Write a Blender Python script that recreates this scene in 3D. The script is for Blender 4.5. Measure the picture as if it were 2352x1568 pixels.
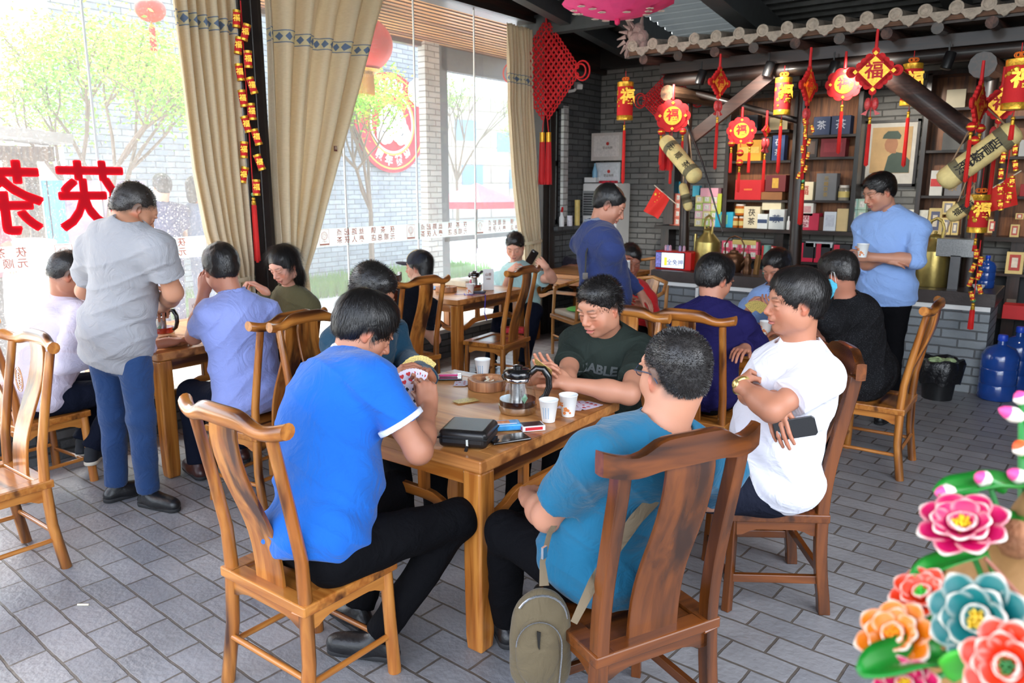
import bpy, bmesh, math, random
import numpy as np
from mathutils import Vector, Matrix
random.seed(7)
for _o in list(bpy.data.objects): bpy.data.objects.remove(_o)
SC = bpy.context.scene
COL = SC.collection
R = math.radians

# ---------------- camera, sky, sun, exposure ----------------
CAM_H = 1.70; FPX = 1760.0; PITCH = R(11.54); YAW = R(37.04)
cam_d = bpy.data.cameras.new('camera'); cam = bpy.data.objects.new('camera', cam_d); COL.objects.link(cam)
cam.location = (0, 0, CAM_H); cam.rotation_euler = (math.pi/2 - PITCH, 0, YAW)
cam_d.sensor_width = 36; cam_d.lens = FPX/2352*36; cam_d.clip_start = 0.05; cam_d.clip_end = 300
cam_d.dof.use_dof = True; cam_d.dof.focus_distance = 2.75; cam_d.dof.aperture_fstop = 5.6
SC.camera = cam
W = bpy.data.worlds.new('sky'); SC.world = W; W.use_nodes = True
_n = W.node_tree.nodes; _bg = _n['Background']
_sky = _n.new('ShaderNodeTexSky'); _sky.sky_type = 'NISHITA'; _sky.sun_disc = False
_sky.sun_elevation = R(52); _sky.sun_rotation = R(-75); _sky.dust_density = 3.0; _sky.air_density = 1.0; _sky.ozone_density = 1.0
_hs = _n.new('ShaderNodeHueSaturation'); _hs.inputs['Saturation'].default_value = .60; W.node_tree.links.new(_sky.outputs[0], _hs.inputs['Color']); W.node_tree.links.new(_hs.outputs[0], _bg.inputs[0]); _bg.inputs[1].default_value = 0.38
_s = bpy.data.lights.new('sun', 'SUN'); _s.energy = 6.5; _s.angle = R(2.0); _s.color = (1, .96, .88)
sun = bpy.data.objects.new('sun', _s); COL.objects.link(sun); sun.rotation_euler = (R(27), 0, R(-108))
SC.view_settings.view_transform = 'Standard'; SC.view_settings.look = 'None'
SC.view_settings.gamma = 1; SC.view_settings.use_curve_mapping = False
SC.view_settings.exposure = 1.6
# added fill lamps behind and right of the camera, in place of unseen daylight
def area(name, loc, rot, sx, sy, e, c=(1, 1, 1)):
    l = bpy.data.lights.new(name, 'AREA'); l.shape = 'RECTANGLE'; l.size = sx; l.size_y = sy; l.energy = e; l.color = c
    o = bpy.data.objects.new(name, l); COL.objects.link(o); o.location = loc; o.rotation_euler = rot; return o
area('front_fill_light', (0.3, -2.6, 2.3), (R(68), 0, R(8)), 6.0, 2.6, 34, (1, .98, .95))
area('side_fill_light', (1.7, 2.2, 2.5), (R(62), 0, R(62)), 3.6, 1.8, 34, (1, .98, .95))
# ---------------- pixel -> point on a real plane of the room ----------------
def ray(px, py):
    x = (px-1176)/FPX; y = -(py-784)/FPX
    f = math.cos(PITCH)+y*math.sin(PITCH); u = -math.sin(PITCH)+y*math.cos(PITCH)
    c, s = math.cos(YAW), math.sin(YAW)
    return np.array([x*c-f*s, x*s+f*c, u])
def at(px, py, z=None, x=None, y=None):
    v = ray(px, py)
    t = (z-CAM_H)/v[2] if z is not None else (x/v[0] if x is not None else y/v[1])
    return Vector((v[0]*t, v[1]*t, CAM_H+v[2]*t))
def lin(h):
    if isinstance(h, str):
        h = h.lstrip('#'); h = [int(h[i:i+2], 16)/255 for i in (0, 2, 4)]
    else: h = [v/255 for v in h]
    return tuple((v/12.92 if v <= .04045 else ((v+.055)/1.055)**2.4) for v in h)
# ---------------- materials ----------------
MATS = {}
def new_mat(name):
    m = bpy.data.materials.new(name); m.use_nodes = True
    nt = m.node_tree; return m, nt, nt.nodes['Principled BSDF']
def mat(name, col=(128, 128, 128), rough=.5, metal=0, var=.08, scale=12, bump=0, bscale=60, spec=.5, sheen=0, coat=0, trans=0, emit=0, alpha=1):
    if name in MATS: return MATS[name]
    m, nt, b = new_mat(name); N = nt.nodes; L = nt.links
    c = lin(col)
    tc = N.new('ShaderNodeTexCoord')
    if var:
        no = N.new('ShaderNodeTexNoise'); no.inputs['Scale'].default_value = scale; no.inputs['Detail'].default_value = 4
        L.new(tc.outputs['Object'], no.inputs['Vector'])
        cr = N.new('ShaderNodeValToRGB'); e = cr.color_ramp.elements
        e[0].position = .3; e[1].position = .7
        e[0].color = (*[v*(1-var) for v in c], 1); e[1].color = (*[min(1, v*(1+var)) for v in c], 1)
        L.new(no.outputs[0], cr.inputs[0]); L.new(cr.outputs[0], b.inputs['Base Color'])
    else: b.inputs['Base Color'].default_value = (*c, 1)
    b.inputs['Roughness'].default_value = rough; b.inputs['Metallic'].default_value = metal
    b.inputs['Specular IOR Level'].default_value = spec
    if sheen: b.inputs['Sheen Weight'].default_value = sheen
    if coat: b.inputs['Coat Weight'].default_value = coat; b.inputs['Coat Roughness'].default_value = .12
    if trans: b.inputs['Transmission Weight'].default_value = trans
    if emit: b.inputs['Emission Color'].default_value = (*c, 1); b.inputs['Emission Strength'].default_value = emit
    if bump:
        n2 = N.new('ShaderNodeTexNoise'); n2.inputs['Scale'].default_value = bscale; n2.inputs['Detail'].default_value = 5
        L.new(tc.outputs['Object'], n2.inputs['Vector'])
        bp = N.new('ShaderNodeBump'); bp.inputs['Strength'].default_value = bump; bp.inputs['Distance'].default_value = .01
        L.new(n2.outputs[0], bp.inputs['Height']); L.new(bp.outputs[0], b.inputs['Normal'])
    MATS[name] = m; return m
def wood(name, c1, c2, axis='z', rough=.3, dark=None, scale=1., coat=.3):
    if name in MATS: return MATS[name]
    m, nt, b = new_mat(name); N = nt.nodes; L = nt.links
    tc = N.new('ShaderNodeTexCoord'); mp = N.new('ShaderNodeMapping')
    s = [14*scale]*3; s['xyz'.index(axis)] = 1.1*scale; mp.inputs['Scale'].default_value = s
    L.new(tc.outputs['Object'], mp.inputs[0])
    n1 = N.new('ShaderNodeTexNoise'); n1.inputs['Scale'].default_value = 1.6; n1.inputs['Detail'].default_value = 5; n1.inputs['Distortion'].default_value = 1.2
    L.new(mp.outputs[0], n1.inputs['Vector'])
    cr = N.new('ShaderNodeValToRGB'); e = cr.color_ramp.elements
    e[0].position = .32; e[1].position = .62; e[0].color = (*lin(c1), 1); e[1].color = (*lin(c2), 1)
    L.new(n1.outputs[0], cr.inputs[0]); out = cr.outputs[0]
    # knots / burnt streaks in the wood
    n3 = N.new('ShaderNodeTexNoise'); n3.inputs['Scale'].default_value = .9; n3.inputs['Detail'].default_value = 3
    L.new(mp.outputs[0], n3.inputs['Vector'])
    c3 = N.new('ShaderNodeValToRGB'); c3.color_ramp.elements[0].position = .52; c3.color_ramp.elements[1].position = .68
    L.new(n3.outputs[0], c3.inputs[0])
    mx = N.new('ShaderNodeMix'); mx.data_type = 'RGBA'; L.new(c3.outputs[0], mx.inputs[0]); L.new(out, mx.inputs[6])
    mx.inputs[7].default_value = (*lin(dark or [v*.5 for v in c1]), 1)
    L.new(mx.outputs[2], b.inputs['Base Color'])
    b.inputs['Roughness'].default_value = rough; b.inputs['Coat Weight'].default_value = coat; b.inputs['Coat Roughness'].default_value = .15
    bp = N.new('ShaderNodeBump'); bp.inputs['Strength'].default_value = .12; bp.inputs['Distance'].default_value = .004
    L.new(n1.outputs[0], bp.inputs['Height']); L.new(bp.outputs[0], b.inputs['Normal'])
    MATS[name] = m; return m
def brickmat(name, c1, c2, mortar, bw, bh, ms=.008, plane='xy', rough=.7, rot=0, bump=.5, off=(0, 0, 0), stain=0, varr=0):
    if name in MATS: return MATS[name]
    m, nt, b = new_mat(name); N = nt.nodes; L = nt.links
    tc = N.new('ShaderNodeTexCoord'); sx = N.new('ShaderNodeSeparateXYZ'); cb = N.new('ShaderNodeCombineXYZ')
    L.new(tc.outputs['Object'], sx.inputs[0])
    L.new(sx.outputs['xyz'.index(plane[0])], cb.inputs[0]); L.new(sx.outputs['xyz'.index(plane[1])], cb.inputs[1])
    mp = N.new('ShaderNodeMapping'); mp.inputs['Rotation'].default_value = (0, 0, rot); mp.inputs['Location'].default_value = off
    L.new(cb.outputs[0], mp.inputs[0])
    nz = N.new('ShaderNodeTexNoise'); nz.inputs['Scale'].default_value = 9; nz.inputs['Detail'].default_value = 3; L.new(mp.outputs[0], nz.inputs['Vector'])
    vm = N.new('ShaderNodeVectorMath'); vm.operation = 'MULTIPLY_ADD'; vm.inputs[1].default_value = (.012, .012, 0)
    L.new(nz.outputs['Color'], vm.inputs[0]); L.new(mp.outputs[0], vm.inputs[2])
    br = N.new('ShaderNodeTexBrick'); br.inputs['Scale'].default_value = 1; br.inputs['Brick Width'].default_value = bw; br.inputs['Row Height'].default_value = bh
    br.inputs['Mortar Size'].default_value = ms; br.inputs['Mortar Smooth'].default_value = .3; br.inputs['Bias'].default_value = 0
    br.inputs['Color1'].default_value = (*lin(c1), 1); br.inputs['Color2'].default_value = (*lin(c2), 1); br.inputs['Mortar'].default_value = (*lin(mortar), 1)
    L.new(vm.outputs[0], br.inputs['Vector'])
    n2 = N.new('ShaderNodeTexNoise'); n2.inputs['Scale'].default_value = 3.5; n2.inputs['Detail'].default_value = 8; n2.inputs['Roughness'].default_value = .65; L.new(mp.outputs[0], n2.inputs['Vector'])
    mx = N.new('ShaderNodeMix'); mx.data_type = 'RGBA'; mx.blend_type = 'OVERLAY'; mx.inputs[0].default_value = .45 + stain
    L.new(br.outputs[0], mx.inputs[6]); L.new(n2.outputs[0], mx.inputs[7]); L.new(mx.outputs[2], b.inputs['Base Color'])
    b.inputs['Roughness'].default_value = rough
    if varr:
        mr = N.new('ShaderNodeMapRange'); mr.inputs[1].default_value = .3; mr.inputs[2].default_value = .7; mr.inputs[3].default_value = rough-varr; mr.inputs[4].default_value = rough+varr
        L.new(n2.outputs[0], mr.inputs[0]); L.new(mr.outputs[0], b.inputs['Roughness'])
    ma = N.new('ShaderNodeMath'); ma.operation = 'MULTIPLY_ADD'; ma.inputs[1].default_value = -1; L.new(br.outputs['Fac'], ma.inputs[0])
    m3 = N.new('ShaderNodeMath'); m3.operation = 'MULTIPLY'; m3.inputs[1].default_value = .5; n4 = N.new('ShaderNodeTexNoise'); n4.inputs['Scale'].default_value = 40; L.new(mp.outputs[0], n4.inputs['Vector'])
    L.new(n4.outputs[0], m3.inputs[0]); L.new(m3.outputs[0], ma.inputs[2])
    bp = N.new('ShaderNodeBump'); bp.inputs['Strength'].default_value = bump; bp.inputs['Distance'].default_value = .012
    L.new(ma.outputs[0], bp.inputs['Height']); L.new(bp.outputs[0], b.inputs['Normal'])
    MATS[name] = m; return m
def glassmat(name, tint=(1, 1, 1), gloss=.12, dust=0., dustcol=(1, 1, 1), speck=0):
    if name in MATS: return MATS[name]
    m = bpy.data.materials.new(name); m.use_nodes = True; nt = m.node_tree; N = nt.nodes; L = nt.links; N.clear()
    o = N.new('ShaderNodeOutputMaterial'); t = N.new('ShaderNodeBsdfTransparent'); t.inputs[0].default_value = (*tint, 1)
    g = N.new('ShaderNodeBsdfGlossy'); g.inputs['Roughness'].default_value = .02; fr = N.new('ShaderNodeFresnel'); fr.inputs[0].default_value = 1.3
    ge = N.new('ShaderNodeNewGeometry'); iv = N.new('ShaderNodeMath'); iv.operation = 'SUBTRACT'; iv.inputs[0].default_value = 1; L.new(ge.outputs['Backfacing'], iv.inputs[1]); fm = N.new('ShaderNodeMath'); fm.operation = 'MULTIPLY'; L.new(fr.outputs[0], fm.inputs[0]); L.new(iv.outputs[0], fm.inputs[1]); fr.inputs[0].default_value = 1.45
    mx = N.new('ShaderNodeMixShader'); L.new(fm.outputs[0], mx.inputs[0]); L.new(t.outputs[0], mx.inputs[1]); L.new(g.outputs[0], mx.inputs[2]); last = mx
    if dust:
        d = N.new('ShaderNodeBsdfTranslucent'); d.inputs[0].default_value = (*dustcol, 1); m2 = N.new('ShaderNodeMixShader'); m2.inputs[0].default_value = dust
        if speck:
            tc = N.new('ShaderNodeTexCoord'); v = N.new('ShaderNodeTexNoise'); v.inputs['Scale'].default_value = 90; v.inputs['Detail'].default_value = 6; L.new(tc.outputs['Object'], v.inputs['Vector'])
            mr = N.new('ShaderNodeMapRange'); mr.inputs[1].default_value = .58; mr.inputs[2].default_value = .75; mr.inputs[3].default_value = dust; mr.inputs[4].default_value = min(1, dust+speck)
            L.new(v.outputs[0], mr.inputs[0]); L.new(mr.outputs[0], m2.inputs[0])
        L.new(last.outputs[0], m2.inputs[1]); L.new(d.outputs[0], m2.inputs[2]); last = m2
    L.new(last.outputs[0], o.inputs[0]); MATS[name] = m; return m
# ---------------- mesh building ----------------
def frame_z(d):
    d = Vector(d).normalized(); a = Vector((0, 0, 1)) if abs(d.z) < .95 else Vector((1, 0, 0))
    x = a.cross(d).normalized(); return x, d.cross(x), d
class MB:
    def __init__(s): s.v = []; s.f = []; s.m = []
    def add(s, vs, fs, mi=0):
        o = len(s.v); s.v += [tuple(v) for v in vs]; s.f += [tuple(i+o for i in f) for f in fs]; s.m += [mi]*len(fs); return s
    def box(s, c, d, rz=0, mi=0, rot=None):
        vs = [Vector((x*d[0]/2, y*d[1]/2, z*d[2]/2)) for z in (-1, 1) for y in (-1, 1) for x in (-1, 1)]
        M = rot if rot is not None else Matrix.Rotation(rz, 3, 'Z')
        return s.add([M@v+Vector(c) for v in vs], [(0, 2, 3, 1), (4, 5, 7, 6), (0, 1, 5, 4), (1, 3, 7, 5), (3, 2, 6, 7), (2, 0, 4, 6)], mi)
    def bar(s, a, b, w, h, mi=0, up=(0, 0, 1), w2=None, h2=None):
        a, b = Vector(a), Vector(b); d = (b-a).normalized(); x = d.cross(Vector(up))
        if x.length < 1e-4: x = d.cross(Vector((0, 1, 0)))
        x.normalize(); y = x.cross(d); w2 = w2 or w; h2 = h2 or h
        vs = [a+x*i*w/2+y*j*h/2 for i, j in ((-1, -1), (1, -1), (1, 1), (-1, 1))]+[b+x*i*w2/2+y*j*h2/2 for i, j in ((-1, -1), (1, -1), (1, 1), (-1, 1))]
        return s.add(vs, [(0, 1, 2, 3)[::-1], (4, 5, 6, 7), (0, 1, 5, 4), (1, 2, 6, 5), (2, 3, 7, 6), (3, 0, 4, 7)][:], mi)
    def tube(s, pts, rad, n=10, mi=0, cap=True, flat=1., up=None, closed=False):
        pts = [Vector(p) for p in pts]; k = len(pts)
        if not hasattr(rad, '__len__'): rad = [rad]*k
        vs = []; px = None
        for i, p in enumerate(pts):
            if closed: t = (pts[(i+1) % k]-pts[i-1]).normalized()
            else: t = (pts[min(i+1, k-1)]-pts[max(i-1, 0)]).normalized()
            if up is not None: x = t.cross(Vector(up)); x = x.normalized() if x.length > 1e-5 else frame_z(t)[0]
            elif px is None: x = frame_z(t)[0]
            else: x = (px-t*px.dot(t)).normalized()
            px = x; y = t.cross(x)
            for j in range(n):
                a = 2*math.pi*j/n; vs.append(p+x*rad[i]*math.cos(a)+y*rad[i]*flat*math.sin(a))
        fs = [(i*n+j, i*n+(j+1) % n, (i+1)*n+(j+1) % n, (i+1)*n+j) for i in range(k-1) for j in range(n)]
        if closed: fs += [((k-1)*n+j, (k-1)*n+(j+1) % n, (j+1) % n, j) for j in range(n)]
        elif cap: fs += [tuple(range(n))[::-1], tuple(range((k-1)*n, k*n))]
        return s.add(vs, fs, mi)
    def lathe(s, prof, c=(0, 0, 0), n=24, mi=0, cap=True, axis=None):
        ax = frame_z(axis) if axis is not None else (Vector((1, 0, 0)), Vector((0, 1, 0)), Vector((0, 0, 1)))
        c = Vector(c); vs = []; k = len(prof)
        for r, z in prof:
            for j in range(n):
                a = 2*math.pi*j/n; vs.append(c+ax[0]*r*math.cos(a)+ax[1]*r*math.sin(a)+ax[2]*z)
        fs = [(i*n+j, i*n+(j+1) % n, (i+1)*n+(j+1) % n, (i+1)*n+j) for i in range(k-1) for j in range(n)]
        if cap: fs += [tuple(range(n))[::-1], tuple(range((k-1)*n, k*n))]
        return s.add(vs, fs, mi)
    def prism(s, poly, o, u, v, th, mi=0):
        """flat polygon poly (2d) placed at o with axes u,v, thickness th along u x v"""
        o, u, v = Vector(o), Vector(u), Vector(v); n = u.cross(v).normalized(); k = len(poly)
        a = [o+u*p[0]+v*p[1]-n*th/2 for p in poly]; b = [p+n*th for p in a]
        return s.add(a+b, [tuple(range(k))[::-1], tuple(range(k, 2*k))]+[(i, (i+1) % k, k+(i+1) % k, k+i) for i in range(k)], mi)
    def ball(s, c, r, n=12, mi=0, rot=None):
        if not hasattr(r, '__len__'): r = (r, r, r)
        m = n//2; vs = []
        for i in range(m+1):
            t = math.pi*i/m
            for j in range(n):
                a = 2*math.pi*j/n; p = Vector((r[0]*math.sin(t)*math.cos(a), r[1]*math.sin(t)*math.sin(a), -r[2]*math.cos(t)))
                if rot is not None: p = rot@p
                vs.append(Vector(c)+p)
        return s.add(vs, [(i*n+j, i*n+(j+1) % n, (i+1)*n+(j+1) % n, (i+1)*n+j) for i in range(m) for j in range(n)], mi)
    def mesh(s, name):
        me = bpy.data.meshes.new(name); me.from_pydata(s.v, [], s.f); me.update(); return me
    def build(s, name, mats, parent=None, smooth=False, bevel=0, loc=None, rz=0, clean=True, seg=2):
        me = s.mesh(name)
        if not isinstance(mats, (list, tuple)): mats = [mats]
        for m in mats: me.materials.append(m)
        me.polygons.foreach_set('material_index', s.m)
        if clean:
            bm = bmesh.new(); bm.from_mesh(me); bmesh.ops.remove_doubles(bm, verts=bm.verts, dist=1e-5); bmesh.ops.recalc_face_normals(bm, faces=bm.faces); bm.to_mesh(me); bm.free()
        o = bpy.data.objects.new(name, me); COL.objects.link(o)
        if parent is not None: o.parent = parent
        if loc is not None: o.location = loc; o.rotation_euler = (0, 0, rz)
        if smooth: shade(me)
        if bevel:
            b = o.modifiers.new('bevel', 'BEVEL'); b.width = bevel; b.segments = seg; b.limit_method = 'ANGLE'; b.angle_limit = R(40)
        return o
def shade(me, ang=50):
    me.polygons.foreach_set('use_smooth', [True]*len(me.polygons))
    try: me.set_sharp_from_angle(angle=R(ang))
    except Exception: pass
def raw(name, vs, fs, mats, parent=None, smooth=True):
    me = bpy.data.meshes.new(name); me.from_pydata([tuple(v) for v in vs], [], fs); me.update()
    for m in (mats if isinstance(mats, (list, tuple)) else [mats]): me.materials.append(m)
    if smooth: me.polygons.foreach_set('use_smooth', [True]*len(me.polygons))
    o = bpy.data.objects.new(name, me); COL.objects.link(o)
    if parent is not None: o.parent = parent
    return o
def empty(name, loc=(0, 0, 0), rz=0):
    o = bpy.data.objects.new(name, None); COL.objects.link(o); o.location = loc; o.rotation_euler = (0, 0, rz); o.empty_display_size = .1; return o
def tag(o, label, cat, group=None, kind=None):
    o['label'] = label; o['category'] = cat
    if group: o['group'] = group
    if kind: o['kind'] = kind
    return o
def structure(o): o['kind'] = 'structure'; return o
def copy_tree(o, parent=None):
    c = o.copy(); COL.objects.link(c)
    if parent is not None: c.parent = parent
    for ch in [x for x in bpy.data.objects if x.parent == o]: copy_tree(ch, c)
    return c
_kids = {}
def dup(o, loc, rz=0, label=None, scale=None):
    c = copy_tree(o); c.location = loc; c.rotation_euler = (0, 0, rz)
    if label: c['label'] = label
    if scale: c.scale = (scale,)*3
    return c
def text_geo(txt, size, bold=0., font_ext=.0):
    cu = bpy.data.curves.new('txt', 'FONT'); cu.body = txt; cu.size = size; cu.align_x = 'CENTER'; cu.align_y = 'CENTER'; cu.offset = bold; cu.extrude = font_ext; cu.resolution_u = 3
    o = bpy.data.objects.new('txt', cu); COL.objects.link(o); bpy.context.view_layer.update()
    me = bpy.data.meshes.new_from_object(o.evaluated_get(bpy.context.evaluated_depsgraph_get()))
    vs = [tuple(v.co) for v in me.vertices]; fs = [tuple(p.vertices) for p in me.polygons]
    bpy.data.objects.remove(o); bpy.data.curves.remove(cu); bpy.data.meshes.remove(me)
    return vs, fs
_tc = {}
def add_text(mb, txt, size, o, u, v, mi=0, bold=0., mirror=False, lift=.001):
    key = (txt, size, bold)
    if key not in _tc: _tc[key] = text_geo(txt, size, bold)
    vs, fs = _tc[key]; o, u, v = Vector(o), Vector(u), Vector(v); n = u.cross(v).normalized(); s = -1 if mirror else 1
    mb.add([o+u*p[0]*s+v*p[1]+n*lift for p in vs], fs, mi)
# ---------------- sculpting by signed distance (numpy) ----------------
def A(v): return np.array(v, dtype=np.float32)
def nrm(v): v = np.array(v, dtype=np.float64); return v/(np.linalg.norm(v)+1e-9)
def ell(c, r, Rm=None, k=.03, op='u', cut=()): return dict(t='e', c=A(c), r=A(r), R=None if Rm is None else A(Rm), k=k, op=op, cut=cut)
def cone(a, b, ra, rb, k=.03, op='u', cut=(), flat=None): return dict(t='c', a=A(a), b=A(b), ra=ra, rb=rb, k=k, op=op, cut=cut, flat=flat)
def d_prim(p, P):
    if p['t'] == 'e':
        q = P-p['c']
        if p['R'] is not None: q = q@p['R']
        k0 = np.linalg.norm(q/p['r'], axis=1); k1 = np.linalg.norm(q/(p['r']**2), axis=1)+1e-9
        d = k0*(k0-1)/k1
    else:
        a, b = p['a'], p['b']; Q = P
        if p['flat'] is not None:
            n, f = A(p['flat'][0]), p['flat'][1]; Q = P+np.outer((P-a)@n, n)*(1/f-1)
        ba = b-a; L2 = float(ba@ba)+1e-9; h = np.clip(((Q-a)@ba)/L2, 0, 1)
        d = np.linalg.norm(Q-a-h[:, None]*ba, axis=1)-(p['ra']+(p['rb']-p['ra'])*h)
        if p['flat'] is not None: d = d*min(1, p['flat'][1])
    for o, n in p['cut']: d = np.maximum(d, (P-A(o))@A(n))
    return d
def sdf(prims, P, disp=None):
    D = None
    for p in prims:
        d = d_prim(p, P); k = p['k']
        if D is None: D = d; continue
        if p['op'] == 'u': h = np.clip(.5+.5*(D-d)/k, 0, 1); D = D*(1-h)+d*h-k*h*(1-h)
        elif p['op'] == 's': h = np.clip(.5-.5*(D+d)/k, 0, 1); D = D*(1-h)-d*h+k*h*(1-h)
        elif p['op'] == 'i': D = np.maximum(D, d)
    if disp is not None: D = D+disp(P)
    return D
RESF = 1.0
def mesh_sdf(prims, h, disp=None, cuts=(), pad=.02):
    h = h*RESF
    lo = np.array([1e9]*3); hi = -lo
    for p in prims:
        if p['op'] != 'u': continue
        if p['t'] == 'e': m = float(max(p['r'])); lo = np.minimum(lo, p['c']-m); hi = np.maximum(hi, p['c']+m)
        else: m = max(p['ra'], p['rb']); lo = np.minimum(lo, np.minimum(p['a'], p['b'])-m); hi = np.maximum(hi, np.maximum(p['a'], p['b'])+m)
    lo -= pad; hi += pad; Bk = 6
    n = (np.ceil((hi-lo)/h/Bk).astype(int)+1); N = n*Bk
    def F(P):
        D = sdf(prims, P, disp)
        for o, nn in cuts: D = np.maximum(D, (P-A(o))@A(nn))
        return D
    g = np.stack(np.meshgrid(*[np.arange(k) for k in n], indexing='ij'), -1).reshape(-1, 3)
    ctr = (lo+(g*Bk+(Bk-1)/2)*h).astype(np.float32); dc = F(ctr)
    act = np.abs(dc) < 1.35*Bk*h*.87+.008
    V = np.repeat(np.repeat(np.repeat(dc.reshape(n), Bk, 0), Bk, 1), Bk, 2)
    off = np.stack(np.meshgrid(*[np.arange(Bk)]*3, indexing='ij'), -1).reshape(-1, 3)
    ga = g[act]; idx = (ga[:, None, :]*Bk+off[None]).reshape(-1, 3)
    P = (lo+idx*h).astype(np.float32); D = np.empty(len(P), np.float32)
    for i in range(0, len(P), 400000): D[i:i+400000] = F(P[i:i+400000])
    V[idx[:, 0], idx[:, 1], idx[:, 2]] = D
    # surface nets
    S = V < 0; c = S[:-1, :-1, :-1].astype(np.int8)
    cnt = np.zeros(c.shape, np.int8)
    for dx in (0, 1):
        for dy in (0, 1):
            for dz in (0, 1): cnt += S[dx:dx+c.shape[0], dy:dy+c.shape[1], dz:dz+c.shape[2]]
    M = (cnt > 0) & (cnt < 8); ci = np.argwhere(M); K = len(ci)
    ID = -np.ones(c.shape, np.int64); ID[M] = np.arange(K)
    acc = np.zeros((K, 3)); w = np.zeros(K)
    cor = [(0, 0, 0), (1, 0, 0), (0, 1, 0), (1, 1, 0), (0, 0, 1), (1, 0, 1), (0, 1, 1), (1, 1, 1)]
    val = [V[ci[:, 0]+a, ci[:, 1]+b, ci[:, 2]+d] for a, b, d in cor]
    for i in range(8):
        for j in range(i+1, 8):
            if sum(abs(cor[i][q]-cor[j][q]) for q in range(3)) != 1: continue
            x = (val[i] < 0) != (val[j] < 0); t = np.where(x, val[i]/(val[i]-val[j]+1e-12), 0)
            pt = np.array(cor[i])+t[:, None]*(np.array(cor[j])-np.array(cor[i])); acc[x] += pt[x]; w[x] += 1
    vs = lo+(ci+acc/np.maximum(w, 1)[:, None])*h
    fs = []
    for ax in range(3):
        sl0 = [slice(1, -1)]*3; sl1 = [slice(1, -1)]*3; sl0[ax] = slice(0, -1); sl1[ax] = slice(1, None)
        a = S[tuple(sl0)]; b = S[tuple(sl1)]; e = np.argwhere(a != b)
        if not len(e): continue
        fl = a[e[:, 0], e[:, 1], e[:, 2]]; e = e.copy()
        for q in range(3):
            if q != ax: e[:, q] += 1
        u, v = [(1, 2), (2, 0), (0, 1)][ax]
        eu = np.eye(3, dtype=int)[u]; ev = np.eye(3, dtype=int)[v]
        lim = np.array(c.shape); ok = np.all(e < lim, axis=1); e = e[ok]; fl = fl[ok]
        q = [e, e-eu, e-eu-ev, e-ev]; q = [ID[k[:, 0], k[:, 1], k[:, 2]] for k in q]
        q = np.stack(q, 1); good = (q >= 0).all(1); q = q[good]; fl = fl[good]
        q[~fl] = q[~fl][:, ::-1]
        fs.append(q)
    fs = np.concatenate(fs) if fs else np.zeros((0, 4), int)
    return vs.astype(np.float32), fs
def np_mesh(name, parts, mats, parent=None, cols=None):
    """parts: list of (verts, quads); cols: list of per-vertex colours"""
    me = bpy.data.meshes.new(name); o = 0; V = []; Q = []
    for v, f in parts: V.append(v); Q.append(f+o); o += len(v)
    V = np.concatenate(V); Q = np.concatenate(Q)
    me.vertices.add(len(V)); me.vertices.foreach_set('co', V.astype(np.float32).ravel())
    me.loops.add(len(Q)*4); me.loops.foreach_set('vertex_index', Q.astype(np.int32).ravel())
    me.polygons.add(len(Q)); me.polygons.foreach_set('loop_start', np.arange(0, len(Q)*4, 4, dtype=np.int32))
    me.polygons.foreach_set('loop_total', np.full(len(Q), 4, np.int32)) if bpy.app.version < (4, 0, 0) else None
    me.polygons.foreach_set('use_smooth', np.ones(len(Q), bool))
    me.update(calc_edges=True); me.validate()
    for m in (mats if isinstance(mats, (list, tuple)) else [mats]): me.materials.append(m)
    if cols is not None:
        ca = me.color_attributes.new('tone', 'FLOAT_COLOR', 'POINT'); C = np.concatenate(cols)
        ca.data.foreach_set('color', np.concatenate([C, np.ones((len(C), 1))], 1).astype(np.float32).ravel())
    ob = bpy.data.objects.new(name, me); COL.objects.link(ob)
    if parent is not None: ob.parent = parent
    return ob
def wob(P, f, s):
    """smooth pseudo noise, -1..1"""
    x, y, z = P[:, 0]*f+s, P[:, 1]*f+s*1.7, P[:, 2]*f+s*.6
    return (np.sin(x+1.9*np.sin(y*.83+s))+np.sin(y*1.13+1.7*np.sin(z*.91+2*s))+np.sin(z*1.07+1.8*np.sin(x*.77+3*s)))/3
# thin sheets that light passes through
def leafmat(name, col):
    if name in MATS: return MATS[name]
    m = bpy.data.materials.new(name); m.use_nodes = True; nt = m.node_tree; nt.nodes.clear(); o = nt.nodes.new('ShaderNodeOutputMaterial'); a = nt.nodes.new('ShaderNodeBsdfTranslucent'); d = nt.nodes.new('ShaderNodeBsdfDiffuse'); x = nt.nodes.new('ShaderNodeMixShader')
    a.inputs[0].default_value = (*lin(col), 1); d.inputs[0].default_value = (*lin(col), 1); nt.links.new(a.outputs[0], x.inputs[1]); nt.links.new(d.outputs[0], x.inputs[2]); nt.links.new(x.outputs[0], o.inputs[0]); MATS[name] = m; return m
# ---------------- room shell ----------------
WX = -5.12; BY = 8.6
def ceil_z(y): return 3.3+.12*(BY-y)
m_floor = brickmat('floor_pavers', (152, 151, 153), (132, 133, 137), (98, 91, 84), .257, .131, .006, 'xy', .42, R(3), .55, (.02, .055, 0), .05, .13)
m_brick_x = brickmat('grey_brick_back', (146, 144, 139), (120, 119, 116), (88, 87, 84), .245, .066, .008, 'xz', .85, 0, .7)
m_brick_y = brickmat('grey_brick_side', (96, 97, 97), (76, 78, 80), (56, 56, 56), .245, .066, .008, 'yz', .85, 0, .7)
m_brick_pale = brickmat('pale_brick', (206, 205, 202), (186, 186, 185), (140, 138, 134), .245, .07, .008, 'yz', .8, 0, .6)
m_brick_palex = brickmat('pale_brick_x', (206, 205, 202), (186, 186, 185), (140, 138, 134), .245, .07, .008, 'xz', .8, 0, .6)
m_brick_far = brickmat('courtyard_brick', (172, 178, 186), (150, 158, 168), (118, 122, 126), .30, .085, .009, 'yz', .9, 0, .4)
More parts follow.
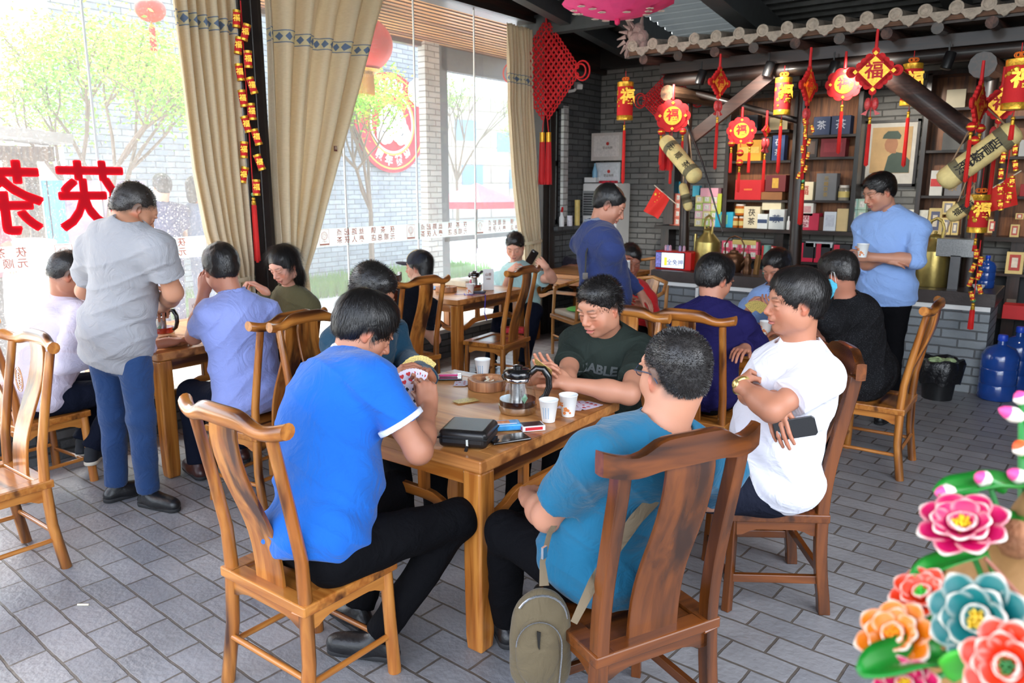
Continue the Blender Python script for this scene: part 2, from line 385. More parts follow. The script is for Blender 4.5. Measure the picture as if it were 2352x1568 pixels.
m_brick_ctr = brickmat('counter_brick', (140, 146, 150), (118, 124, 130), (88, 90, 92), .26, .075, .008, 'xz', .8, 0, .6)
m_brick_ctry = brickmat('counter_brick_y', (120, 124, 128), (100, 104, 110), (74, 76, 78), .26, .075, .008, 'yz', .8, 0, .6)
m_concrete = mat('concrete', (176, 176, 172), .85, var=.1, scale=4, bump=.2)
m_dark = mat('black_brown_paint', (34, 27, 24), .38, var=.2, bump=.15, bscale=20)
m_darkwood = wood('dark_wood_x', (48, 28, 20), (26, 17, 14), 'x', .55, (14, 10, 9))
m_darkwood_y = wood('dark_wood_y', (66, 38, 26), (34, 22, 18), 'y', .35, (16, 11, 10))
m_darkwood_z = wood('dark_wood_z', (58, 36, 28), (30, 21, 18), 'z', .35, (14, 10, 9))
m_white = mat('white_paint', (232, 232, 230), .5, var=.02)
m_steel = mat('grey_painted_steel', (66, 70, 72), .5, var=.1)
m_corr = mat('galvanised_sheet', (120, 124, 124), .35, metal=.7, var=.15)
m_glass = glassmat('window_glass', (.97, .985, .98), dust=.07, speck=.25); m_glassc = glassmat('window_glass_clean', (.97, .985, .98), dust=.06, speck=.08)  # dust scatter on the clean panes raised to imitate a washed-out view
m_glass2 = glassmat('clear_glass', (.95, .98, .98))

b = MB(); b.box((-.8, 3.3, -.1), (9.2, 11.0, .2)); structure(b.build('floor', m_floor))
# low brick wall and ledge under the windows
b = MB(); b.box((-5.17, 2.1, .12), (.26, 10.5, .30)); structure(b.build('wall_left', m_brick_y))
b = MB(); b.box((-5.16, 2.1, .285), (.32, 10.5, .04)); structure(b.build('trim_1', m_concrete, bevel=.005))
# header beam above the windows
b = MB(); b.box((-5.15, 2.15, 3.78), (.26, 10.4, .80)); structure(b.build('trim_2', m_darkwood_y))
b = MB(); b.box((-5.02, 2.15, 3.40), (.05, 10.3, .05)); structure(b.build('trim_3', m_dark))
# posts
for i, (y, w) in enumerate(((3.50, .20), (7.29, .24))):
    b = MB(); b.box((-5.06, y, 2.05), (.18, w, 4.1)); b.box((-4.965, y+.03, 2.05), (.02, w*.35, 4.1)); structure(b.build('trim_%d' % (4+i), m_dark, bevel=.008))
# side wall beyond the second post with a narrow window
b = MB()
b.box((-5.22, 8.18, 1.6), (.24, .84, 3.4)); b.box((-5.22, 7.59, .62), (.24, .36, 1.24)); b.box((-5.22, 7.59, 2.93), (.24, .36, .72)); b.box((-5.22, 7.41, 2.0), (.24, .04, 3.0))
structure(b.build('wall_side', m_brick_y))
b = MB(); b.box((-5.11, 7.80, 1.92), (.04, .10, 1.36)); structure(b.build('trim_6', m_brick_pale))
b = MB(); b.box((-5.02, 7.85, 1.20), (.22, .95, .05)); structure(b.build('trim_7', m_brick_y))
b = MB()
for z, h in ((1.27, .05), (1.95, .06), (2.57, .06)): b.box((-5.20, 7.60, z), (.06, .34, h))
for y in (7.45, 7.75): b.box((-5.20, y, 1.92), (.06, .05, 1.34))
wf = structure(b.build('window_6', m_dark)); b = MB(); b.box((-5.2, 7.6, 1.92), (.01, .30, 1.3)); b.build('pane', m_glass2, wf)
# wooden fascia between window wall and back wall, under the roof
b = MB(); b.box((-5.08, 8.0, 3.25), (.10, 1.2, .46)); structure(b.build('trim_8', m_darkwood_y))
# back wall
b = MB(); b.box((-1.2, 8.72, 1.7), (8.2, .24, 3.6)); structure(b.build('wall_back', m_brick_x))
b = MB(); b.box((-1.2, 8.52, 3.19), (8.0, .16, .22)); structure(b.build('trim_9', m_dark))
# wall on the far right side of the stall
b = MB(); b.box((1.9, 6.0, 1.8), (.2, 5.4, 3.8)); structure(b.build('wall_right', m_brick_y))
# roof: corrugated sheets (ribs run along x), a translucent stretch, steel beams
def corr(x0, x1, y0, y1, mt, name):
    vs = []; fs = []; n = int((y1-y0)/.022); prof = [0, 0, .045, .045, .02, .045, .045, 0]
    for i in range(n+1):
        y = y0+(y1-y0)*i/n; z = ceil_z(y)+prof[i % 8]+.02
        vs += [(x0, y, z), (x1, y, z)]
    fs = [(2*i, 2*i+1, 2*i+3, 2*i+2) for i in range(n)]
    o = raw(name, vs, fs, mt, smooth=False); sm = o.modifiers.new('t', 'SOLIDIFY'); sm.thickness = .004; return structure(o)
m_poly = bpy.data.materials.new('translucent_sheet'); m_poly.use_nodes = True
_t = m_poly.node_tree; _t.nodes.clear(); _o = _t.nodes.new('ShaderNodeOutputMaterial'); _a = _t.nodes.new('ShaderNodeBsdfTranslucent'); _a.inputs[0].default_value = (.20, .215, .22, 1)
_d = _t.nodes.new('ShaderNodeBsdfDiffuse'); _d.inputs[0].default_value = (.3, .32, .32, 1); _m = _t.nodes.new('ShaderNodeMixShader'); _m.inputs[0].default_value = .35
_t.links.new(_a.outputs[0], _m.inputs[1]); _t.links.new(_d.outputs[0], _m.inputs[2]); _t.links.new(_m.outputs[0], _o.inputs[0])
corr(-5.3, -4.05, -1.5, 8.6, m_corr, 'ceiling'); corr(-4.05, -3.0, 5.2, 8.6, m_poly, 'ceiling'); corr(-4.05, -3.0, -1.5, 5.2, m_corr, 'ceiling'); corr(-3.0, 2.6, -1.5, 8.6, m_corr, 'ceiling')
for i, (x, w, h) in enumerate(((-4.62, .12, .16), (-4.08, .16, .14), (-2.88, .18, .26), (-1.2, .14, .2), (.6, .14, .2))):
    b = MB(); b.bar((x, 1.0, ceil_z(1.0)-h/2-.01), (x, 8.5, ceil_z(8.5)-h/2-.01), w, h); structure(b.build('trim_%d' % (10+i), m_steel))
for i, (y, x0, x1) in enumerate(((7.1, -5.25, -4.1), (4.5, -5.1, 2.3))):
    b = MB(); b.box(((x0+x1)/2, y, ceil_z(y)-.12), (x1-x0, .12, .2)); structure(b.build('trim_%d' % (16+i), m_steel))
# window panes: five butt-jointed sheets with white silicone joints
PY = [-1.2, .2, 1.55, 2.41, 3.40, 3.60, 4.44, 5.31, 6.16, 7.16]
k = 1
for y0, y1 in zip(PY[:-1], PY[1:]):
    if abs(y0-3.40) < .01: continue
    b = MB(); b.box((WX, (y0+y1)/2, 1.84), (.010, y1-y0-.012, 3.08)); w = structure(b.build('window_%d' % (k+6), m_glass if y0 < 3.5 else m_glassc)); k += 1
b = MB()
for y in (.2, 1.55, 2.41, 4.44, 5.31, 6.16): b.box((WX, y, 1.84), (.012, .012, 3.08))
structure(b.build('trim_18', mat('silicone_joint', (240, 242, 240), .4, var=0)))
# frosted strip with red lettering, read from outside (mirrored seen from the room)
m_frost = glassmat('frosted_strip', (.86, .9, .9), dust=.60, dustcol=(.62, .66, .66))
m_redprint = mat('faded_red_print', (216, 138, 124), .6, var=0)
def band(y0, y1):
    b = MB(); b.box((WX+.008, (y0+y1)/2, 1.27), (.003, y1-y0, .148)); o = b.build('lettered_strip', m_frost)
    t = MB(); P = 1.02; U = (0, 1, 0); V = (0, 0, 1)
    y = math.ceil((y0-.38)/P)*P+.10
    while y < y1+P:
        def put(s, yy, z, sz):
            if y0+.02 < yy < y1-.02: add_text(t, s, sz, (WX+.011, yy, z), U, V, 0, .0008, mirror=True)
        # round tea-cake emblem in a rounded frame
        if y0+.05 < y < y1-.05:
            [t.tube([(WX+.011, y+q*math.cos(k*math.pi/10), 1.285+q*math.sin(k*math.pi/10)) for k in range(20)], .0016, 4, closed=True) for q in (.034, .028, .019, .010)]
            for a, c, w, h in ((0, .066, .10, .003), (0, -.066, .10, .003)): t.box((WX+.011, y, 1.27+c), (.001, w, h))
            for c in (-.05, .05): t.box((WX+.011, y+c, 1.27), (.001, .003, .132))
            t.box((WX+.011, y, 1.215), (.001, .094, .012)); put('泾茯茶', y, 1.236, .018)
        for i, (c1, c2) in enumerate(zip('点起路丝', '茶茯人秦')): put(c1, y+.16+i*.083, 1.303, .062); put(c2, y+.16+i*.083, 1.238, .062)
        for i, c1 in enumerate('镇茶茯'): put(c1, y+.55+i*.115, 1.303, .062)
        for i, c2 in enumerate('店总顺元'): put(c2, y+.55+i*.077, 1.238, .062)
        y += P
    t.build('lettering', m_redprint, o, clean=False); return o
tag(band(3.62, 7.1), 'frosted glass strip with small faded red characters on the middle windows', 'window sticker')
tag(band(-1.0, 3.38), 'frosted glass strip with small faded red characters on the left windows', 'window sticker')
m_redvinyl = leafmat('red_vinyl', (236, 40, 56))
p1 = at(215, 462, x=WX+.012); p0 = at(10, 468, x=WX+.012)
for ch, p, lab in (('茯', p1, 'large red vinyl character on the left window above the standing man in grey'), ('茶', p0, 'large red vinyl character cut by the left edge of the photo')):
    b = MB()
    for k_, (dy_, dz_) in enumerate(((0, 0), (.007, .005), (-.007, .005), (.007, -.005), (-.007, -.005), (0, .009), (0, -.009))): add_text(b, ch, .45, p+Vector((0, dy_, dz_)), (0, 1, 0), (0, 0, 1), 0, .002, mirror=True, lift=.001+.0006*k_)
    tag(b.build('window_lettering', m_redvinyl, clean=False), lab, 'window sticker')

# ---------------- outside ----------------
b = MB(); b.box((-20, 12, -.16), (30, 50, .2)); structure(b.build('courtyard_ground', mat('courtyard_paving', (196, 194, 188), .85, var=.1, scale=1.5, bump=.2)))
b = MB(); b.box((-6.1, 2.5, 3.51), (1.85, 13.5, .10)); sof = structure(b.build('porch_ceiling', wood('orange_plank', (244, 180, 112), (222, 146, 82), 'y', .35, (160, 94, 50), .5)))
b = MB()
for i in range(16): b.box((-5.35-i*.11, 2.5, 3.455), (.012, 13.5, .012))
b.build('plank_joint', mat('plank_joint', (96, 52, 28), .7), sof)
b = MB(); b.box((-7.05, 7.0, 3.55), (.08, 5.0, .3)); b.build('fascia', m_darkwood_y, sof)
# grey brick building across the courtyard
b = MB(); b.box((-11.4, 8.5, 2.6), (.8, 7.5, 5.4)); bd = tag(b.build('brick_building', m_brick_far), 'grey brick building across the courtyard behind the tree and the round red sign', 'building')
b = MB(); b.box((-10.93, 8.5, 5.3), (.3, 7.6, .16)); b.build('cornice', m_concrete, bd)
# white brick pier and glazed facade beside it
b = MB(); b.box((-7.02, 7.545, 1.75), (.12, .27, 3.5)); tag(b.build('brick_pier', m_brick_pale), 'white painted brick pier outside at the end of the plank ceiling', 'pillar')
fac = empty('glass_facade', (-7.05, 9.6, 0)); tag(fac, 'dark framed glass facade outside beside the white brick pier', 'glass wall')
b = MB(); b.box((0, -1.82, 1.72), (.12, .16, 3.44)); b.box((0, .1, 3.30), (.12, 3.9, .28)); b.box((0, .1, .98), (.12, 3.9, .07)); b.build('frame', mat('grey_metal_frame', (88, 92, 96), .5), fac)
b = MB(); b.box((0, .2, 1.8), (.01, 3.9, 2.9)); b.build('pane', glassmat('reflection_tint_glass', (.80, .88, .93)), fac)  # blue tint stands in for the darker sky reflected in this glass
b = MB(); b.box((-6.55, 8.6, .4), (.6, 3.2, .12)); bn = tag(b.build('bench', m_white, bevel=.01), 'low white bench outside against the glass facade', 'bench')
b = MB()
for y in (7.2, 8.6, 10): b.box((-6.55, y, .15), (.4, .12, .42))
b.build('leg', m_white, bn)
# building and umbrella reflected in the facade, built solid behind its glass instead
fb = empty('stone_building', (-27, 31, 0)); tag(fb, 'far pinkish stone clad building with small square windows put behind the glass as a reflection', 'building')
m_stone = brickmat('stone_cladding', (236, 216, 198), (220, 198, 180), (180, 158, 142), 2.4, .9, .05, 'yz', .9)
b = MB(); b.box((0, 0, 3.0), (2, 22, 6.2), R(-14)); b.build('wall', m_stone, fb)
b = MB()
for y, z in ((-3.2, 3.9), (-.4, 4.4), (2.2, 3.9), (-3, 1.9), (0, 2.2), (3, 2)): b.box((1.05+y*.25, y, z), (.1, 1.3, 1.0), R(-14))
b.build('window', mat('window_blue', (150, 170, 190), .2), fb)
def parasol(loc, r, h, c, lab):
    o = empty('parasol', loc); tag(o, lab, 'parasol'); b = MB(); b.tube([(0, 0, 0), (0, 0, h)], .025); b.build('pole', m_dark, o)
    b = MB(); n = 8; vs = [(0, 0, h+.5)]+[(r*math.cos(2*math.pi*i/n), r*math.sin(2*math.pi*i/n), h) for i in range(n)]+[(r*math.cos(2*math.pi*i/n), r*math.sin(2*math.pi*i/n), h-.18) for i in range(n)]
    b.add(vs, [(0, 1+i, 1+(i+1) % n) for i in range(n)]+[(1+i, 9+i, 9+(i+1) % n, 1+(i+1) % n) for i in range(n)]); cn = b.build('canopy', mat('canopy_'+lab[:6], c, .8), o)
    m = cn.modifiers.new('s', 'SOLIDIFY'); m.thickness = .01; return o
parasol((-14, 16.9, -.1), 1.3, 1.35, (214, 70, 78), 'wide crimson parasol outside seen through the glass facade')
# trees
def tree(loc, h, r, nleaf, lab, seed, col1, col2, lean=0, trunk_h=.45):
    rnd = random.Random(seed); o = empty('tree', loc); tag(o, lab, 'tree'); b = MB(); tips = []
    def br(p, d, l, rad, lv):
        q = p+d*l; b.tube([p, p+d*l*.5+Vector((rnd.uniform(-.03, .03), rnd.uniform(-.03, .03), 0)), q], [rad, rad*.85, rad*.65], 6)
        tips.append((q, lv))
        if lv < 4:
            for i in range(3 if lv else 4):
                nd = (d+Vector((rnd.uniform(-1, 1), rnd.uniform(-1, 1), rnd.uniform(-.1, .6)))*.75).normalized(); br(q, nd, l*rnd.uniform(.62, .82), rad*.6, lv+1)
    br(Vector((0, 0, 0)), Vector((lean, 0, 1)).normalized(), h*trunk_h, .05*h/3, 0)
    b.build('trunk', mat('bark', (128, 112, 98), .9, bump=.5), o, smooth=True)
    V = []; F = []; MI = []
    ends = [q for q, lv in tips if lv >= 3]
    for i in range(nleaf):
        c = rnd.choice(ends)+Vector((rnd.gauss(0, .12), rnd.gauss(0, .12), rnd.gauss(0, .10)))*r
        a = Vector((rnd.uniform(-1, 1), rnd.uniform(-1, 1), rnd.uniform(-.6, .6))).normalized(); e = a.cross(Vector((rnd.uniform(-1, 1), rnd.uniform(-1, 1), rnd.uniform(-1, 1)))).normalized(); s = rnd.uniform(.02, .038)
        k = len(V); V += [c-a*s, c+e*s*.45, c+a*s, c-e*s*.45]; F.append((k, k+1, k+2, k+3)); MI.append(rnd.random() < .4)
    fo = raw('foliage', V, F, [leafmat('leaf_a', col1), leafmat('leaf_b', col2)], o, smooth=False); fo.data.polygons.foreach_set('material_index', [int(x) for x in MI]); return o
tree((-9.5, 8.75, -.06), 3.2, 1.0, 9500, 'young tree with a thin forked trunk before the grey brick building', 3, (126, 176, 70), (168, 206, 92), trunk_h=.42)
tree((-9.3, 4.4, -.06), 3.9, 1.5, 13000, 'broad bright green tree in the courtyard behind the left window', 11, (126, 176, 70), (168, 206, 92), trunk_h=.30)
tree((-17, 19.5, -.06), 4.2, 1.6, 5000, 'green tree far off at the left part of the glass facade', 5, (96, 150, 70), (130, 176, 84))
tree((-17, 24, -.06), 4.0, 1.8, 6000, 'green tree far off at the right part of the glass facade', 6, (96, 150, 70), (130, 176, 84))
b = MB(); rnd = random.Random(2)
for i in range(9000):
    x, y = rnd.uniform(-10.9, -9.6), rnd.uniform(5.2, 12.2); h = rnd.uniform(.08, .26); a = rnd.uniform(0, 6.28); w = .012
    b.add([(x-w*math.cos(a), y-w*math.sin(a), -.06), (x+w*math.cos(a), y+w*math.sin(a), -.06), (x+rnd.uniform(-.05, .05), y+rnd.uniform(-.05, .05), h)], [(0, 1, 2)])
g = b.build('grass', leafmat('grass_blade', (112, 168, 74)), clean=False); tag(g, 'strip of green grass at the foot of the grey brick building', 'grass', kind='stuff')
# hedge bits, fair stalls and banners on the left
st = empty('market_stall', (-9.6, 3.0, -.06)); tag(st, 'weathered wooden market stall with a tiled roof at the far left outside', 'stall')
m_old = wood('weathered_wood', (120, 92, 66), (82, 66, 54), 'z', .8, (50, 42, 36), coat=0)
for p in ((0, -.9), (.1, .0), (.1, .55), (0, .75)):
    b = MB(); b.box((p[0], p[1], 1.05), (.14, .14, 2.1)); b.build('post', m_old, st)
b = MB(); b.bar((0, -1.2, 2.1), (.0, 1.0, 2.1), .2, .16); b.build('beam', m_old, st)
b = MB(); b.bar((.1, -1.6, 2.45), (.1, 1.0, 2.25), 1.0, .1); b.build('roof', mat('old_roof', (150, 150, 150), .9, bump=.5), st)
b = MB(); b.box((.1, -.35, .4), (.5, 1.0, .8)); b.build('counter', mat('stall_blue', (80, 150, 190), .6), st)
b = MB(); b.box((-9.3, 4.35, 1.0), (.04, 1.1, 1.5)); o = b.build('banner', mat('banner_lilac', (196, 176, 214), .6, var=.4, scale=3)); tag(o, 'lilac and white printed banner standing outside behind the large red character', 'banner')
b = MB(); b.box((-9.3, 3.85, 1.0), (.3, .1, 1.5)); tag(b.build('display_board', mat('board_blue', (60, 170, 215), .6)), 'narrow bright blue board outside between the stall and the banner', 'board')
b = MB(); b.box((-8.0, 3.0, .95), (.45, .42, .5)); b.box((-8.0, 3.0, .3), (.3, .3, .8)); tag(b.build('white_cabinet', m_white, bevel=.02), 'white box on a stand outside at the far left window', 'cabinet')
# round red new year sign on the brick building
sg = empty('round_sign', (-10.93, 10.66, 2.85)); tag(sg, 'big round red new year sign with 2020 on the grey brick building outside', 'sign')
m_pink = mat('sign_red', (214, 44, 66), .5, var=.05); m_sw = mat('sign_white', (250, 250, 250), .5, var=0); m_so = mat('sign_gold', (246, 190, 90), .5, var=0)
b = MB(); b.lathe([(.92, 0), (.92, .03)], (0, 0, 0), 48, axis=(1, 0, 0)); b.build('disc', m_pink, sg)
for r0, r1, mm in ((.86, .83, m_so), (.60, .57, m_so), (.56, .52, m_sw)):
    b = MB(); n = 48; vs = [(.036, rr*math.cos(2*math.pi*i/n), rr*math.sin(2*math.pi*i/n)) for rr in (r0, r1) for i in range(n)]; b.add(vs, [(i, (i+1) % n, n+(i+1) % n, n+i) for i in range(n)]); b.build('ring', mm, sg, clean=False)
b = MB(); rr = random.Random(4)
for cx, cz, s in ((.72, .62, .26), (-.62, .5, .2), (0, .02, .32), (-.2, -.2, .2), (.22, -.18, .22)):
    for i in range(7): a = i*.9; b.lathe([(s*.55, 0), (s*.5, .02)], (.04+.002*i, cx+s*.6*math.cos(a), cz+s*.5*math.sin(a)), 16, axis=(1, 0, 0))
b.build('cloud', m_sw, sg)
b = MB()
for i, ch in enumerate('2020'): a = R(90+21-14*i); add_text(b, ch, .26, (.045, -.70*math.cos(a)*-1*-1, .70*math.sin(a)), (0, math.sin(a), -math.cos(a)*-1*-1) if 0 else (0, 1, 0), (0, 0, 1), 0, .012)
for i, ch in enumerate('鼠年贺岁'): a = R(-122+22*i); add_text(b, ch, .2, (.045, .71*math.cos(a), .71*math.sin(a)), (0, math.cos(a+R(90)), math.sin(a+R(90))), (0, -math.cos(a), -math.sin(a)), 0, .008)
b.build('lettering', m_sw, sg, clean=False)
# ---------------- chairs and tables ----------------
def woods(key, a, b_, d, rough=.28, coat=.35): return {ax: wood('%s_wood_%s' % (key, ax), a, b_, ax, rough, d, 1., coat) for ax in 'xyz'}
W_GOLD = woods('golden', (200, 132, 60), (160, 92, 34), (66, 32, 12))
W_BROWN = woods('brown', (120, 64, 22), (94, 48, 15), (54, 27, 9), .25)
W_DARK = woods('dark_red', (96, 42, 24), (72, 30, 18), (34, 15, 10), .25)
W_HONEY = woods('honey', (206, 148, 84), (178, 118, 58), (118, 68, 30))
def rail_mesh(hw, z, yb, square, bump=.035):
    q_ = 1.28 if square else 1.0
    b = MB(); K = 25; n = 12; vs = []
    for i in range(K):
        t = -1+2*i/(K-1); a = abs(t)
        pl = 1/(1+math.exp((a-.50)*16)); end = max(0, (a-.66)/.34)
        zc = z+bump*pl*.8+.016*end**1.6; yc = yb-.030*(1-t*t)+.012*end**2
        hh = (.034*pl+.022*(1-pl)+.004*end)*q_; dd = (.022+.004*end) if not square else .019
        for j in range(n):
            an = 2*math.pi*(j+.5)/n; c, s = math.cos(an), math.sin(an)
            if square: m = max(abs(c), abs(s)); m = m**.8; c /= m; s /= m
            vs.append((hw*t, yc+dd*c, zc+hh*s))
    fs = [(i*n+j, i*n+(j+1) % n, (i+1)*n+(j+1) % n, (i+1)*n+j) for i in range(K-1) for j in range(n)]+[tuple(range(n))[::-1], tuple(range((K-1)*n, K*n))]
    return b.add(vs, fs)
def make_chair(ws, square=False, medal=False, S=.43, RZ=1.0, RB=-.27, w=.225, d=.20):
    t = empty('hat_chair'); n = 4 if square else 10; f = 1.0
    r = .021
    # seat frame and sunk panel
    b = MB()
    for s in (-1, 1):
        b.box((s*(w-.03), 0, S-.02), (.06, 2*d, .036)); b.box((0, s*(d-.03), S-.02), (2*w-.12, .06, .036))
    b.box((0, 0, S-.022), (2*w-.12, 2*d-.12, .022)); b.build('seat', ws['x'], t, bevel=.005)
    for nm, p0, p1, ax in (('front', (-w+.03, d-.03), (w-.03, d-.03), 'x'), ('rear', (-w+.03, -d+.03), (w-.03, -d+.03), 'x'), ('l', (-w+.03, -d+.04), (-w+.03, d-.04), 'y'), ('r', (w-.03, -d+.04), (w-.03, d-.04), 'y')):
        b = MB(); K = 13; a = Vector((*p0, 0)); c = Vector((*p1, 0)); vs = []; nrm_ = (c-a).normalized().cross(Vector((0, 0, 1)))*.011
        for i in range(K):
            u = i/(K-1); q = a+(c-a)*u; e = min(u, 1-u)*2; dz = .064-.026*(1/(1+math.exp(-(e-.28)*16)))
            vs += [q-nrm_+Vector((0, 0, S-.038)), q+nrm_+Vector((0, 0, S-.038)), q+nrm_+Vector((0, 0, S-.038-dz)), q-nrm_+Vector((0, 0, S-.038-dz))]
        b.add(vs, [(4*i+j, 4*i+(j+1) % 4, 4*i+4+(j+1) % 4, 4*i+4+j) for i in range(K-1) for j in range(4)]+[(0, 1, 2, 3), (4*K-4, 4*K-3, 4*K-2, 4*K-1)]); b.build('apron', ws[ax], t)
    sp = .018
    for s in (-1, 1):
        b = MB(); b.tube([(s*(w-.03), d-.03, S-.038), (s*(w-.03+sp*.5), d-.027, S*.5), (s*(w-.03+sp), d-.02, 0)], [r*1.1, r*1.05, r*1.15], n if not square else 4, up=(1, 0, 0) if not square else None)
        b.build('leg', ws['z'], t, smooth=not square, bevel=.004 if square else 0)
        b = MB(); pts = [(s*(w-.03+sp), -d-.01, 0), (s*(w-.028+sp*.5), -d+.022, S*.5), (s*(w-.028), -d+.028, S), (s*(w-.027), -d+.022, S+.14), (s*(w-.027), -d-.01, S+.32), (s*(w-.025), (RB+.012), RZ-.01)]
        rr = [r*1.15, r*1.1, r*1.1, r, r*.95, r*.9]
        if square:
            P5_ = []; zs_ = [p_[2] for p_ in pts]
            for q_ in range(25): zz = zs_[0]+(zs_[-1]-zs_[0])*q_/24; P5_.append((float(np.interp(zz, zs_, [p_[0] for p_ in pts])), float(np.interp(zz, zs_, [p_[1] for p_ in pts])), zz))
            P5_ = [(p_[0], sum(P5_[max(0, min(24, i_+k_))][1] for k_ in (-2, -1, 0, 1, 2))/5, p_[2]) for i_, p_ in enumerate(P5_)]
            b.add([(p_[0]+sx_*.020, p_[1]+sy_*.023, p_[2]) for p_ in P5_ for sx_, sy_ in ((-1, -1), (1, -1), (1, 1), (-1, 1))], [(4*i_+j_, 4*i_+(j_+1) % 4, 4*i_+4+(j_+1) % 4, 4*i_+4+j_) for i_ in range(24) for j_ in range(4)]+[(0, 1, 2, 3), (96, 97, 98, 99)])
        else: b.tube(pts, rr, 10)
        b.build('back_leg', ws['z'], t, smooth=True, bevel=.004 if square else 0)
    rail_mesh(.265, RZ, RB+.01, square).build('top_rail', ws['x'], t, smooth=True)
    # s-curved splat
    b = MB(); K = 15; hw = .082 if square else .066; vs = []
    for i in range(K):
        u = i/(K-1); z = S-.005+(RZ-S+.01)*u; y = (-d+.045)+((RB-.014)-(-d+.045))*u+.017*math.sin(2*math.pi*u*.95)*(1 if u < 1 else 0)
        ww = hw*(1+.10*(1-u))
        vs += [(-ww, y-.007, z), (ww, y-.007, z), (ww, y+.007, z), (-ww, y+.007, z)]
    b.add(vs, [(4*i+j, 4*i+(j+1) % 4, 4*i+4+(j+1) % 4, 4*i+4+j) for i in range(K-1) for j in range(4)]+[(0, 1, 2, 3), (4*K-4, 4*K-3, 4*K-2, 4*K-1)])
    bk = b.build('backrest', ws['z'], t, smooth=True, bevel=.003)
    if medal:
        b = MB(); zc = S+.42; yc = -d+.006
        for rr0 in (.036, .046): b.tube([(rr0*.85*math.cos(a*math.pi/12), yc, zc+rr0*1.25*math.sin(a*math.pi/12)) for a in range(24)], .0022, 5, closed=True)
        for z0 in (-.024, -.012, 0, .012, .024): b.box((0, yc, zc+z0), (.05-abs(z0), .004, .003))
        b.box((0, yc, zc), (.004, .004, .06)); b.build('carved_medallion', ws['y'], bk)
    q = .010
    for p0, p1, ax in (((-w+.02, -d+.01, .17), (w-.02, -d+.01, .17), 'x'), ((-w+.02, d-.025, .12), (w-.02, d-.025, .12), 'x'), ((-w+.02, -d, .145), (-w+.02, d-.03, .145), 'y'), ((w-.02, -d, .145), (w-.02, d-.03, .145), 'y')):
        b = MB()
        if square: b.bar(p0, p1, .022, .034)
        else: b.tube([p0, p1], q*1.1, 8)
        b.build('stretcher', ws[ax], t, smooth=not square, bevel=.003 if square else 0)
    return t
ch_gold = make_chair(W_GOLD); ch_brown = make_chair(W_BROWN, square=True); ch_med = make_chair(W_GOLD, medal=True); ch_dark = make_chair(W_DARK, square=True)
used_ch = set()
def chair(src, x, y, deg, label, group=None, sc=1.0):
    c = src if src.name not in used_ch else copy_tree(src); used_ch.add(src.name)
    c.location = (x, y, 0); c.rotation_euler = (0, 0, R(deg)); c.scale = (sc,)*3
    return tag(c, label, 'chair', 'wooden chairs with horned top rails')
C1 = chair(ch_gold, -2.02, 1.52, 0, 'golden wood chair under the man in the blue polo shirt, its back to the camera')
C2 = chair(ch_brown, -1.035, 1.93, 65, 'brown wood chair under the man in the turquoise shirt, at the front right')
C3 = chair(ch_brown, -.985, 3.075, 124, 'brown wood chair under the man in the white t-shirt')
C4 = chair(ch_med, -3.76, 1.13, 180, 'empty golden chair with a carved round medallion, at the left edge')
C4b = chair(ch_gold, -4.72, 1.72, 4, 'golden chair at the left edge under the man in the white long sleeve top')
C5 = chair(ch_gold, -.955, 4.97, 91, 'golden chair seen side-on at the right, under the man in the black shirt')
C6 = chair(ch_gold, -3.56, 2.42, 97, 'golden chair behind the man in the periwinkle shirt')
C6b = chair(ch_gold, -2.93, 2.50, -88, 'golden chair with a knotty rail end, under the man in the dark teal shirt')
C7 = chair(ch_gold, -4.11, 4.05, 87, 'golden chair behind the woman in the black cap')
C8 = chair(ch_gold, -3.93, 5.0, 97, 'empty golden chair at the far table in front of the boy')
C9 = chair(ch_gold, -1.70, 4.02, 4, 'golden chair with streaked rail, under the man in the dark indigo sweater')
C10 = chair(ch_dark, -4.42, 3.86, 100, 'dark red-brown chair by the window behind the woman in olive')
C11 = chair(ch_gold, -1.97, 3.38, 182, 'golden chair with a curled rail, under the man in the dark green t-shirt')
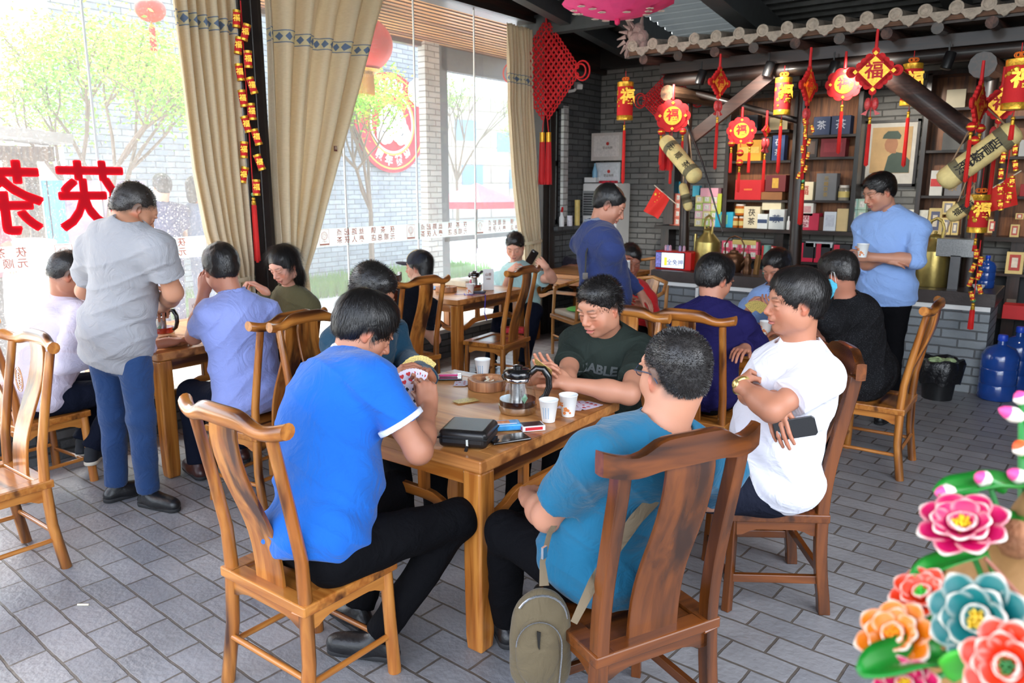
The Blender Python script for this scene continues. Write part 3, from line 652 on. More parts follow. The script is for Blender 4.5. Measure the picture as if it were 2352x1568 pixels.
def make_table():
    t = empty('square_table'); h = .49; ws = W_GOLD; T = .76
    b = MB(); b.box((0, 0, T-.024), (.98-.16, .98-.16, .046)); b.build('table_panel', wood('table_panel', (228, 168, 102), (204, 138, 74), 'x', .40, (160, 98, 50), .8, .15), t)
    b = MB()
    for s in (-1, 1): b.box((s*(h-.04), 0, T-.023), (.08, .82, .047)); b.box((0, s*(h-.04), T-.023), (.98, .08, .047))
    b.build('table_top', wood('table_edge', (206, 140, 76), (170, 106, 52), 'x', .38, (100, 56, 26), .8, .2), t, bevel=.006)
    for sx in (-1, 1):
        for sy in (-1, 1):
            b = MB(); c = h-.055; b.add(*([lambda: 0] and [[(sx*c+dx*w_, sy*c+dy*w_, z) for z, w_ in ((T-.05, .042), (.35, .042), (.06, .040), (0, .036)) for dx, dy in ((-1, -1), (1, -1), (1, 1), (-1, 1))], [(4*i+j, 4*i+(j+1) % 4, 4*i+4+(j+1) % 4, 4*i+4+j) for i in range(3) for j in range(4)]+[(0, 1, 2, 3), (12, 13, 14, 15)]]))
            b.build('leg', ws['z'], t, bevel=.010, seg=3)
    for k in range(4):
        M = Matrix.Rotation(k*math.pi/2, 4, 'Z'); ax = 'x' if k % 2 == 0 else 'y'
        b = MB(); b.box(M@Vector((0, h-.05, T-.082)), (.86, .024, .070), k*math.pi/2); b.build('apron', ws[ax], t, bevel=.003)
        K = 25; vs = []
        for i in range(K):
            u = -1+2*i/(K-1); e = 1/(1+math.exp((abs(u)-.62)*18)); z = .50+.055*e
            for dy, dz in ((-.013, -.020), (.013, -.020), (.013, .020), (-.013, .020)): vs.append(M@Vector((u*.44, h-.05+dy, z+dz)))
        b = MB(); b.add(vs, [(4*i+j, 4*i+(j+1) % 4, 4*i+4+(j+1) % 4, 4*i+4+j) for i in range(K-1) for j in range(4)]+[(0, 1, 2, 3), (4*K-4, 4*K-3, 4*K-2, 4*K-1)]); b.build('hump_rail', ws[ax], t, bevel=.003)
        for s in (-1, 1):
            b = MB(); b.box(M@Vector((s*.17, h-.05, .61)), (.042, .024, .08), k*math.pi/2); b.build('strut', ws['z'], t)
    return t
T1 = make_table(); T1.location = (-2.09, 2.43, 0); tag(T1, 'golden wood square table in the foreground with a teapot and cups on it', 'table', 'square wooden tables')
T2 = dup(T1, (-4.65, 2.66, 0), 0, 'golden wood square table by the left window, beside the man in jeans')
T3 = dup(T1, (-4.65, 5.25, 0), 0, 'golden wood square table by the middle windows, in front of the boy')
T4 = dup(T1, (-1.72, 4.75, 0), 0, 'golden wood square table where the men in light blue and indigo play cards')
T5 = dup(T1, (-4.45, 7.35, 0), 0, 'golden wood table behind the boy where a small child reads')
# rounded armchairs with cushions
def make_armchair():
    t = empty('round_armchair'); ws = W_HONEY
    b = MB(); b.box((0, 0, .40), (.54, .48, .045)); b.build('seat', ws['x'], t, bevel=.01)
    b = MB(); b.box((0, .0, .45), (.46, .42, .05)); b.build('cushion', mat('beige_cushion', (190, 180, 166), .9, bump=.3), t, bevel=.018, seg=3)
    for sx in (-1, 1):
        b = MB(); b.tube([(sx*.25, .21, 0), (sx*.25, .21, .4), (sx*.255, .19, .68)], .017, 8); b.build('leg', ws['z'], t, smooth=True)
        b = MB(); b.tube([(sx*.24, -.21, 0), (sx*.24, -.21, .4), (sx*.22, -.25, .80)], .017, 8); b.build('leg', ws['z'], t, smooth=True)
        b = MB(); b.tube([(sx*.25, -.2, .14), (sx*.25, .2, .14)], .011, 8); b.build('stretcher', ws['y'], t, smooth=True)
    b = MB(); b.tube([(-.26, .20, .68), (-.30, .05, .70), (-.29, -.12, .75), (-.2, -.26, .82), (0, -.31, .85), (.2, -.26, .82), (.29, -.12, .75), (.30, .05, .70), (.26, .20, .68)], [.018]*9, 8); b.build('arm_rail', ws['x'], t, smooth=True)
    b = MB(); b.bar((0, -.20, .42), (0, -.305, .84), .16, .014, up=(0, 1, .2)); b.build('backrest', ws['z'], t)
    b = MB(); b.tube([(-.25, .21, .2), (.25, .21, .2)], .011, 8); b.build('stretcher', ws['x'], t, smooth=True)
    return t
AC = make_armchair()
def arm(x, y, deg, label, first=[1]):
    c = AC if first[0] else copy_tree(AC); first[0] = 0; c.location = (x, y, 0); c.rotation_euler = (0, 0, R(deg)); return tag(c, label, 'armchair', 'round backed armchairs')
arm(-3.98, 6.45, 150, 'round backed armchair with a green pad on its seat, beside the boy')
arm(-4.02, 8.05, 200, 'round backed armchair with beige cushion, nearest the counter end behind the man in red')
arm(-3.35, 6.25, 165, 'round backed armchair half hidden by the man in the red shirt')
b = MB(); b.lathe([(.15, 0), (.17, .012), (.15, .022)], (-3.98, 6.45, .478), 24); tag(b.build('seat_pad', mat('green_plastic', (96, 206, 96), .4), smooth=True), 'round bright green pad on the seat of the armchair beside the boy', 'seat pad')
# ---------------- people ----------------
def basis(fwd, up=(0, 0, 1)):
    f = nrm(fwd); u = np.array(up, float); r = nrm(np.cross(f, u)); u = np.cross(r, f); return np.stack([r, f, u], 1)  # columns right, fwd, up
SKIN = {}
def skinmat(name, rough=.5):
    if name in MATS: return MATS[name]
    m, nt, b = new_mat(name); N = nt.nodes; L = nt.links
    at_ = N.new('ShaderNodeAttribute'); at_.attribute_name = 'tone'; L.new(at_.outputs['Color'], b.inputs['Base Color'])
    b.inputs['Roughness'].default_value = rough; b.inputs['Subsurface Weight'].default_value = .12; b.inputs['Subsurface Radius'].default_value = (.012, .004, .002)
    tc = N.new('ShaderNodeTexCoord'); n2 = N.new('ShaderNodeTexNoise'); n2.inputs['Scale'].default_value = 220; n2.inputs['Detail'].default_value = 3; L.new(tc.outputs['Object'], n2.inputs['Vector'])
    bp = N.new('ShaderNodeBump'); bp.inputs['Strength'].default_value = .10; bp.inputs['Distance'].default_value = .002; L.new(n2.outputs[0], bp.inputs['Height']); L.new(bp.outputs[0], b.inputs['Normal'])
    MATS[name] = m; return m
def cloth(name, col, rough=.85, weave=.25, check=None, stripes=None):
    if name in MATS: return MATS[name]
    m, nt, b = new_mat(name); N = nt.nodes; L = nt.links; c = lin(col)
    tc = N.new('ShaderNodeTexCoord'); no = N.new('ShaderNodeTexNoise'); no.inputs['Scale'].default_value = 5; no.inputs['Detail'].default_value = 3; no.inputs['Distortion'].default_value = 1; L.new(tc.outputs['Object'], no.inputs['Vector'])
    cr = N.new('ShaderNodeValToRGB'); cr.color_ramp.elements[0].color = (*[v*.93 for v in c], 1); cr.color_ramp.elements[1].color = (*[min(1, v*1.06) for v in c], 1); L.new(no.outputs[0], cr.inputs[0]); out = cr.outputs[0]
    if check:
        ck = N.new('ShaderNodeTexVoronoi'); ck.inputs['Scale'].default_value = check[0]; L.new(tc.outputs['Object'], ck.inputs['Vector'])
        r2 = N.new('ShaderNodeValToRGB'); r2.color_ramp.elements[0].position = check[2]; r2.color_ramp.elements[1].position = check[2]+.06; r2.color_ramp.elements[0].color = (1, 1, 1, 1); r2.color_ramp.elements[1].color = (0, 0, 0, 1); L.new(ck.outputs['Distance'], r2.inputs[0])
        mx = N.new('ShaderNodeMix'); mx.data_type = 'RGBA'; L.new(r2.outputs[0], mx.inputs[0]); L.new(out, mx.inputs[6]); mx.inputs[7].default_value = (*lin(check[1]), 1); out = mx.outputs[2]
    L.new(out, b.inputs['Base Color']); b.inputs['Roughness'].default_value = rough; b.inputs['Specular IOR Level'].default_value = .25; b.inputs['Sheen Weight'].default_value = .15 if sum(col) > 150 else 0
    if sum(col) <= 150: b.inputs['Specular IOR Level'].default_value = .08
    n3 = N.new('ShaderNodeTexNoise'); n3.inputs['Scale'].default_value = 8; n3.inputs['Detail'].default_value = 4; n3.inputs['Distortion'].default_value = 2.5; L.new(tc.outputs['Object'], n3.inputs['Vector'])
    wv = N.new('ShaderNodeTexNoise'); wv.inputs['Scale'].default_value = 420; L.new(tc.outputs['Object'], wv.inputs['Vector'])
    ma = N.new('ShaderNodeMath'); ma.operation = 'MULTIPLY_ADD'; ma.inputs[1].default_value = weave*.12; L.new(wv.outputs[0], ma.inputs[0]); L.new(n3.outputs[0], ma.inputs[2])
    bp = N.new('ShaderNodeBump'); bp.inputs['Strength'].default_value = .55; bp.inputs['Distance'].default_value = .02; L.new(ma.outputs[0], bp.inputs['Height']); L.new(bp.outputs[0], b.inputs['Normal'])
    MATS[name] = m; return m
def hairmat(name, col):
    if name in MATS: return MATS[name]
    m, nt, b = new_mat(name); b.inputs['Base Color'].default_value = (*lin(col), 1); b.inputs['Roughness'].default_value = .42; b.inputs['Specular IOR Level'].default_value = .6
    tc = nt.nodes.new('ShaderNodeTexCoord'); n2 = nt.nodes.new('ShaderNodeTexNoise'); n2.inputs['Scale'].default_value = 150; nt.links.new(tc.outputs['Object'], n2.inputs['Vector'])
    bp = nt.nodes.new('ShaderNodeBump'); bp.inputs['Strength'].default_value = .25; bp.inputs['Distance'].default_value = .003; nt.links.new(n2.outputs[0], bp.inputs['Height']); nt.links.new(bp.outputs[0], b.inputs['Normal']); MATS[name] = m; return m
def ik(a, b, l1, l2, hint):
    a, b = np.array(a, float), np.array(b, float); d = b-a; L = np.linalg.norm(d); Lc = min(L, (l1+l2)*.995); n = d/(L+1e-9)
    x = (l1*l1-l2*l2+Lc*Lc)/(2*Lc); h = math.sqrt(max(0, l1*l1-x*x)); hv = np.array(hint, float); hv = hv-n*(hv@n); hv = nrm(hv); return a+n*x+hv*h
FING = [(.032, .088, (.043, .026, .021), .0088), (.0105, .094, (.048, .030, .022), .0090), (-.011, .090, (.044, .027, .021), .0086), (-.031, .080, (.034, .021, .019), .0078)]
def hand_prims(w, fwd, back, right, curl=(.3, .4, .3), spread=.03, thumb=(.5, .3), s=1.0):
    """right: is a right hand; back: direction the back of the hand faces"""
    w = np.array(w, float); f = nrm(fwd); bk = np.array(back, float); bk = nrm(bk-f*(bk@f)); x = np.cross(f, bk)*(-1 if right else 1)  # x: thumb side
    T = lambda p: w+(x*p[0]+f*p[1]+bk*p[2])*s
    R3 = np.stack([x, f, bk], 1)
    pr = [cone(T((0, -.02, 0)), T((0, .03, 0)), .027*s, .030*s, .02, flat=(bk, .72)), ell(T((.002, .052, 0)), A((.041, .048, .0155))*s, R3, .012)]
    pr.append(ell(T((.024, .030, -.010)), A((.018, .032, .016))*s, R3, .012)); pr.append(ell(T((-.024, .035, -.008)), A((.015, .034, .014))*s, R3, .012))
    curls = curl if hasattr(curl[0], '__len__') else [curl]*4
    for i, (fx, fy, L, r) in enumerate(FING):
        p = T((fx, fy, 0)); a = 0; sp = (fx/.032)*spread; d0 = f*math.cos(sp)+x*math.sin(sp)
        pr.append(cone(T((fx*.8, fy-.035, 0)), p, r*s*1.05, r*s*1.12, .008))
        for j in range(3):
            a += curls[i][j]; d = d0*math.cos(a)-bk*math.sin(a); q = p+d*L[j]*s
            pr.append(cone(p, q, r*s*(1.05-.10*j), r*s*(.97-.10*j), .0025)); p = q
    a, c = thumb; d = nrm(f*math.cos(a)+x*math.sin(a)-bk*c*.6); p = T((.026, .018, -.006)); q = p+d*.040*s; pr.append(cone(p, q, .015*s, .0115*s, .010))
    d2 = nrm(d+f*.35-bk*c*.7-x*.1*0); q2 = q+d2*.030*s; pr.append(cone(q, q2, .0112*s, .0100*s, .004)); d3 = nrm(d2+f*.2-bk*c*.5); pr.append(cone(q2, q2+d3*.024*s, .0100*s, .0082*s, .003))
    return pr
def head_prims(c, Rb, s, ears=True, fat=1.0, mouth=0):
    T = lambda p: np.array(c)+Rb@(np.array(p, float)*s)
    E = lambda p, r, k=.012, op='u', rot=None: ell(T(p), A(r)*s, Rb if rot is None else Rb@rot, k, op)
    def ry(a): c_, s_ = math.cos(a), math.sin(a); return np.array([[c_, 0, s_], [0, 1, 0], [-s_, 0, c_]])
    def rz(a): c_, s_ = math.cos(a), math.sin(a); return np.array([[c_, -s_, 0], [s_, c_, 0], [0, 0, 1]])
    P = [E((0, -.018, .036), (.076, .095, .084), .02), E((0, .020, -.020), (.066*fat, .072, .088), .03), E((0, .034, -.074), (.047*fat, .044, .042), .03), E((0, .062, -.098), (.022, .020, .016), .025),
         E((.040*fat, .050, -.036), (.026, .024, .030), .025), E((-.040*fat, .050, -.036), (.026, .024, .030), .025), E((.052*fat, -.002, -.062), (.016, .030, .032), .03), E((-.052*fat, -.002, -.062), (.016, .030, .032), .03),
         E((0, .070, .030), (.052, .020, .022), .022)]
    for sx in (-1, 1):
        P.append(E((sx*.030, .0985, .000), (.019, .016, .011), .014, 's')); P.append(E((sx*.031, .079, -.0015), (.0165, .0125, .0115), .005))
        P.append(E((sx*.030, .086, .0185), (.024, .008, .005), .010)); P.append(E((sx*.031, .0815, -.0150), (.015, .007, .004), .010))
    P += [cone(T((0, .084, .010)), T((0, .1085, -.030)), .0085*s, .0120*s, .010), E((.0125, .098, -.036), (.0090, .0105, .0080), .006), E((-.0125, .098, -.036), (.0090, .0105, .0080), .006)]
    for sx in (-1, 1): P.append(E((sx*.0065, .100, -.0435), (.0035, .005, .003), .002, 's'))
    P += [E((0, .088, -.056), (.028, .012, .014), .010), E((0, .0935, -.0615), (.0230, .0095, .0052), .005), E((0, .0912, -.0740-mouth*.004), (.0200, .0100, .0060), .005), E((0, .103, -.0678-mouth*.003), (.024, .006, .0014+mouth*.004), .002, 's')]
    if ears:
        for sx in (-1, 1):
            rot = rz(sx*-.38)@ry(sx*.16); P.append(E((sx*.078, -.014, -.006), (.0075, .0190, .0325), .006, rot=rot)); P.append(E((sx*.0865, -.006, -.001), (.006, .0095, .0170), .005, 's', rot=rot)); P.append(E((sx*.076, -.004, -.031), (.0065, .0085, .010), .006)); P.append(E((sx*.0755, .002, -.006), (.0045, .006, .009), .004))
    return P
def face_cols(V, c, Rb, s, base, hair, brow, lip, scalp, beard=0., fringe=.075):
    p = ((V-np.array(c, np.float32))@Rb.astype(np.float32))/s; x, y, z = p[:, 0], p[:, 1], p[:, 2]; ax = np.abs(x)
    C = np.tile(np.array(lin(base)), (len(V), 1)); sm = lambda v, a, b_: np.clip((v-a)/(b_-a), 0, 1)
    def mixc(col, w): C[:] = C*(1-w[:, None])+np.array(lin(col))*w[:, None]
    front = sm(y, .045, .07)
    red = [min(255, base[0]+2), base[1]*.80, base[2]*.74]
    mixc(red, .55*np.exp(-(((ax-.042)/.020)**2+((z+.036)/.020)**2))*front); mixc(red, .5*np.exp(-((x/.013)**2+((z+.034)/.014)**2))*front)
    mixc(red, .65*sm(ax, .074, .080)*sm(.03-y, 0, .02)*sm(.045-np.abs(z+.004), 0, .01))
    mixc([base[0]*.75, base[1]*.68, base[2]*.62], .35*np.exp(-(((ax-.031)/.02)**2+((z+.004)/.013)**2))*front)
    if beard: mixc([base[0]*.6, base[1]*.58, base[2]*.58], beard*sm(-z, .045, .062)*sm(y, .0, .03)*sm(.055-ax, 0, .02))
    # scalp under the hair
    top = sm(z-(-.01+.9*np.clip(y, -1, .06)+.0*ax), .0, .022)*sm(.088-y, -.004, .01)*sm(z+.045+0*y, 0, .02); mixc(scalp, np.maximum(top*sm(fringe-y-(.085-z)*.2, 0, .012), sm(-y, .030, .048)*sm(z, -.062, -.035)))
    # brows, lashes, lips, nostrils
    zb = .0225+.006*np.clip((ax-.012)/.03, 0, 1)-.10*np.clip(ax-.040, 0, 1)*3
    mixc(brow, .85*np.exp(-((z-zb)/.0042)**2)*sm(ax, .009, .016)*sm(.055-ax, 0, .012)*front)
    zl = -.0035-.5*(ax-.031)**2*20*.1+.002*0; ze = zl-.16*np.abs(ax-.031)**2*20
    mixc((26, 18, 16), .95*np.exp(-((z-(-.0030-6.*(ax-.031)**2))/.0015)**2)*sm(ax, .0155, .018)*sm(.0475-ax, 0, .003)*front)
    inl = sm(1-((x/.0235)**2+((z+.0680)/.0125)**2), 0, .25)*sm(y, .075, .085); mixc(lip, .8*inl); mixc((70, 30, 28), .8*np.exp(-((z+.0678)/.0014)**2)*sm(.022-ax, 0, .004)*sm(y, .08, .088))
    mixc((60, 30, 26), .8*np.exp(-(((ax-.0065)/.0032)**2+((z+.0435)/.0028)**2))*sm(y, .09, .094))
    return C
def hair_strands(V, Fq, c, Rb, s, n, L, rnd, lift=.25, crown=(0, -.055, .10), mode='down', parent=None, m=None, wid=.0011, msk=None):
    tri = V[Fq]; ctr = tri.mean(1); nn = np.cross(tri[:, 2]-tri[:, 0], tri[:, 3]-tri[:, 1]); ar = np.linalg.norm(nn, axis=1)+1e-12; nn = nn/ar[:, None]
    out = ctr-np.array(c); nn *= np.sign((nn*out).sum(1))[:, None]
    pl = (ctr-np.array(c))@Rb/s; ok = np.ones(len(ctr), bool) if msk is None else msk(pl)
    pr = ar*ok; pr /= pr.sum(); idx = rnd.choice(len(ctr), n, p=pr)
    K = 5; root = ctr[idx]+rnd.normal(0, .0015, (n, 3)); N_ = nn[idx]; cr = np.array(c)+Rb@(np.array(crown)*s)
    rad = root-cr; rad = rad-N_*(rad*N_).sum(1)[:, None]; rad /= np.linalg.norm(rad, axis=1)[:, None]+1e-6
    dn = np.tile(np.array([0, 0, -1.]), (n, 1)); dn = dn-N_*(dn*N_).sum(1)[:, None]
    if mode == 'down': D = rad*.8+dn*.5
    elif mode == 'fwd': D = rad*.5+np.tile(Rb[:, 1], (n, 1))*.7
    else: D = rad*.25
    D += rnd.normal(0, .16, (n, 3)); D = D-N_*(D*N_).sum(1)[:, None]*.8; D = D/(np.linalg.norm(D, axis=1)[:, None]+1e-6)
    ln = L*rnd.uniform(.6, 1.15, n); W_ = np.cross(D, N_); W_ /= np.linalg.norm(W_, axis=1)[:, None]+1e-6
    P = []; p = root.copy(); d = N_*lift+D*(1-lift) if mode != 'up' else N_*.8+D*.35
    for k in range(K):
        w = wid*(1-.8*k/(K-1)); P += [p-W_*w, p+W_*w]; d = d/np.linalg.norm(d, axis=1)[:, None]; p = p+d*(ln/(K-1))[:, None]
        if mode != 'up': d = d*.75+D*.25-N_*.10+np.array([0, 0, -.03])
    P = np.stack(P, 1).reshape(-1, 3); base = np.arange(n)[:, None]*(2*K); q = []
    for k in range(K-1): q.append(np.stack([base[:, 0]+2*k, base[:, 0]+2*k+1, base[:, 0]+2*k+3, base[:, 0]+2*k+2], 1))
    return P.astype(np.float32), np.concatenate(q)
def hair_prims(c, Rb, s, style):
    T = lambda p: np.array(c)+Rb@(np.array(p, float)*s); E = lambda p, r, k=.012, op='u': ell(T(p), A(r)*s, Rb, k, op)
    t = dict(buzz=.003, short=.012, thick=.018, balding=.010, long=.016, crop=.010)[style]
    P = [E((0, -.020, .036), (.076+t*.75, .095+t*.8, .084+t), .01)]
    if style in ('thick', 'short', 'crop'): P.append(E((0, .018, .072), (.064+t*.5, .064+t*.3, .048+t*.8), .02))
    P.append(E((0, -.055, -.010), (.060+t*.6, .050+t*.6, .062), .02))
    if style == 'long': P += [E((0, -.050, -.06), (.078, .058, .11), .02)]
    # cut away the face and the neck
    P.append(E((0, .112, -.040), (.078, .068, {'thick': .120, 'long': .116}.get(style, .127)), .006, 's')); P.append(E((0, .085, -.05), (.12, .062, .075), .006, 's'))
    if style != 'long': P.append(E((0, -.03, -.125 if style != 'buzz' else -.112), (.12, .10, .072), .008, 's'))
    for sx in (-1, 1): P.append(E((sx*.088, -.004, -.018), (.024, .030 if style != 'buzz' else .036, .040), .004, 's'))
    if style == 'balding': P.append(E((0, .035, .125), (.055, .075, .045), .01, 's'))
    return P
def person(name_label, J, look, shirt, pants, shoes=None, hair='short', hair_col=(20, 17, 16), skin=(196, 140, 112), build=1.0, hs=1.06, group=None, res=(.0032, .0032, .0065), hands=None, sleeve='short', cuff=.62, hem=.06, collar=None, strands=0, strandL=.02, smode='down', slift=.25, legs=True, roll=0, beard=.15, belt=None, fold=1.0, seed=1, mouth=0, fat=1.0, loose=.0, brow=None, hair_h=.0016, neck_r=.055, root=None, seat_flat=None, torso=None, dep=1.0, hsc=.94, collar_h=-.012):
    J = {k: np.array(v, float) for k, v in J.items()}; skin = tuple(v*f for v, f in zip(skin, (.95, .93, .92)))
    rt = empty('person', (float(J['pelvis'][0]), float(J['pelvis'][1]), 0)); tag(rt, name_label, 'person', group); org = np.array([J['pelvis'][0], J['pelvis'][1], 0])
    for k in J:
        if not k.startswith('toe'): J[k] = J[k]-org
    hc = J['head']; lk = np.array(look, float); Rb = basis(lk)
    if roll: a = roll; q = np.array([[math.cos(a), 0, math.sin(a)], [0, 1, 0], [-math.sin(a), 0, math.cos(a)]]); Rb = Rb@q
    S_ = hs; shR, shL, pel, nk = J['shR'], J['shL'], J['pelvis'], J['neck']
    rt_ax = nrm(shR-shL); up = nrm(nk-pel); fw = nrm(np.cross(up, rt_ax)); rt_ax = np.cross(fw, up); TB = np.stack([rt_ax, fw, up], 1)
    for sd in 'LR':
        w = J['wr'+sd]; sh = J['sh'+sd]
        if 'el'+sd not in J: J['el'+sd] = ik(sh, w, .285*S_, .245*S_, J.get('eh'+sd, np.array([0, 0, -1.])+rt_ax*(.4 if sd == 'R' else -.4)-fw*.3))
    w_ = build; D = nk-pel; LT = np.linalg.norm(D)
    mid = lambda t, f=0., r=0.: pel+D*t+fw*f+rt_ax*r
    sw = np.linalg.norm(shR-shL)/2
    def torso_pr(o, sh=True):
        o2 = o+.012 if o > 0 else o; P = [ell(mid(.02, -.005), (.160*w_+o2, .120*w_+o2, .125+o2*.5), TB, .05), ell(mid(.30, .012*w_), (.148*w_+o, .118*w_*dep+o, .15), TB, .08), ell(mid(.62, .0), (.158*w_+o, .112*w_*dep+o, .18), TB, .08),
             ell(mid(.80, -.012), (sw*.86+o, .092*w_+o, .10), TB, .06), cone(shL, shR, .056+o, .056+o, .05), cone(nk-up*.05-fw*.012, (shL+nk-up*.04)/2+(shL-nk)*.12, .054+o, .046+o, .05), cone(nk-up*.05-fw*.012, (shR+nk-up*.04)/2+(shR-nk)*.12, .054+o, .046+o, .05)]
        if torso and o > 0: P += torso(mid, TB, o)
        return P
    # ---- body: head, neck, torso core, arms, hands as one mesh
    nb = nk-up*.05; hp = head_prims(hc, Rb, S_, fat=fat, mouth=mouth)
    skull = hc+Rb@(np.array([0, -.022, -.045])*S_)
    hp += [cone(skull, nb, neck_r*S_, (neck_r+.004)*S_, .02), cone(nb, nb-up*.06, (neck_r+.004)*S_, .07, .03)]
    vh, fh = mesh_sdf(hp, res[0]); scalp = tuple((np.array(hair_col)*.55+np.array(skin)*.45) if hair in ('buzz', 'balding') else np.array(hair_col)*.8+np.array(skin)*.2)
    cols = [face_cols(vh, hc, Rb, S_, skin, hair_col, brow or tuple(np.array(hair_col)*.7+np.array(skin)*.3), (176, 92, 86), scalp, beard)]; parts = [(vh, fh)]
    b0 = np.array(lin(skin)); hnd = hands or {}
    for sd in 'LR':
        sh, el_, wr = J['sh'+sd], J['el'+sd], J['wr'+sd]; fa = nrm(wr-el_)
        hd = dict(fwd=fa, back=(0, 0, 1), curl=(.35, .45, .3)); hd.update(hnd.get(sd, {}))
        th = .74 if sleeve == 'long' or (sleeve == 'elbow' and cuff > .5) else 1.0; ap = [cone(sh, el_, .048*S_*(w_**.5)*th, .040*S_*th, .03), cone(el_, el_+(wr-el_)*.35, .041*S_*th, .042*S_*th, .03), cone(el_+(wr-el_)*.3, wr, .042*S_*th, .026*S_, .03)]
        ap += hand_prims(wr, hd['fwd'], hd['back'], sd == 'R', hd['curl'], hd.get('spread', .03), hd.get('thumb', (.5, .3)), S_*hd.get('s', hsc))
        va, fa_ = mesh_sdf(ap, res[1]); parts.append((va, fa_)); c = np.tile(b0, (len(va), 1))
        tip = np.linalg.norm(va-(wr+nrm(hd['fwd'])*.15), axis=1); w2 = np.clip(1-tip/.09, 0, 1)[:, None]*.35; c = c*(1-w2)+np.array(lin((skin[0], skin[1]*.84, skin[2]*.80)))*w2; cols.append(c)
    vt, ft = mesh_sdf(torso_pr(-.018), .016); parts.append((vt, ft)); cols.append(np.tile(b0, (len(vt), 1)))
    if legs:
        lp = []
        for sd in 'LR': lp += [cone(J['hip'+sd], J['kn'+sd], .05, .035, .02), cone(J['kn'+sd], J['an'+sd], .035, .030, .02)]
        vl, fl = mesh_sdf(lp, .011); parts.append((vl, fl)); cols.append(np.tile(b0, (len(vl), 1)))
    body = np_mesh('body', parts, skinmat('skin'), rt, cols)
    # ---- hair
    if hair != 'none':
        fn = (lambda P: hair_h*wob(P, 110, seed)) if hair_h else None
        hv, hf = mesh_sdf(hair_prims(hc, Rb, S_, hair), res[0]*1.1, fn)
        if hair == 'balding' or hair == 'buzz': pass
        hp_ = [(hv, hf)]
        if strands:
            rnd = np.random.default_rng(seed); hp_.append(hair_strands(hv, hf, hc, Rb, S_, strands, strandL, rnd, slift, mode=smode, msk=(lambda p: (p[:, 1] < .01)) if hair == 'long' else None))
        np_mesh('hair', hp_, hairmat('hair_%d_%d' % (hair_col[0], hair_col[2]), hair_col), rt)
    # ---- shirt
    o = .012+loose; sp = torso_pr(o)
    for sd in 'LR':
        sh, el_, wr = J['sh'+sd], J['el'+sd], J['wr'+sd]; d = nrm(el_-sh)
        if sleeve == 'short':
            e = sh+(el_-sh)*cuff; sp.append(cone(sh, sh+(el_-sh)*(cuff+.2), .060*w_**.5+o*.6, .064*w_**.5+loose, .035, cut=[(e, d)]))
        elif sleeve == 'elbow':
            f2 = nrm(wr-el_); e = el_+(wr-el_)*cuff; sp += [cone(sh, el_, .060*w_**.5+o*.5, .054, .03), cone(el_, el_+(wr-el_)*(cuff+.2), .056, .050, .02, cut=[(e, f2)])]
        else:
            f2 = nrm(wr-el_); e = wr-f2*.015; sp += [cone(sh, el_, .058*w_**.5+o*.5, .055, .03), cone(el_, wr, .055, .042, .03, cut=[(e, f2)])]
    sp.append(cone(nk-up*.03-fw*.005, nk+up*.16, (neck_r+.008)*S_, (neck_r+.018)*S_, .006, 's'))
    sp.append(ell(nk+fw*.045-up*.045, (.055, .035, .045), TB, .01, 's'))
    cut_o = pel+up*(-hem)
    hcut = [(cut_o, -up)]
    def fdisp(P):
        q = (P-pel.astype(np.float32))@TB.astype(np.float32); z = q[:, 2]; 
        lowz = np.clip(1-(z-.02)/(.5*LT), 0, 1); a = np.sin(z*58+3.2*np.sin(q[:, 0]*9+seed)+2.4*np.sin(q[:, 1]*12+seed*2)); b_ = wob(P, 26, seed+3.3)
        r = np.abs(np.sin(z*21+q[:, 0]*16*(1 if seed % 2 else -1)+1.5*wob(P, 9, seed)))
        return fold*(.0032*lowz*a-.0045*b_-.006*(1-r)**3)
    sv, sf = mesh_sdf(sp, res[2], fdisp, cuts=hcut); so = np_mesh('shirt', [(sv, sf)], shirt, rt)
    if collar:
        cp = [cone(nk-up*.052-fw*.006, nk+up*collar_h, (neck_r+.026)*S_, (neck_r+.016)*S_, .01), cone(nk-up*.1, nk+up*.08, (neck_r+.008)*S_, (neck_r+.010)*S_, .004, 's'), ell(nk+fw*.085-up*.01, (.022, .05, .06), TB, .01, 's')]
        cv, cf = mesh_sdf(cp, .004); np_mesh('collar', [(cv, cf)], collar, rt)
    # ---- trousers and shoes
    if legs:
        pp = [ell(mid(.0, -.012), (.158*w_, .118*w_, .105), TB, .04, cut=[(pel+up*.06, up)])]
        for sd in 'LR':
            hp2, kn, an = J['hip'+sd], J['kn'+sd], J['an'+sd]; pp += [cone(hp2, kn, .088*w_**.6, .066, .05)]; dn = nrm(an-kn)
            pp.append(cone(kn, an+dn*.02, .068, .056, .03, cut=[(an+dn*.0, dn)]))
        pz = []
        if torso and hem > .11 and np.linalg.norm(J['knR']-J['hipR']-np.array([0, 0, J['knR'][2]-J['hipR'][2]])) < .15: pp.append(ell(pel-up*.10, (.150*w_, .112*w_, .15), TB, .04))
        if seat_flat is not None: pz.append((np.array([0, 0, seat_flat]), np.array([0, 0, -1.])))
        pv, pf = mesh_sdf(pp, .0085, lambda P: .004*wob(P, 30, seed)-.004*(1-np.abs(wob(P, 16, seed+1)))**4, cuts=pz); np_mesh('trousers', [(pv, pf)], pants, rt)
        if belt is not None:
            bv, bf = mesh_sdf([ell(mid(.0, -.012), (.158*w_+.006, .118*w_+.006, .105), TB, .04)], .006, cuts=[(pel+up*.085, up), (pel+up*.05, -up)]); np_mesh('belt', [(bv, bf)], belt, rt)
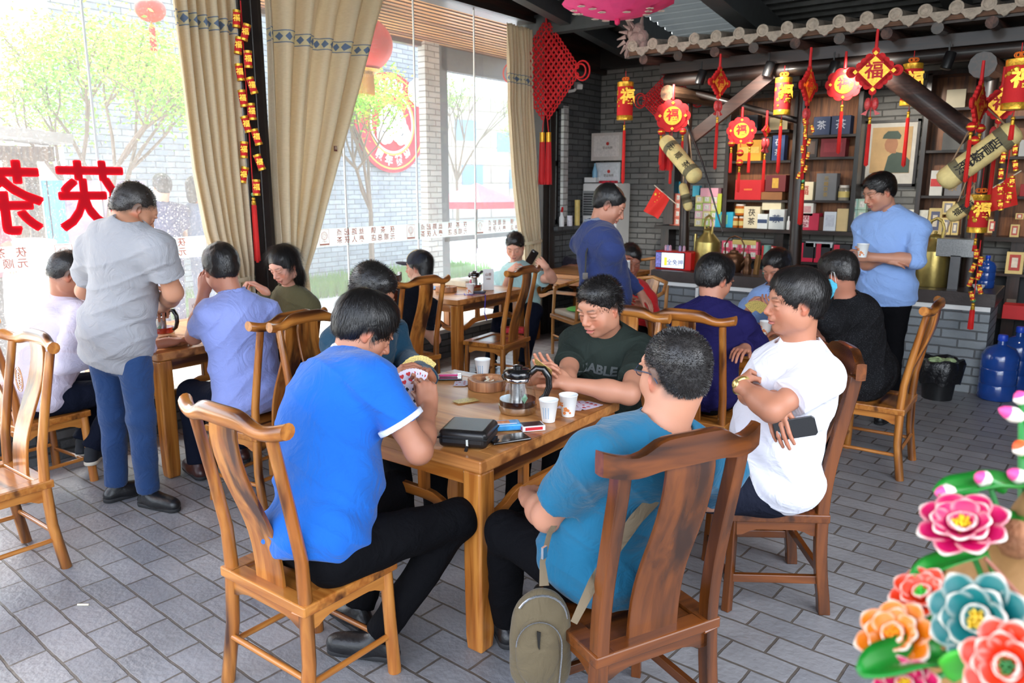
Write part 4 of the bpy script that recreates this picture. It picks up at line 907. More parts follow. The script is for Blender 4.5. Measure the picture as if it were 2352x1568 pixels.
        if shoes:
            for sd in 'LR':
                an = J['an'+sd]; td = J.get('toe'+sd); td = nrm(td) if td is not None else nrm(fw*[1, 1, 0]); sg = np.array([0, 0, 1.]); 
                h = an-sg*.055-td*.035; t_ = an-sg*.062+td*.17; px = nrm(np.cross(td, sg)); 
                q = [cone(h, t_, .038, .034, .03), cone(an-sg*.01, an-sg*.05+td*.06, .040, .036, .03), ell(an-sg*.045+td*.10, (.040, .10, .036), np.stack([px, td, np.cross(px, td)], 1), .03)]
                bz = an-sg*.083
                vv, ff = mesh_sdf(q, .006, cuts=[(bz, -sg)]); np_mesh('shoe', [(vv, ff)], shoes[0], rt)
                sv2, sf2 = mesh_sdf([cone(h-sg*.02, t_-sg*.013, .040, .037, .02)], .006, cuts=[(an-sg*.066, sg), (bz-sg*.006, -sg)]); np_mesh('sole', [(sv2, sf2)], shoes[1], rt)
    return rt, J, TB, Rb, org
K_BLACKT = cloth('black_trousers', (13, 13, 16)); K_NAVYT = cloth('navy_trousers', (20, 24, 38)); M_SHOE = mat('black_leather', (22, 22, 24), .35, var=.1, bump=.2); M_SOLE = mat('dark_sole', (30, 30, 32), .7)
M_SOLEW = mat('cream_sole', (206, 196, 178), .7)
def seated(px, py, head, shR, shL, wrR, wrL, face, pz=.52, hipw=.085, legdir=None, knee_dz=.0, foot=None, **kw):
    """joints of a sitting person; face: flat direction the thighs point"""
    f = nrm([face[0], face[1], 0]); r = np.array([f[1], -f[0], 0]); J = dict(pelvis=(px, py, pz+.03), head=head, shR=shR, shL=shL, wrR=wrR, wrL=wrL)
    n = (np.array(shR)+np.array(shL))/2; hd = np.array(head); J['neck'] = n+(hd-n)*.36+np.array([0, 0, .038])
    J.update({k: v for k, v in kw.items()})
    for sd, s in (('R', 1), ('L', -1)):
        h = np.array([px, py, pz])+r*s*hipw+f*.03; J['hip'+sd] = h
        if 'kn'+sd not in J: J['kn'+sd] = h+f*.40+r*s*.05+np.array([0, 0, knee_dz])
        if 'an'+sd not in J: k = np.array(J['kn'+sd]); J['an'+sd] = np.array([k[0]+f[0]*.02, k[1]+f[1]*.02, .092])
    return J
def sleeve_band(P, frac, r0, r1, m, nm='sleeve_band', h=.016):
    rt, J, TB, Rb, org = P
    for sd in 'LR':
        sh, el_ = J['sh'+sd], J['el'+sd]; d = nrm(el_-sh); e = sh+(el_-sh)*frac
        v, f = mesh_sdf([cone(e-d*.10, e+d*.10, r0, r1, .01, cut=[(e+d*.004, d), (e-d*h, -d)])], .0045); np_mesh(nm, [(v, f)], m, rt)
# ---- four at the near table, and the man in white beside them
P1 = person('person in a bright blue polo with white collar, hunched over the table holding white cards',
    seated(-1.95, 1.50, at(838, 756, y=1.88), at(862, 878, y=1.72), at(722, 872, y=1.90), at(985, 935, y=2.03), at(905, 905, y=2.10), (.35, 1, 0), pz=.515,
           elR=at(962, 1035, z=.815), elL=(-2.22, 2.04, .82), knR=(-1.70, 1.93, .53), anR=(-1.90, 1.72, .10), knL=(-2.08, 1.98, .53), anL=(-2.10, 1.80, .10), toeR=(-.7, -.35, 0), toeL=(-.8, .1, 0)),
    (.42, .82, -.62), cloth('royal_blue', (20, 98, 190)), K_BLACKT, (M_SHOE, M_SOLE), hair='thick', build=1.28, skin=(190, 132, 104), collar=cloth('white_knit', (226, 230, 240)), hem=.085, cuff=.60, res=(.0027, .0027, .0055), strands=8000, strandL=.035, slift=.12,
    hands=dict(R=dict(fwd=(-.35, .25, .9), back=(.75, -.5, .2), curl=(1.1, 1.2, .7), thumb=(.3, 1.4)), L=dict(fwd=(.75, .15, .35), back=(.1, 1, -.1), curl=(.35, .5, .3), thumb=(.5, .2))), seed=3, fold=1.1, torso=lambda mid, TB, o: [ell(mid(.60, -.045, -.015), (.190+o, .135+o, .22), TB, .08), ell(mid(.25, .012), (.195+o, .128+o, .18), TB, .08)], belt=mat('brown_belt', (58, 34, 22), .4))
sleeve_band(P1, .60,   .0835, .0855, MATS['white_knit'])
P2 = person('person in a dark teal shirt bending over gold cards behind the man in blue',
    seated(-2.90, 2.50, at(856, 672, x=-2.74), at(770, 790, x=-2.86), at(905, 762, x=-2.90), at(893, 880, z=.86), at(985, 868, z=.86), (1, 0, 0), pz=.515, elR=at(830, 900, z=.80), elL=at(935, 828, z=.81), anR=(-2.45, 2.40, .1), anL=(-2.45, 2.62, .1)),
    (.97, .10, -.62), cloth('dark_teal', (22, 62, 84)), K_BLACKT, (M_SHOE, M_SOLE), hair='thick', build=1.12, skin=(186, 128, 100), sleeve='long', res=(.0030, .0028, .006), strands=3500, strandL=.011, slift=.5, smode='up', seed=5,
    hands=dict(R=dict(fwd=(.35, .35, .5), back=(-.5, -.7, .4), curl=(.6, .7, .4)), L=dict(fwd=(.2, -.6, .5), back=(-.4, .7, .4), curl=(.6, .8, .5))))
P3 = person('person in a dark green t-shirt with chest letters, talking and holding gold backed cards',
    seated(-1.93, 3.32, at(1378, 705, y=3.02), at(1322, 788, y=3.20), at(1478, 806, y=3.22), at(1222, 868, z=.87), at(1300, 880, z=.86), (-.25, -1, 0), pz=.515, elR=at(1300, 868, z=.83), elL=at(1445, 905, z=.82)),
    (-.20, -.97, -.34), cloth('dark_green', (42, 50, 46)), K_BLACKT, (M_SHOE, M_SOLE), hair='crop', build=1.30, fat=1.10, skin=(204, 146, 118), cuff=.66, res=(.0022, .0026, .0055), strands=5000, strandL=.014, smode='up', slift=.8, seed=7, mouth=1, beard=.2, hem=.09, neck_r=.060,
    hands=dict(R=dict(fwd=(.55, -.25, .45), back=(-.5, -.6, .5), curl=(.75, .9, .5), thumb=(.4, .8)), L=dict(fwd=(-.85, -.15, .55), back=(.25, .45, -.85), curl=(.25, .35, .3), thumb=(.9, -.3))))
P4 = person('person in a turquoise t-shirt with glasses and short hair, seated back to the camera',
    seated(-1.12, 1.965, at(1548, 856, x=-.93), at(1655, 1078, x=-.84), at(1362, 1048, x=-1.02), (-1.25, 2.12, .66), (-1.42, 1.98, .66), (-.906, .42, 0), pz=.515, elL=at(1258, 1185, x=-1.22), elR=(-.92, 2.32, .68),
           knL=(-1.48, 1.93, .54), knR=(-1.38, 2.25, .54), anL=(-1.60, 2.08, .10), anR=(-1.5, 2.32, .10), toeL=(-.8, .6, 0)),
    (-.89, .46, -.08), cloth('turquoise', (22, 98, 132)), K_BLACKT, (M_SHOE, M_SOLE), hair='buzz', hair_col=(40, 37, 36), build=1.34, fat=1.08, hs=1.08, skin=(206, 148, 120), cuff=.64, hem=.10, res=(.0027, .0030, .0055), strands=14000, strandL=.0065, smode='up', slift=.8, seed=9, neck_r=.064, dep=.82,
    hands=dict(R=dict(fwd=(-.8, -.2, 0)), L=dict(fwd=(-.5, .8, 0))))
P5 = person('person in a white t-shirt with arms crossed, phone in hand and a gold watch',
    seated(-.93, 2.98, at(1827, 694, y=2.93), at(1790, 838, y=3.14), at(1890, 862, y=2.88), at(1778, 922, y=2.72), at(1700, 882, y=2.76), (-.83, -.56, 0), pz=.515, elL=at(1772, 942, y=2.66), elR=at(1722, 905, y=2.88),
           anL=(-1.35, 2.62, .1), anR=(-1.48, 2.88, .1)),
    (-.80, -.585, -.06), cloth('white_tee', (232, 232, 242)), cloth('dark_navy_trousers', (30, 33, 46)), (M_SHOE, M_SOLE), hair='thick', hair_col=(24, 21, 20), build=1.36, fat=1.06, hs=.99, skin=(192, 132, 104), cuff=.66, hem=.12, res=(.0022, .0026, .0055), strands=9000, strandL=.028, slift=.10, seed=4, beard=.15, neck_r=.062,
    hands=dict(R=dict(fwd=(.35, -.35, -.85), back=(-.1, -.95, .2), curl=(.18, .30, .2), thumb=(.4, .5)), L=dict(fwd=(-.1, .95, .15), back=(-.8, -.1, .5), curl=(1.3, 1.2, .6), thumb=(.2, 1.2))))
# glasses of the man in turquoise
rt, J, TB, Rb, org = P4
def gl(P, m):
    rt, J, TB, Rb, org = P; T = lambda p: Vector(J['head']+Rb@(np.array(p)*1.08)); b = MB()
    for s in (-1, 1):
        b.tube([T((s*.034+.023*math.cos(a*math.pi/8), .104-abs(s*.034+.023*math.cos(a*math.pi/8))*.15, .0+.017*math.sin(a*math.pi/8))) for a in range(16)], .0013, 6, closed=True)
        b.tube([T((s*.058, .094, .004)), T((s*.076, .075, .006)), T((s*.082, .0, .008)), T((s*.082, -.018, .004)), T((s*.080, -.035, -.016))], [.002, .0022, .0022, .002, .0015], 6)
    b.tube([T((-.012, .105, .004)), T((0, .108, .007)), T((.012, .105, .004))], .0013, 6); g = b.build('glasses', m, rt, smooth=True)
    b = MB()
    for s in (-1, 1): b.lathe([(.022, 0), (.022, .001)], T((s*.034, .100, 0)), 16, axis=Rb@np.array((0, 1, 0)))
    b.build('lens', glassmat('lens_glass', (.85, .88, .9)), g)
gl(P4, mat('dark_blue_frame', (38, 56, 84), .3, var=0))
LBL = (152, 180, 232)
P6 = person('person standing in a grey t-shirt and blue jeans with back to the camera',
    dict(pelvis=(-3.93, 1.86, .98), neck=at(298, 508, y=1.86), head=at(308, 482, y=1.93), shR=at(362, 572, y=1.90), shL=at(215, 575, y=1.80), elR=at(398, 672, y=1.98), elL=at(195, 668, y=1.86), wrR=at(374, 706, y=2.20), wrL=(-4.18, 2.12, 1.14),
         hipL=(-4.03, 1.83, .93), hipR=(-3.85, 1.89, .93), knL=(-4.08, 1.86, .50), knR=(-3.86, 1.90, .50), anL=(-4.13, 1.86, .09), anR=(-3.90, 1.92, .09), toeL=(.15, 1, 0), toeR=(1, .25, 0)),
    (.12, .85, -.62), cloth('heather_grey', (158, 158, 162)), cloth('blue_jeans', (34, 62, 106)), (M_SHOE, M_SOLE), hair='buzz', hair_col=(44, 38, 34), build=1.02, skin=(200, 146, 116), cuff=.62, hem=.17, res=(.0034, .0034, .0065), strands=3000, strandL=.008, smode='up', slift=.8, seed=12, loose=.014, torso=lambda mid, TB, o: [ell(mid(-.18, -.005), (.165+o, .125+o, .22), TB, .06)])
P7 = person('person in a pale white long sleeve top seated at the left behind the jeans wearer',
    seated(-4.68, 1.72, at(160, 630, y=1.92), at(185, 728, y=1.90), at(118, 740, y=1.92), (-4.25, 2.28, .80), (-4.85, 2.3, .80), (.15, 1, 0), pz=.515, elR=at(140, 838, z=.78), anR=(-4.52, 1.92, .20), anL=(-4.70, 1.95, .20), toeR=(-.6, .5, 0), toeL=(-.6, .5, 0)),
    (.25, .9, -.55), cloth('pale_lilac_white', (222, 214, 230)), K_NAVYT, (mat('black_canvas', (26, 28, 34), .8), M_SOLEW), hair='buzz', hair_col=(38, 33, 30), build=1.15, skin=(192, 132, 104), sleeve='elbow', cuff=.85, res=(.0036, .0036, .007), strands=1500, strandL=.008, smode='up', seed=14, loose=.01)
P8 = person('person in a periwinkle shirt, back turned, elbow on the left table, hand at the face',
    seated(-3.68, 2.44, at(508, 618, x=-3.80), at(612, 718, x=-3.68), at(482, 722, x=-3.74), (-4.25, 2.75, .80), at(468, 672, x=-3.98), (-1, .05, 0), pz=.515, elL=at(446, 772, x=-4.00), elR=(-3.95, 2.85, .82), anL=(-4.05, 2.30, .1), anR=(-4.1, 2.62, .1)),
    (-.93, .25, -.35), cloth('periwinkle', (146, 160, 222)), K_NAVYT, (mat('oxblood_leather', (60, 30, 26), .35), M_SOLE), hair='thick', hair_col=(30, 27, 26), build=1.22, skin=(204, 142, 116), cuff=.62, hem=.10, res=(.0034, .0034, .0065), strands=3000, strandL=.02, slift=.25, seed=16, collar=MATS['periwinkle'],
    hands=dict(L=dict(fwd=(-.1, .15, 1), back=(.3, -.9, 0), curl=(.5, .6, .4))))
P9 = person('woman in an olive green shirt with long black hair, looking down beside the dark pole',
    seated(-4.44, 3.36, at(652, 608, y=3.24), at(625, 700, y=3.36), at(712, 702, y=3.38), at(608, 668, y=3.14), (-4.35, 3.10, .80), (-.1, -1, 0), pz=.515, elR=at(596, 725, y=3.18)),
    (.10, -.90, -.50), cloth('olive_green', (92, 86, 58)), K_BLACKT, (M_SHOE, M_SOLE), hair='long', hair_col=(22, 20, 20), build=.88, hs=1.02, skin=(226, 170, 148), sleeve='long', res=(.0030, .0034, .0065), strands=4000, strandL=.12, slift=.08, seed=18, collar=MATS['olive_green'], beard=0, neck_r=.046,
    hands=dict(R=dict(fwd=(-.5, -.4, .5), back=(-.2, .3, .9), curl=(.7, .9, .5))))
P10 = person('woman in a black top and navy baseball cap seen from behind at the middle windows',
    seated(-4.32, 4.22, at(962, 612, x=-4.42), at(990, 705, x=-4.32), at(930, 712, x=-4.30), (-4.5, 4.6, .60), (-4.5, 4.1, .60), (-1, .1, 0), pz=.515),
    (-.92, -.30, -.10), cloth('black_top', (24, 26, 34)), K_BLACKT, (M_SHOE, M_SOLE), hair='long', hair_col=(24, 22, 22), build=.95, hs=1.04, skin=(214, 160, 134), res=(.004, .004, .007), strands=1500, strandL=.08, slift=.08, seed=20, beard=0)
rt, J, TB, Rb, org = P10
hc = J['head']; T = lambda p: hc+Rb@(np.array(p, float)*1.04)
v, f = mesh_sdf([ell(T((0, -.015, .045)), A((.095, .112, .092)), Rb, .01)], .004, cuts=[(T((0, 0, .025)), -Rb[:, 2]*1.0)]); cp = np_mesh('cap', [(v, f)], mat('navy_twill', (30, 33, 50), .8), rt)
v, f = mesh_sdf([ell(T((0, .115, .032)), A((.066, .085, .012)), Rb@np.array([[1, 0, 0], [0, .97, -.2], [0, .2, .97]]), .01)], .004); np_mesh('visor', [(v, f)], MATS['navy_twill'], cp)
v, f = mesh_sdf([ell(T((.0, -.015, .045)), A((.0975, .1145, .0945)), Rb, .01)], .004, cuts=[(T((.030, 0, 0)), Rb[:, 0]), (T((-.03, 0, 0)), -Rb[:, 0]), (T((0, .0, .06)), -nrm(Rb[:, 1]*.9+Rb[:, 2]*.2)), (T((0, 0, .062)), -Rb[:, 2])]); np_mesh('yellow_patch', [(v, f)], mat('gold_embroidery', (196, 160, 50), .6), cp)
P11 = person('boy in a pale aqua t-shirt leaning back and playing with a phone by the window',
    seated(-4.42, 6.02, at(1183, 566, y=5.96), at(1148, 640, y=6.06), at(1222, 640, y=6.06), at(1172, 622, y=5.82), at(1252, 610, y=5.80), (.25, -1, 0), pz=.50, elR=at(1150, 700, y=5.90), elL=at(1268, 640, y=5.92), knL=(-4.05, 5.72, .56), anL=(-4.05, 5.55, .10), knR=(-4.40, 5.66, .54), anR=(-4.40, 5.5, .1)),
    (.35, -.80, -.42), cloth('pale_aqua', (170, 208, 208)), K_NAVYT, (M_SHOE, M_SOLE), hair='short', build=1.02, fat=1.08, hs=1.04, skin=(226, 172, 148), cuff=.6, res=(.0034, .0036, .0065), strands=2000, strandL=.018, smode='up', seed=22, beard=0, loose=.01, hsc=.80,
    hands=dict(R=dict(fwd=(.7, -.2, .4), back=(-.2, -.9, .3), curl=(.5, .6, .4)), L=dict(fwd=(-.75, -.2, .4), back=(.3, -.8, .3), curl=(.8, .9, .5))))
P12 = person('balding person standing in a navy jacket with a thin black shoulder strap, looking down',
    dict(pelvis=(-2.60, 4.50, .96), neck=at(1368, 512, y=4.46), head=at(1400, 470, y=4.50), shR=at(1405, 575, y=4.32), shL=at(1335, 560, y=4.66), elR=at(1400, 660, y=4.42), wrR=at(1392, 712, y=4.52), elL=(-2.70, 4.80, 1.14), wrL=(-2.50, 4.82, .95),
         hipL=(-2.66, 4.60, .92), hipR=(-2.56, 4.42, .92), knL=(-2.64, 4.62, .50), knR=(-2.52, 4.42, .50), anL=(-2.66, 4.62, .09), anR=(-2.54, 4.42, .09), toeR=(.8, .5, 0), toeL=(.8, .5, 0)),
    (.78, .42, -.52), cloth('navy_jacket', (44, 58, 108)), K_BLACKT, (M_SHOE, M_SOLE), hair='balding', hair_col=(24, 22, 22), build=1.14, skin=(196, 140, 116), sleeve='long', hem=.14, res=(.0032, .0036, .0062), strands=2600, strandL=.022, slift=.1, seed=24, collar=cloth('grey_collar', (118, 126, 142)), collar_h=.012, beard=.15, loose=.012, torso=lambda mid, TB, o: [ell(mid(-.18, -.005), (.165+o, .125+o, .22), TB, .06)])
rt, J, TB, Rb, org = P12
b = MB(); pts = [J['neck']+TB@np.array(p) for p in ((.085, .07, -.07), (.095, -.01, -.022), (.115, -.09, -.07), (.125, -.142, -.18), (.125, -.168, -.32), (.115, -.178, -.45), (.10, -.178, -.58))]
b.tube(pts, .014, 6, flat=.3, up=(.3, .4, .2)); st_ = b.build('shoulder_strap', mat('black_strap', (28, 28, 30), .5), rt)
b = MB(); b.box(pts[4], (.034, .034, .044), R(30)); b.build('buckle', mat('chrome', (210, 212, 215), .15, metal=1, var=0), st_)
P13 = person('person in a red shirt lifting a paper cup, half hidden by the man in navy',
    seated(-2.98, 5.60, at(1447, 598, y=5.56), at(1405, 700, y=5.62), at(1490, 690, y=5.62), at(1420, 618, y=5.40), (-2.75, 5.35, .75), (.2, -1, 0), pz=.50, elR=at(1440, 690, y=5.40)),
    (.62, -.62, -.42), cloth('bright_red', (196, 32, 36)), K_BLACKT, (M_SHOE, M_SOLE), hair='short', build=1.0, skin=(172, 112, 90), res=(.0038, .0038, .007), seed=26, strands=1200, strandL=.014, smode='up', hands=dict(R=dict(fwd=(.5, -.3, .75), back=(-.5, -.6, .3), curl=(.7, .8, .5))))
P14 = person('small child with short black hair reading at the table beyond the second post',
    seated(-4.52, 7.90, at(1266, 568, y=7.80), at(1252, 616, y=7.86), at(1280, 616, y=7.86), (-4.55, 7.62, .80), (-4.35, 7.62, .80), (.1, -1, 0), pz=.50),
    (.35, -.85, -.55), cloth('dark_check', (52, 46, 56)), K_BLACKT, (M_SHOE, M_SOLE), hair='short', build=.72, hs=.95, skin=(196, 138, 112), res=(.005, .005, .009), seed=28, beard=0)
P15 = person('person in a dark indigo sweater with back to the camera, at the far card table',
    seated(-1.70, 4.02, at(1642, 640, y=4.16), at(1705, 745, y=4.14), at(1568, 730, y=4.06), at(1710, 800, z=.82), (-1.85, 4.45, .80), (.05, 1, 0), pz=.515, elR=at(1742, 790, z=.80)),
    (.42, .90, -.35), cloth('dark_indigo', (34, 30, 78)), K_BLACKT, (M_SHOE, M_SOLE), hair='thick', hair_col=(20, 18, 18), build=1.22, skin=(196, 136, 110), sleeve='long', hem=.10, res=(.0032, .0036, .0062), strands=3500, strandL=.02, slift=.3, seed=30)
P16 = person('person in a light blue shirt seated facing the camera with a fan of gold cards',
    seated(-1.80, 5.50, at(1785, 615, y=5.42), at(1720, 705, y=5.54), at(1838, 700, y=5.54), at(1715, 722, y=5.14), at(1782, 728, y=5.12), (0, -1, 0), pz=.515),
    (-.22, -.86, -.45), cloth('light_blue_shirt', (140, 172, 226)), K_BLACKT, (M_SHOE, M_SOLE), hair='short', build=1.15, fat=1.06, skin=(202, 142, 116), sleeve='long', res=(.0030, .0034, .0065), strands=2500, strandL=.02, smode='fwd', seed=32, collar=MATS['light_blue_shirt'],
    hands=dict(R=dict(fwd=(.3, -.2, .8), back=(-.7, -.5, .2), curl=(.6, .7, .4)), L=dict(fwd=(-.6, -.2, .6), back=(.3, -.6, -.5), curl=(.4, .5, .3))))
P17 = person('person in a black patterned shirt with a blue face mask hanging from one ear',
    seated(-1.02, 4.97, at(1924, 630, x=-1.20), at(1985, 720, x=-1.02), at(1905, 735, x=-1.14), (-1.40, 4.98, .80), (-1.42, 4.72, .80), (-1, 0, 0), pz=.515, elL=at(1930, 790, z=.79), anR=(-1.25, 5.1, .1), anL=(-1.2, 4.82, .1)),
    (-.93, .20, -.40), cloth('black_dotted', (26, 26, 28), check=(160, (80, 80, 84), .16)), K_BLACKT, (M_SHOE, M_SOLE), hair='thick', hair_col=(28, 25, 24), build=1.22, skin=(188, 128, 104), sleeve='elbow', cuff=.05, hem=.10, res=(.0032, .0036, .0062), strands=3000, strandL=.015, slift=.3, seed=34)
rt, J, TB, Rb, org = P17
T = lambda p: J['head']+Rb@(np.array(p, float)*1.06)
v, f = mesh_sdf([ell(T((-.082, .020, -.085)), A((.010, .046, .072)), Rb, .01)], .004, lambda P: .002*np.sin(P[:, 2]*260)); mk = np_mesh('face_mask', [(v, f)], mat('mask_cyan', (84, 186, 214), .8), rt)
b = MB(); b.tube([Vector(T(p)) for p in ((-.083, .0, -.025), (-.088, -.014, .018), (-.090, -.03, .01), (-.088, -.02, -.05))], .0014, 5); b.tube([Vector(T((-.084+.0, .018+.016*math.cos(a), -.175+.030*math.sin(a)))) for a in np.linspace(0, 6.28, 14)], .0018, 5); b.build('ear_loop', MATS['white_paint'], mk)
P18 = person('person standing in a light blue shirt with folded arms, holding a paper cup',
    dict(pelvis=(-1.16, 6.05, .97), neck=at(2040, 475, y=6.04), head=at(2020, 440, y=5.96), shR=at(1985, 520, y=6.10), shL=at(2108, 525, y=6.0), elR=at(1978, 610, y=5.96), elL=at(2105, 598, y=5.86), wrR=at(2035, 592, y=5.80), wrL=at(1995, 590, y=5.76),
         hipL=(-1.07, 6.02, .93), hipR=(-1.25, 6.08, .93), knL=(-1.07, 6.0, .50), knR=(-1.27, 6.06, .50), anL=(-1.05, 6.02, .09), anR=(-1.29, 6.10, .09), toeR=(-.5, -.8, 0), toeL=(-.2, -1, 0)),
    (-.66, -.62, -.36), MATS['light_blue_shirt'], K_BLACKT, (M_SHOE, M_SOLE), hair='short', build=1.10, hs=1.04, skin=(204, 148, 122), sleeve='elbow', cuff=.12, hem=.12, res=(.0030, .0032, .0062), strands=3000, strandL=.025, smode='fwd', slift=.3, seed=36, collar=MATS['light_blue_shirt'], loose=.012, torso=lambda mid, TB, o: [ell(mid(-.18, -.005), (.165+o, .125+o, .22), TB, .06)],
    hands=dict(L=dict(fwd=(-.75, -.1, .1), back=(-.1, -.9, .3), curl=(.6, .7, .4)), R=dict(fwd=(.8, -.1, -.1), back=(0, -.8, .4), curl=(.5, .5, .3))))
# people walking outside
O1 = person('woman outside in a dark blue dress with white flowers, seen from behind',
    dict(pelvis=(-8.05, 4.42, .98), neck=(-8.05, 4.42, 1.50), head=(-8.03, 4.42, 1.68), shR=(-8.0, 4.60, 1.40), shL=(-8.1, 4.24, 1.40), elR=(-8.05, 4.68, 1.15), elL=(-8.15, 4.2, 1.15), wrR=(-8.2, 4.66, .95), wrL=(-8.2, 4.2, .95),
         hipL=(-8.07, 4.34, .93), hipR=(-8.03, 4.50, .93), knL=(-8.07, 4.34, .5), knR=(-8.03, 4.5, .5), anL=(-8.07, 4.34, .03), anR=(-8.03, 4.5, .03), toeR=(-1, 0, 0), toeL=(-1, 0, 0)),
    (-1, .1, 0), cloth('floral_dress', (60, 70, 120), check=(34, (226, 228, 240), .22)), MATS['floral_dress'], (M_SHOE, M_SOLE), hair='thick', build=1.0, skin=(226, 176, 150), hem=.35, res=(.006, .006, .010), seed=40, loose=.02)
O2 = person('woman outside in a slate blue dress and black cap, standing in profile',
    dict(pelvis=(-8.0, 4.80, .98), neck=(-8.0, 4.78, 1.48), head=(-7.98, 4.80, 1.66), shR=(-7.85, 4.80, 1.38), shL=(-8.15, 4.76, 1.38), elR=(-7.8, 4.92, 1.15), elL=(-8.18, 4.8, 1.12), wrR=(-7.9, 5.0, 1.38), wrL=(-8.12, 4.95, .95),
         hipL=(-8.08, 4.80, .93), hipR=(-7.92, 4.80, .93), knL=(-8.08, 4.8, .5), knR=(-7.92, 4.8, .5), anL=(-8.08, 4.8, .03), anR=(-7.92, 4.8, .03), toeR=(0, 1, 0), toeL=(0, 1, 0)),
    (.1, 1, -.1), cloth('slate_dress', (84, 104, 140)), MATS['slate_dress'], (M_SHOE, M_SOLE), hair='long', build=.95, skin=(214, 160, 136), hem=.35, res=(.006, .006, .010), seed=42, loose=.02, cuff=.5)
rt, J, TB, Rb, org = O2; T = lambda p: J['head']+Rb@(np.array(p, float)*1.04)
v, f = mesh_sdf([ell(T((0, -.015, .05)), A((.098, .115, .09)), Rb, .01), ell(T((0, .12, .04)), A((.066, .07, .012)), Rb, .01)], .006, cuts=[(T((0, 0, .028)), -Rb[:, 2])]); np_mesh('cap', [(v, f)], mat('black_cap', (34, 36, 44), .8), rt)
O3 = person('person outside in a pink top cut by the left edge of the photo',
    dict(pelvis=(-7.8, 2.55, .95), neck=(-7.8, 2.55, 1.42), head=(-7.78, 2.55, 1.60), shR=(-7.8, 2.72, 1.34), shL=(-7.82, 2.37, 1.34), elR=(-7.7, 2.78, 1.10), elL=(-7.75, 2.3, 1.1), wrR=(-7.55, 2.72, 1.05), wrL=(-7.55, 2.4, 1.05),
         hipL=(-7.8, 2.47, .9), hipR=(-7.8, 2.63, .9), knL=(-7.8, 2.47, .48), knR=(-7.8, 2.63, .48), anL=(-7.8, 2.47, .03), anR=(-7.8, 2.63, .03), toeR=(1, 0, 0), toeL=(1, 0, 0)),
    (1, -.2, -.2), cloth('pink_top', (214, 60, 96)), K_BLACKT, (M_SHOE, M_SOLE), hair='short', build=1.0, res=(.007, .007, .012), seed=44)
# ---------------- curtains ----------------
def curtain_mat():
    m, nt, b = new_mat('linen_curtain'); N = nt.nodes; L = nt.links
    uv = N.new('ShaderNodeUVMap'); sp = N.new('ShaderNodeSeparateXYZ'); L.new(uv.outputs[0], sp.inputs[0])
    tc = N.new('ShaderNodeTexCoord'); mp = N.new('ShaderNodeMapping'); mp.inputs['Scale'].default_value = (30, 30, 260); L.new(tc.outputs['Object'], mp.inputs[0])
    no = N.new('ShaderNodeTexNoise'); no.inputs['Scale'].default_value = 1; no.inputs['Detail'].default_value = 2; L.new(mp.outputs[0], no.inputs['Vector'])
    cr = N.new('ShaderNodeValToRGB'); cr.color_ramp.elements[0].color = (*lin((214, 198, 168)), 1); cr.color_ramp.elements[1].color = (*lin((238, 225, 198)), 1); L.new(no.outputs[0], cr.inputs[0])
    def M(op, *a):
        n = N.new('ShaderNodeMath'); n.operation = op
        for i, v in enumerate(a):
            if isinstance(v, (int, float)): n.inputs[i].default_value = v
            else: L.new(v, n.inputs[i])
        return n.outputs[0]
    U, V = sp.outputs[0], sp.outputs[1]   # U in metres of cloth, V height in metres
    dv = M('ABSOLUTE', M('SUBTRACT', V, 2.775)); band_ = M('LESS_THAN', dv, .045); edge = M('MULTIPLY', M('GREATER_THAN', dv, .038), band_)
    fu = M('ABSOLUTE', M('SUBTRACT', M('FRACT', M('MULTIPLY', U, 9.0)), .5)); dia = M('LESS_THAN', M('ADD', M('MULTIPLY', fu, .075), dv), .030)
    m1 = N.new('ShaderNodeMix'); m1.data_type = 'RGBA'; L.new(band_, m1.inputs[0]); L.new(cr.outputs[0], m1.inputs[6]); m1.inputs[7].default_value = (*lin((224, 214, 180)), 1)
    m2 = N.new('ShaderNodeMix'); m2.data_type = 'RGBA'; L.new(M('MAXIMUM', dia, edge), m2.inputs[0]); L.new(m1.outputs[2], m2.inputs[6]); m2.inputs[7].default_value = (*lin((120, 138, 166)), 1)
    b.inputs['Roughness'].default_value = .9; L.new(m2.outputs[2], b.inputs['Base Color'])
    tr = N.new('ShaderNodeBsdfTranslucent'); L.new(m2.outputs[2], tr.inputs[0]); mx = N.new('ShaderNodeMixShader'); mx.inputs[0].default_value = .38
    out = [n for n in N if n.type == 'OUTPUT_MATERIAL'][0]; L.new(b.outputs[0], mx.inputs[1]); L.new(tr.outputs[0], mx.inputs[2]); L.new(mx.outputs[0], out.inputs[0])
    return m
M_CURT = curtain_mat()
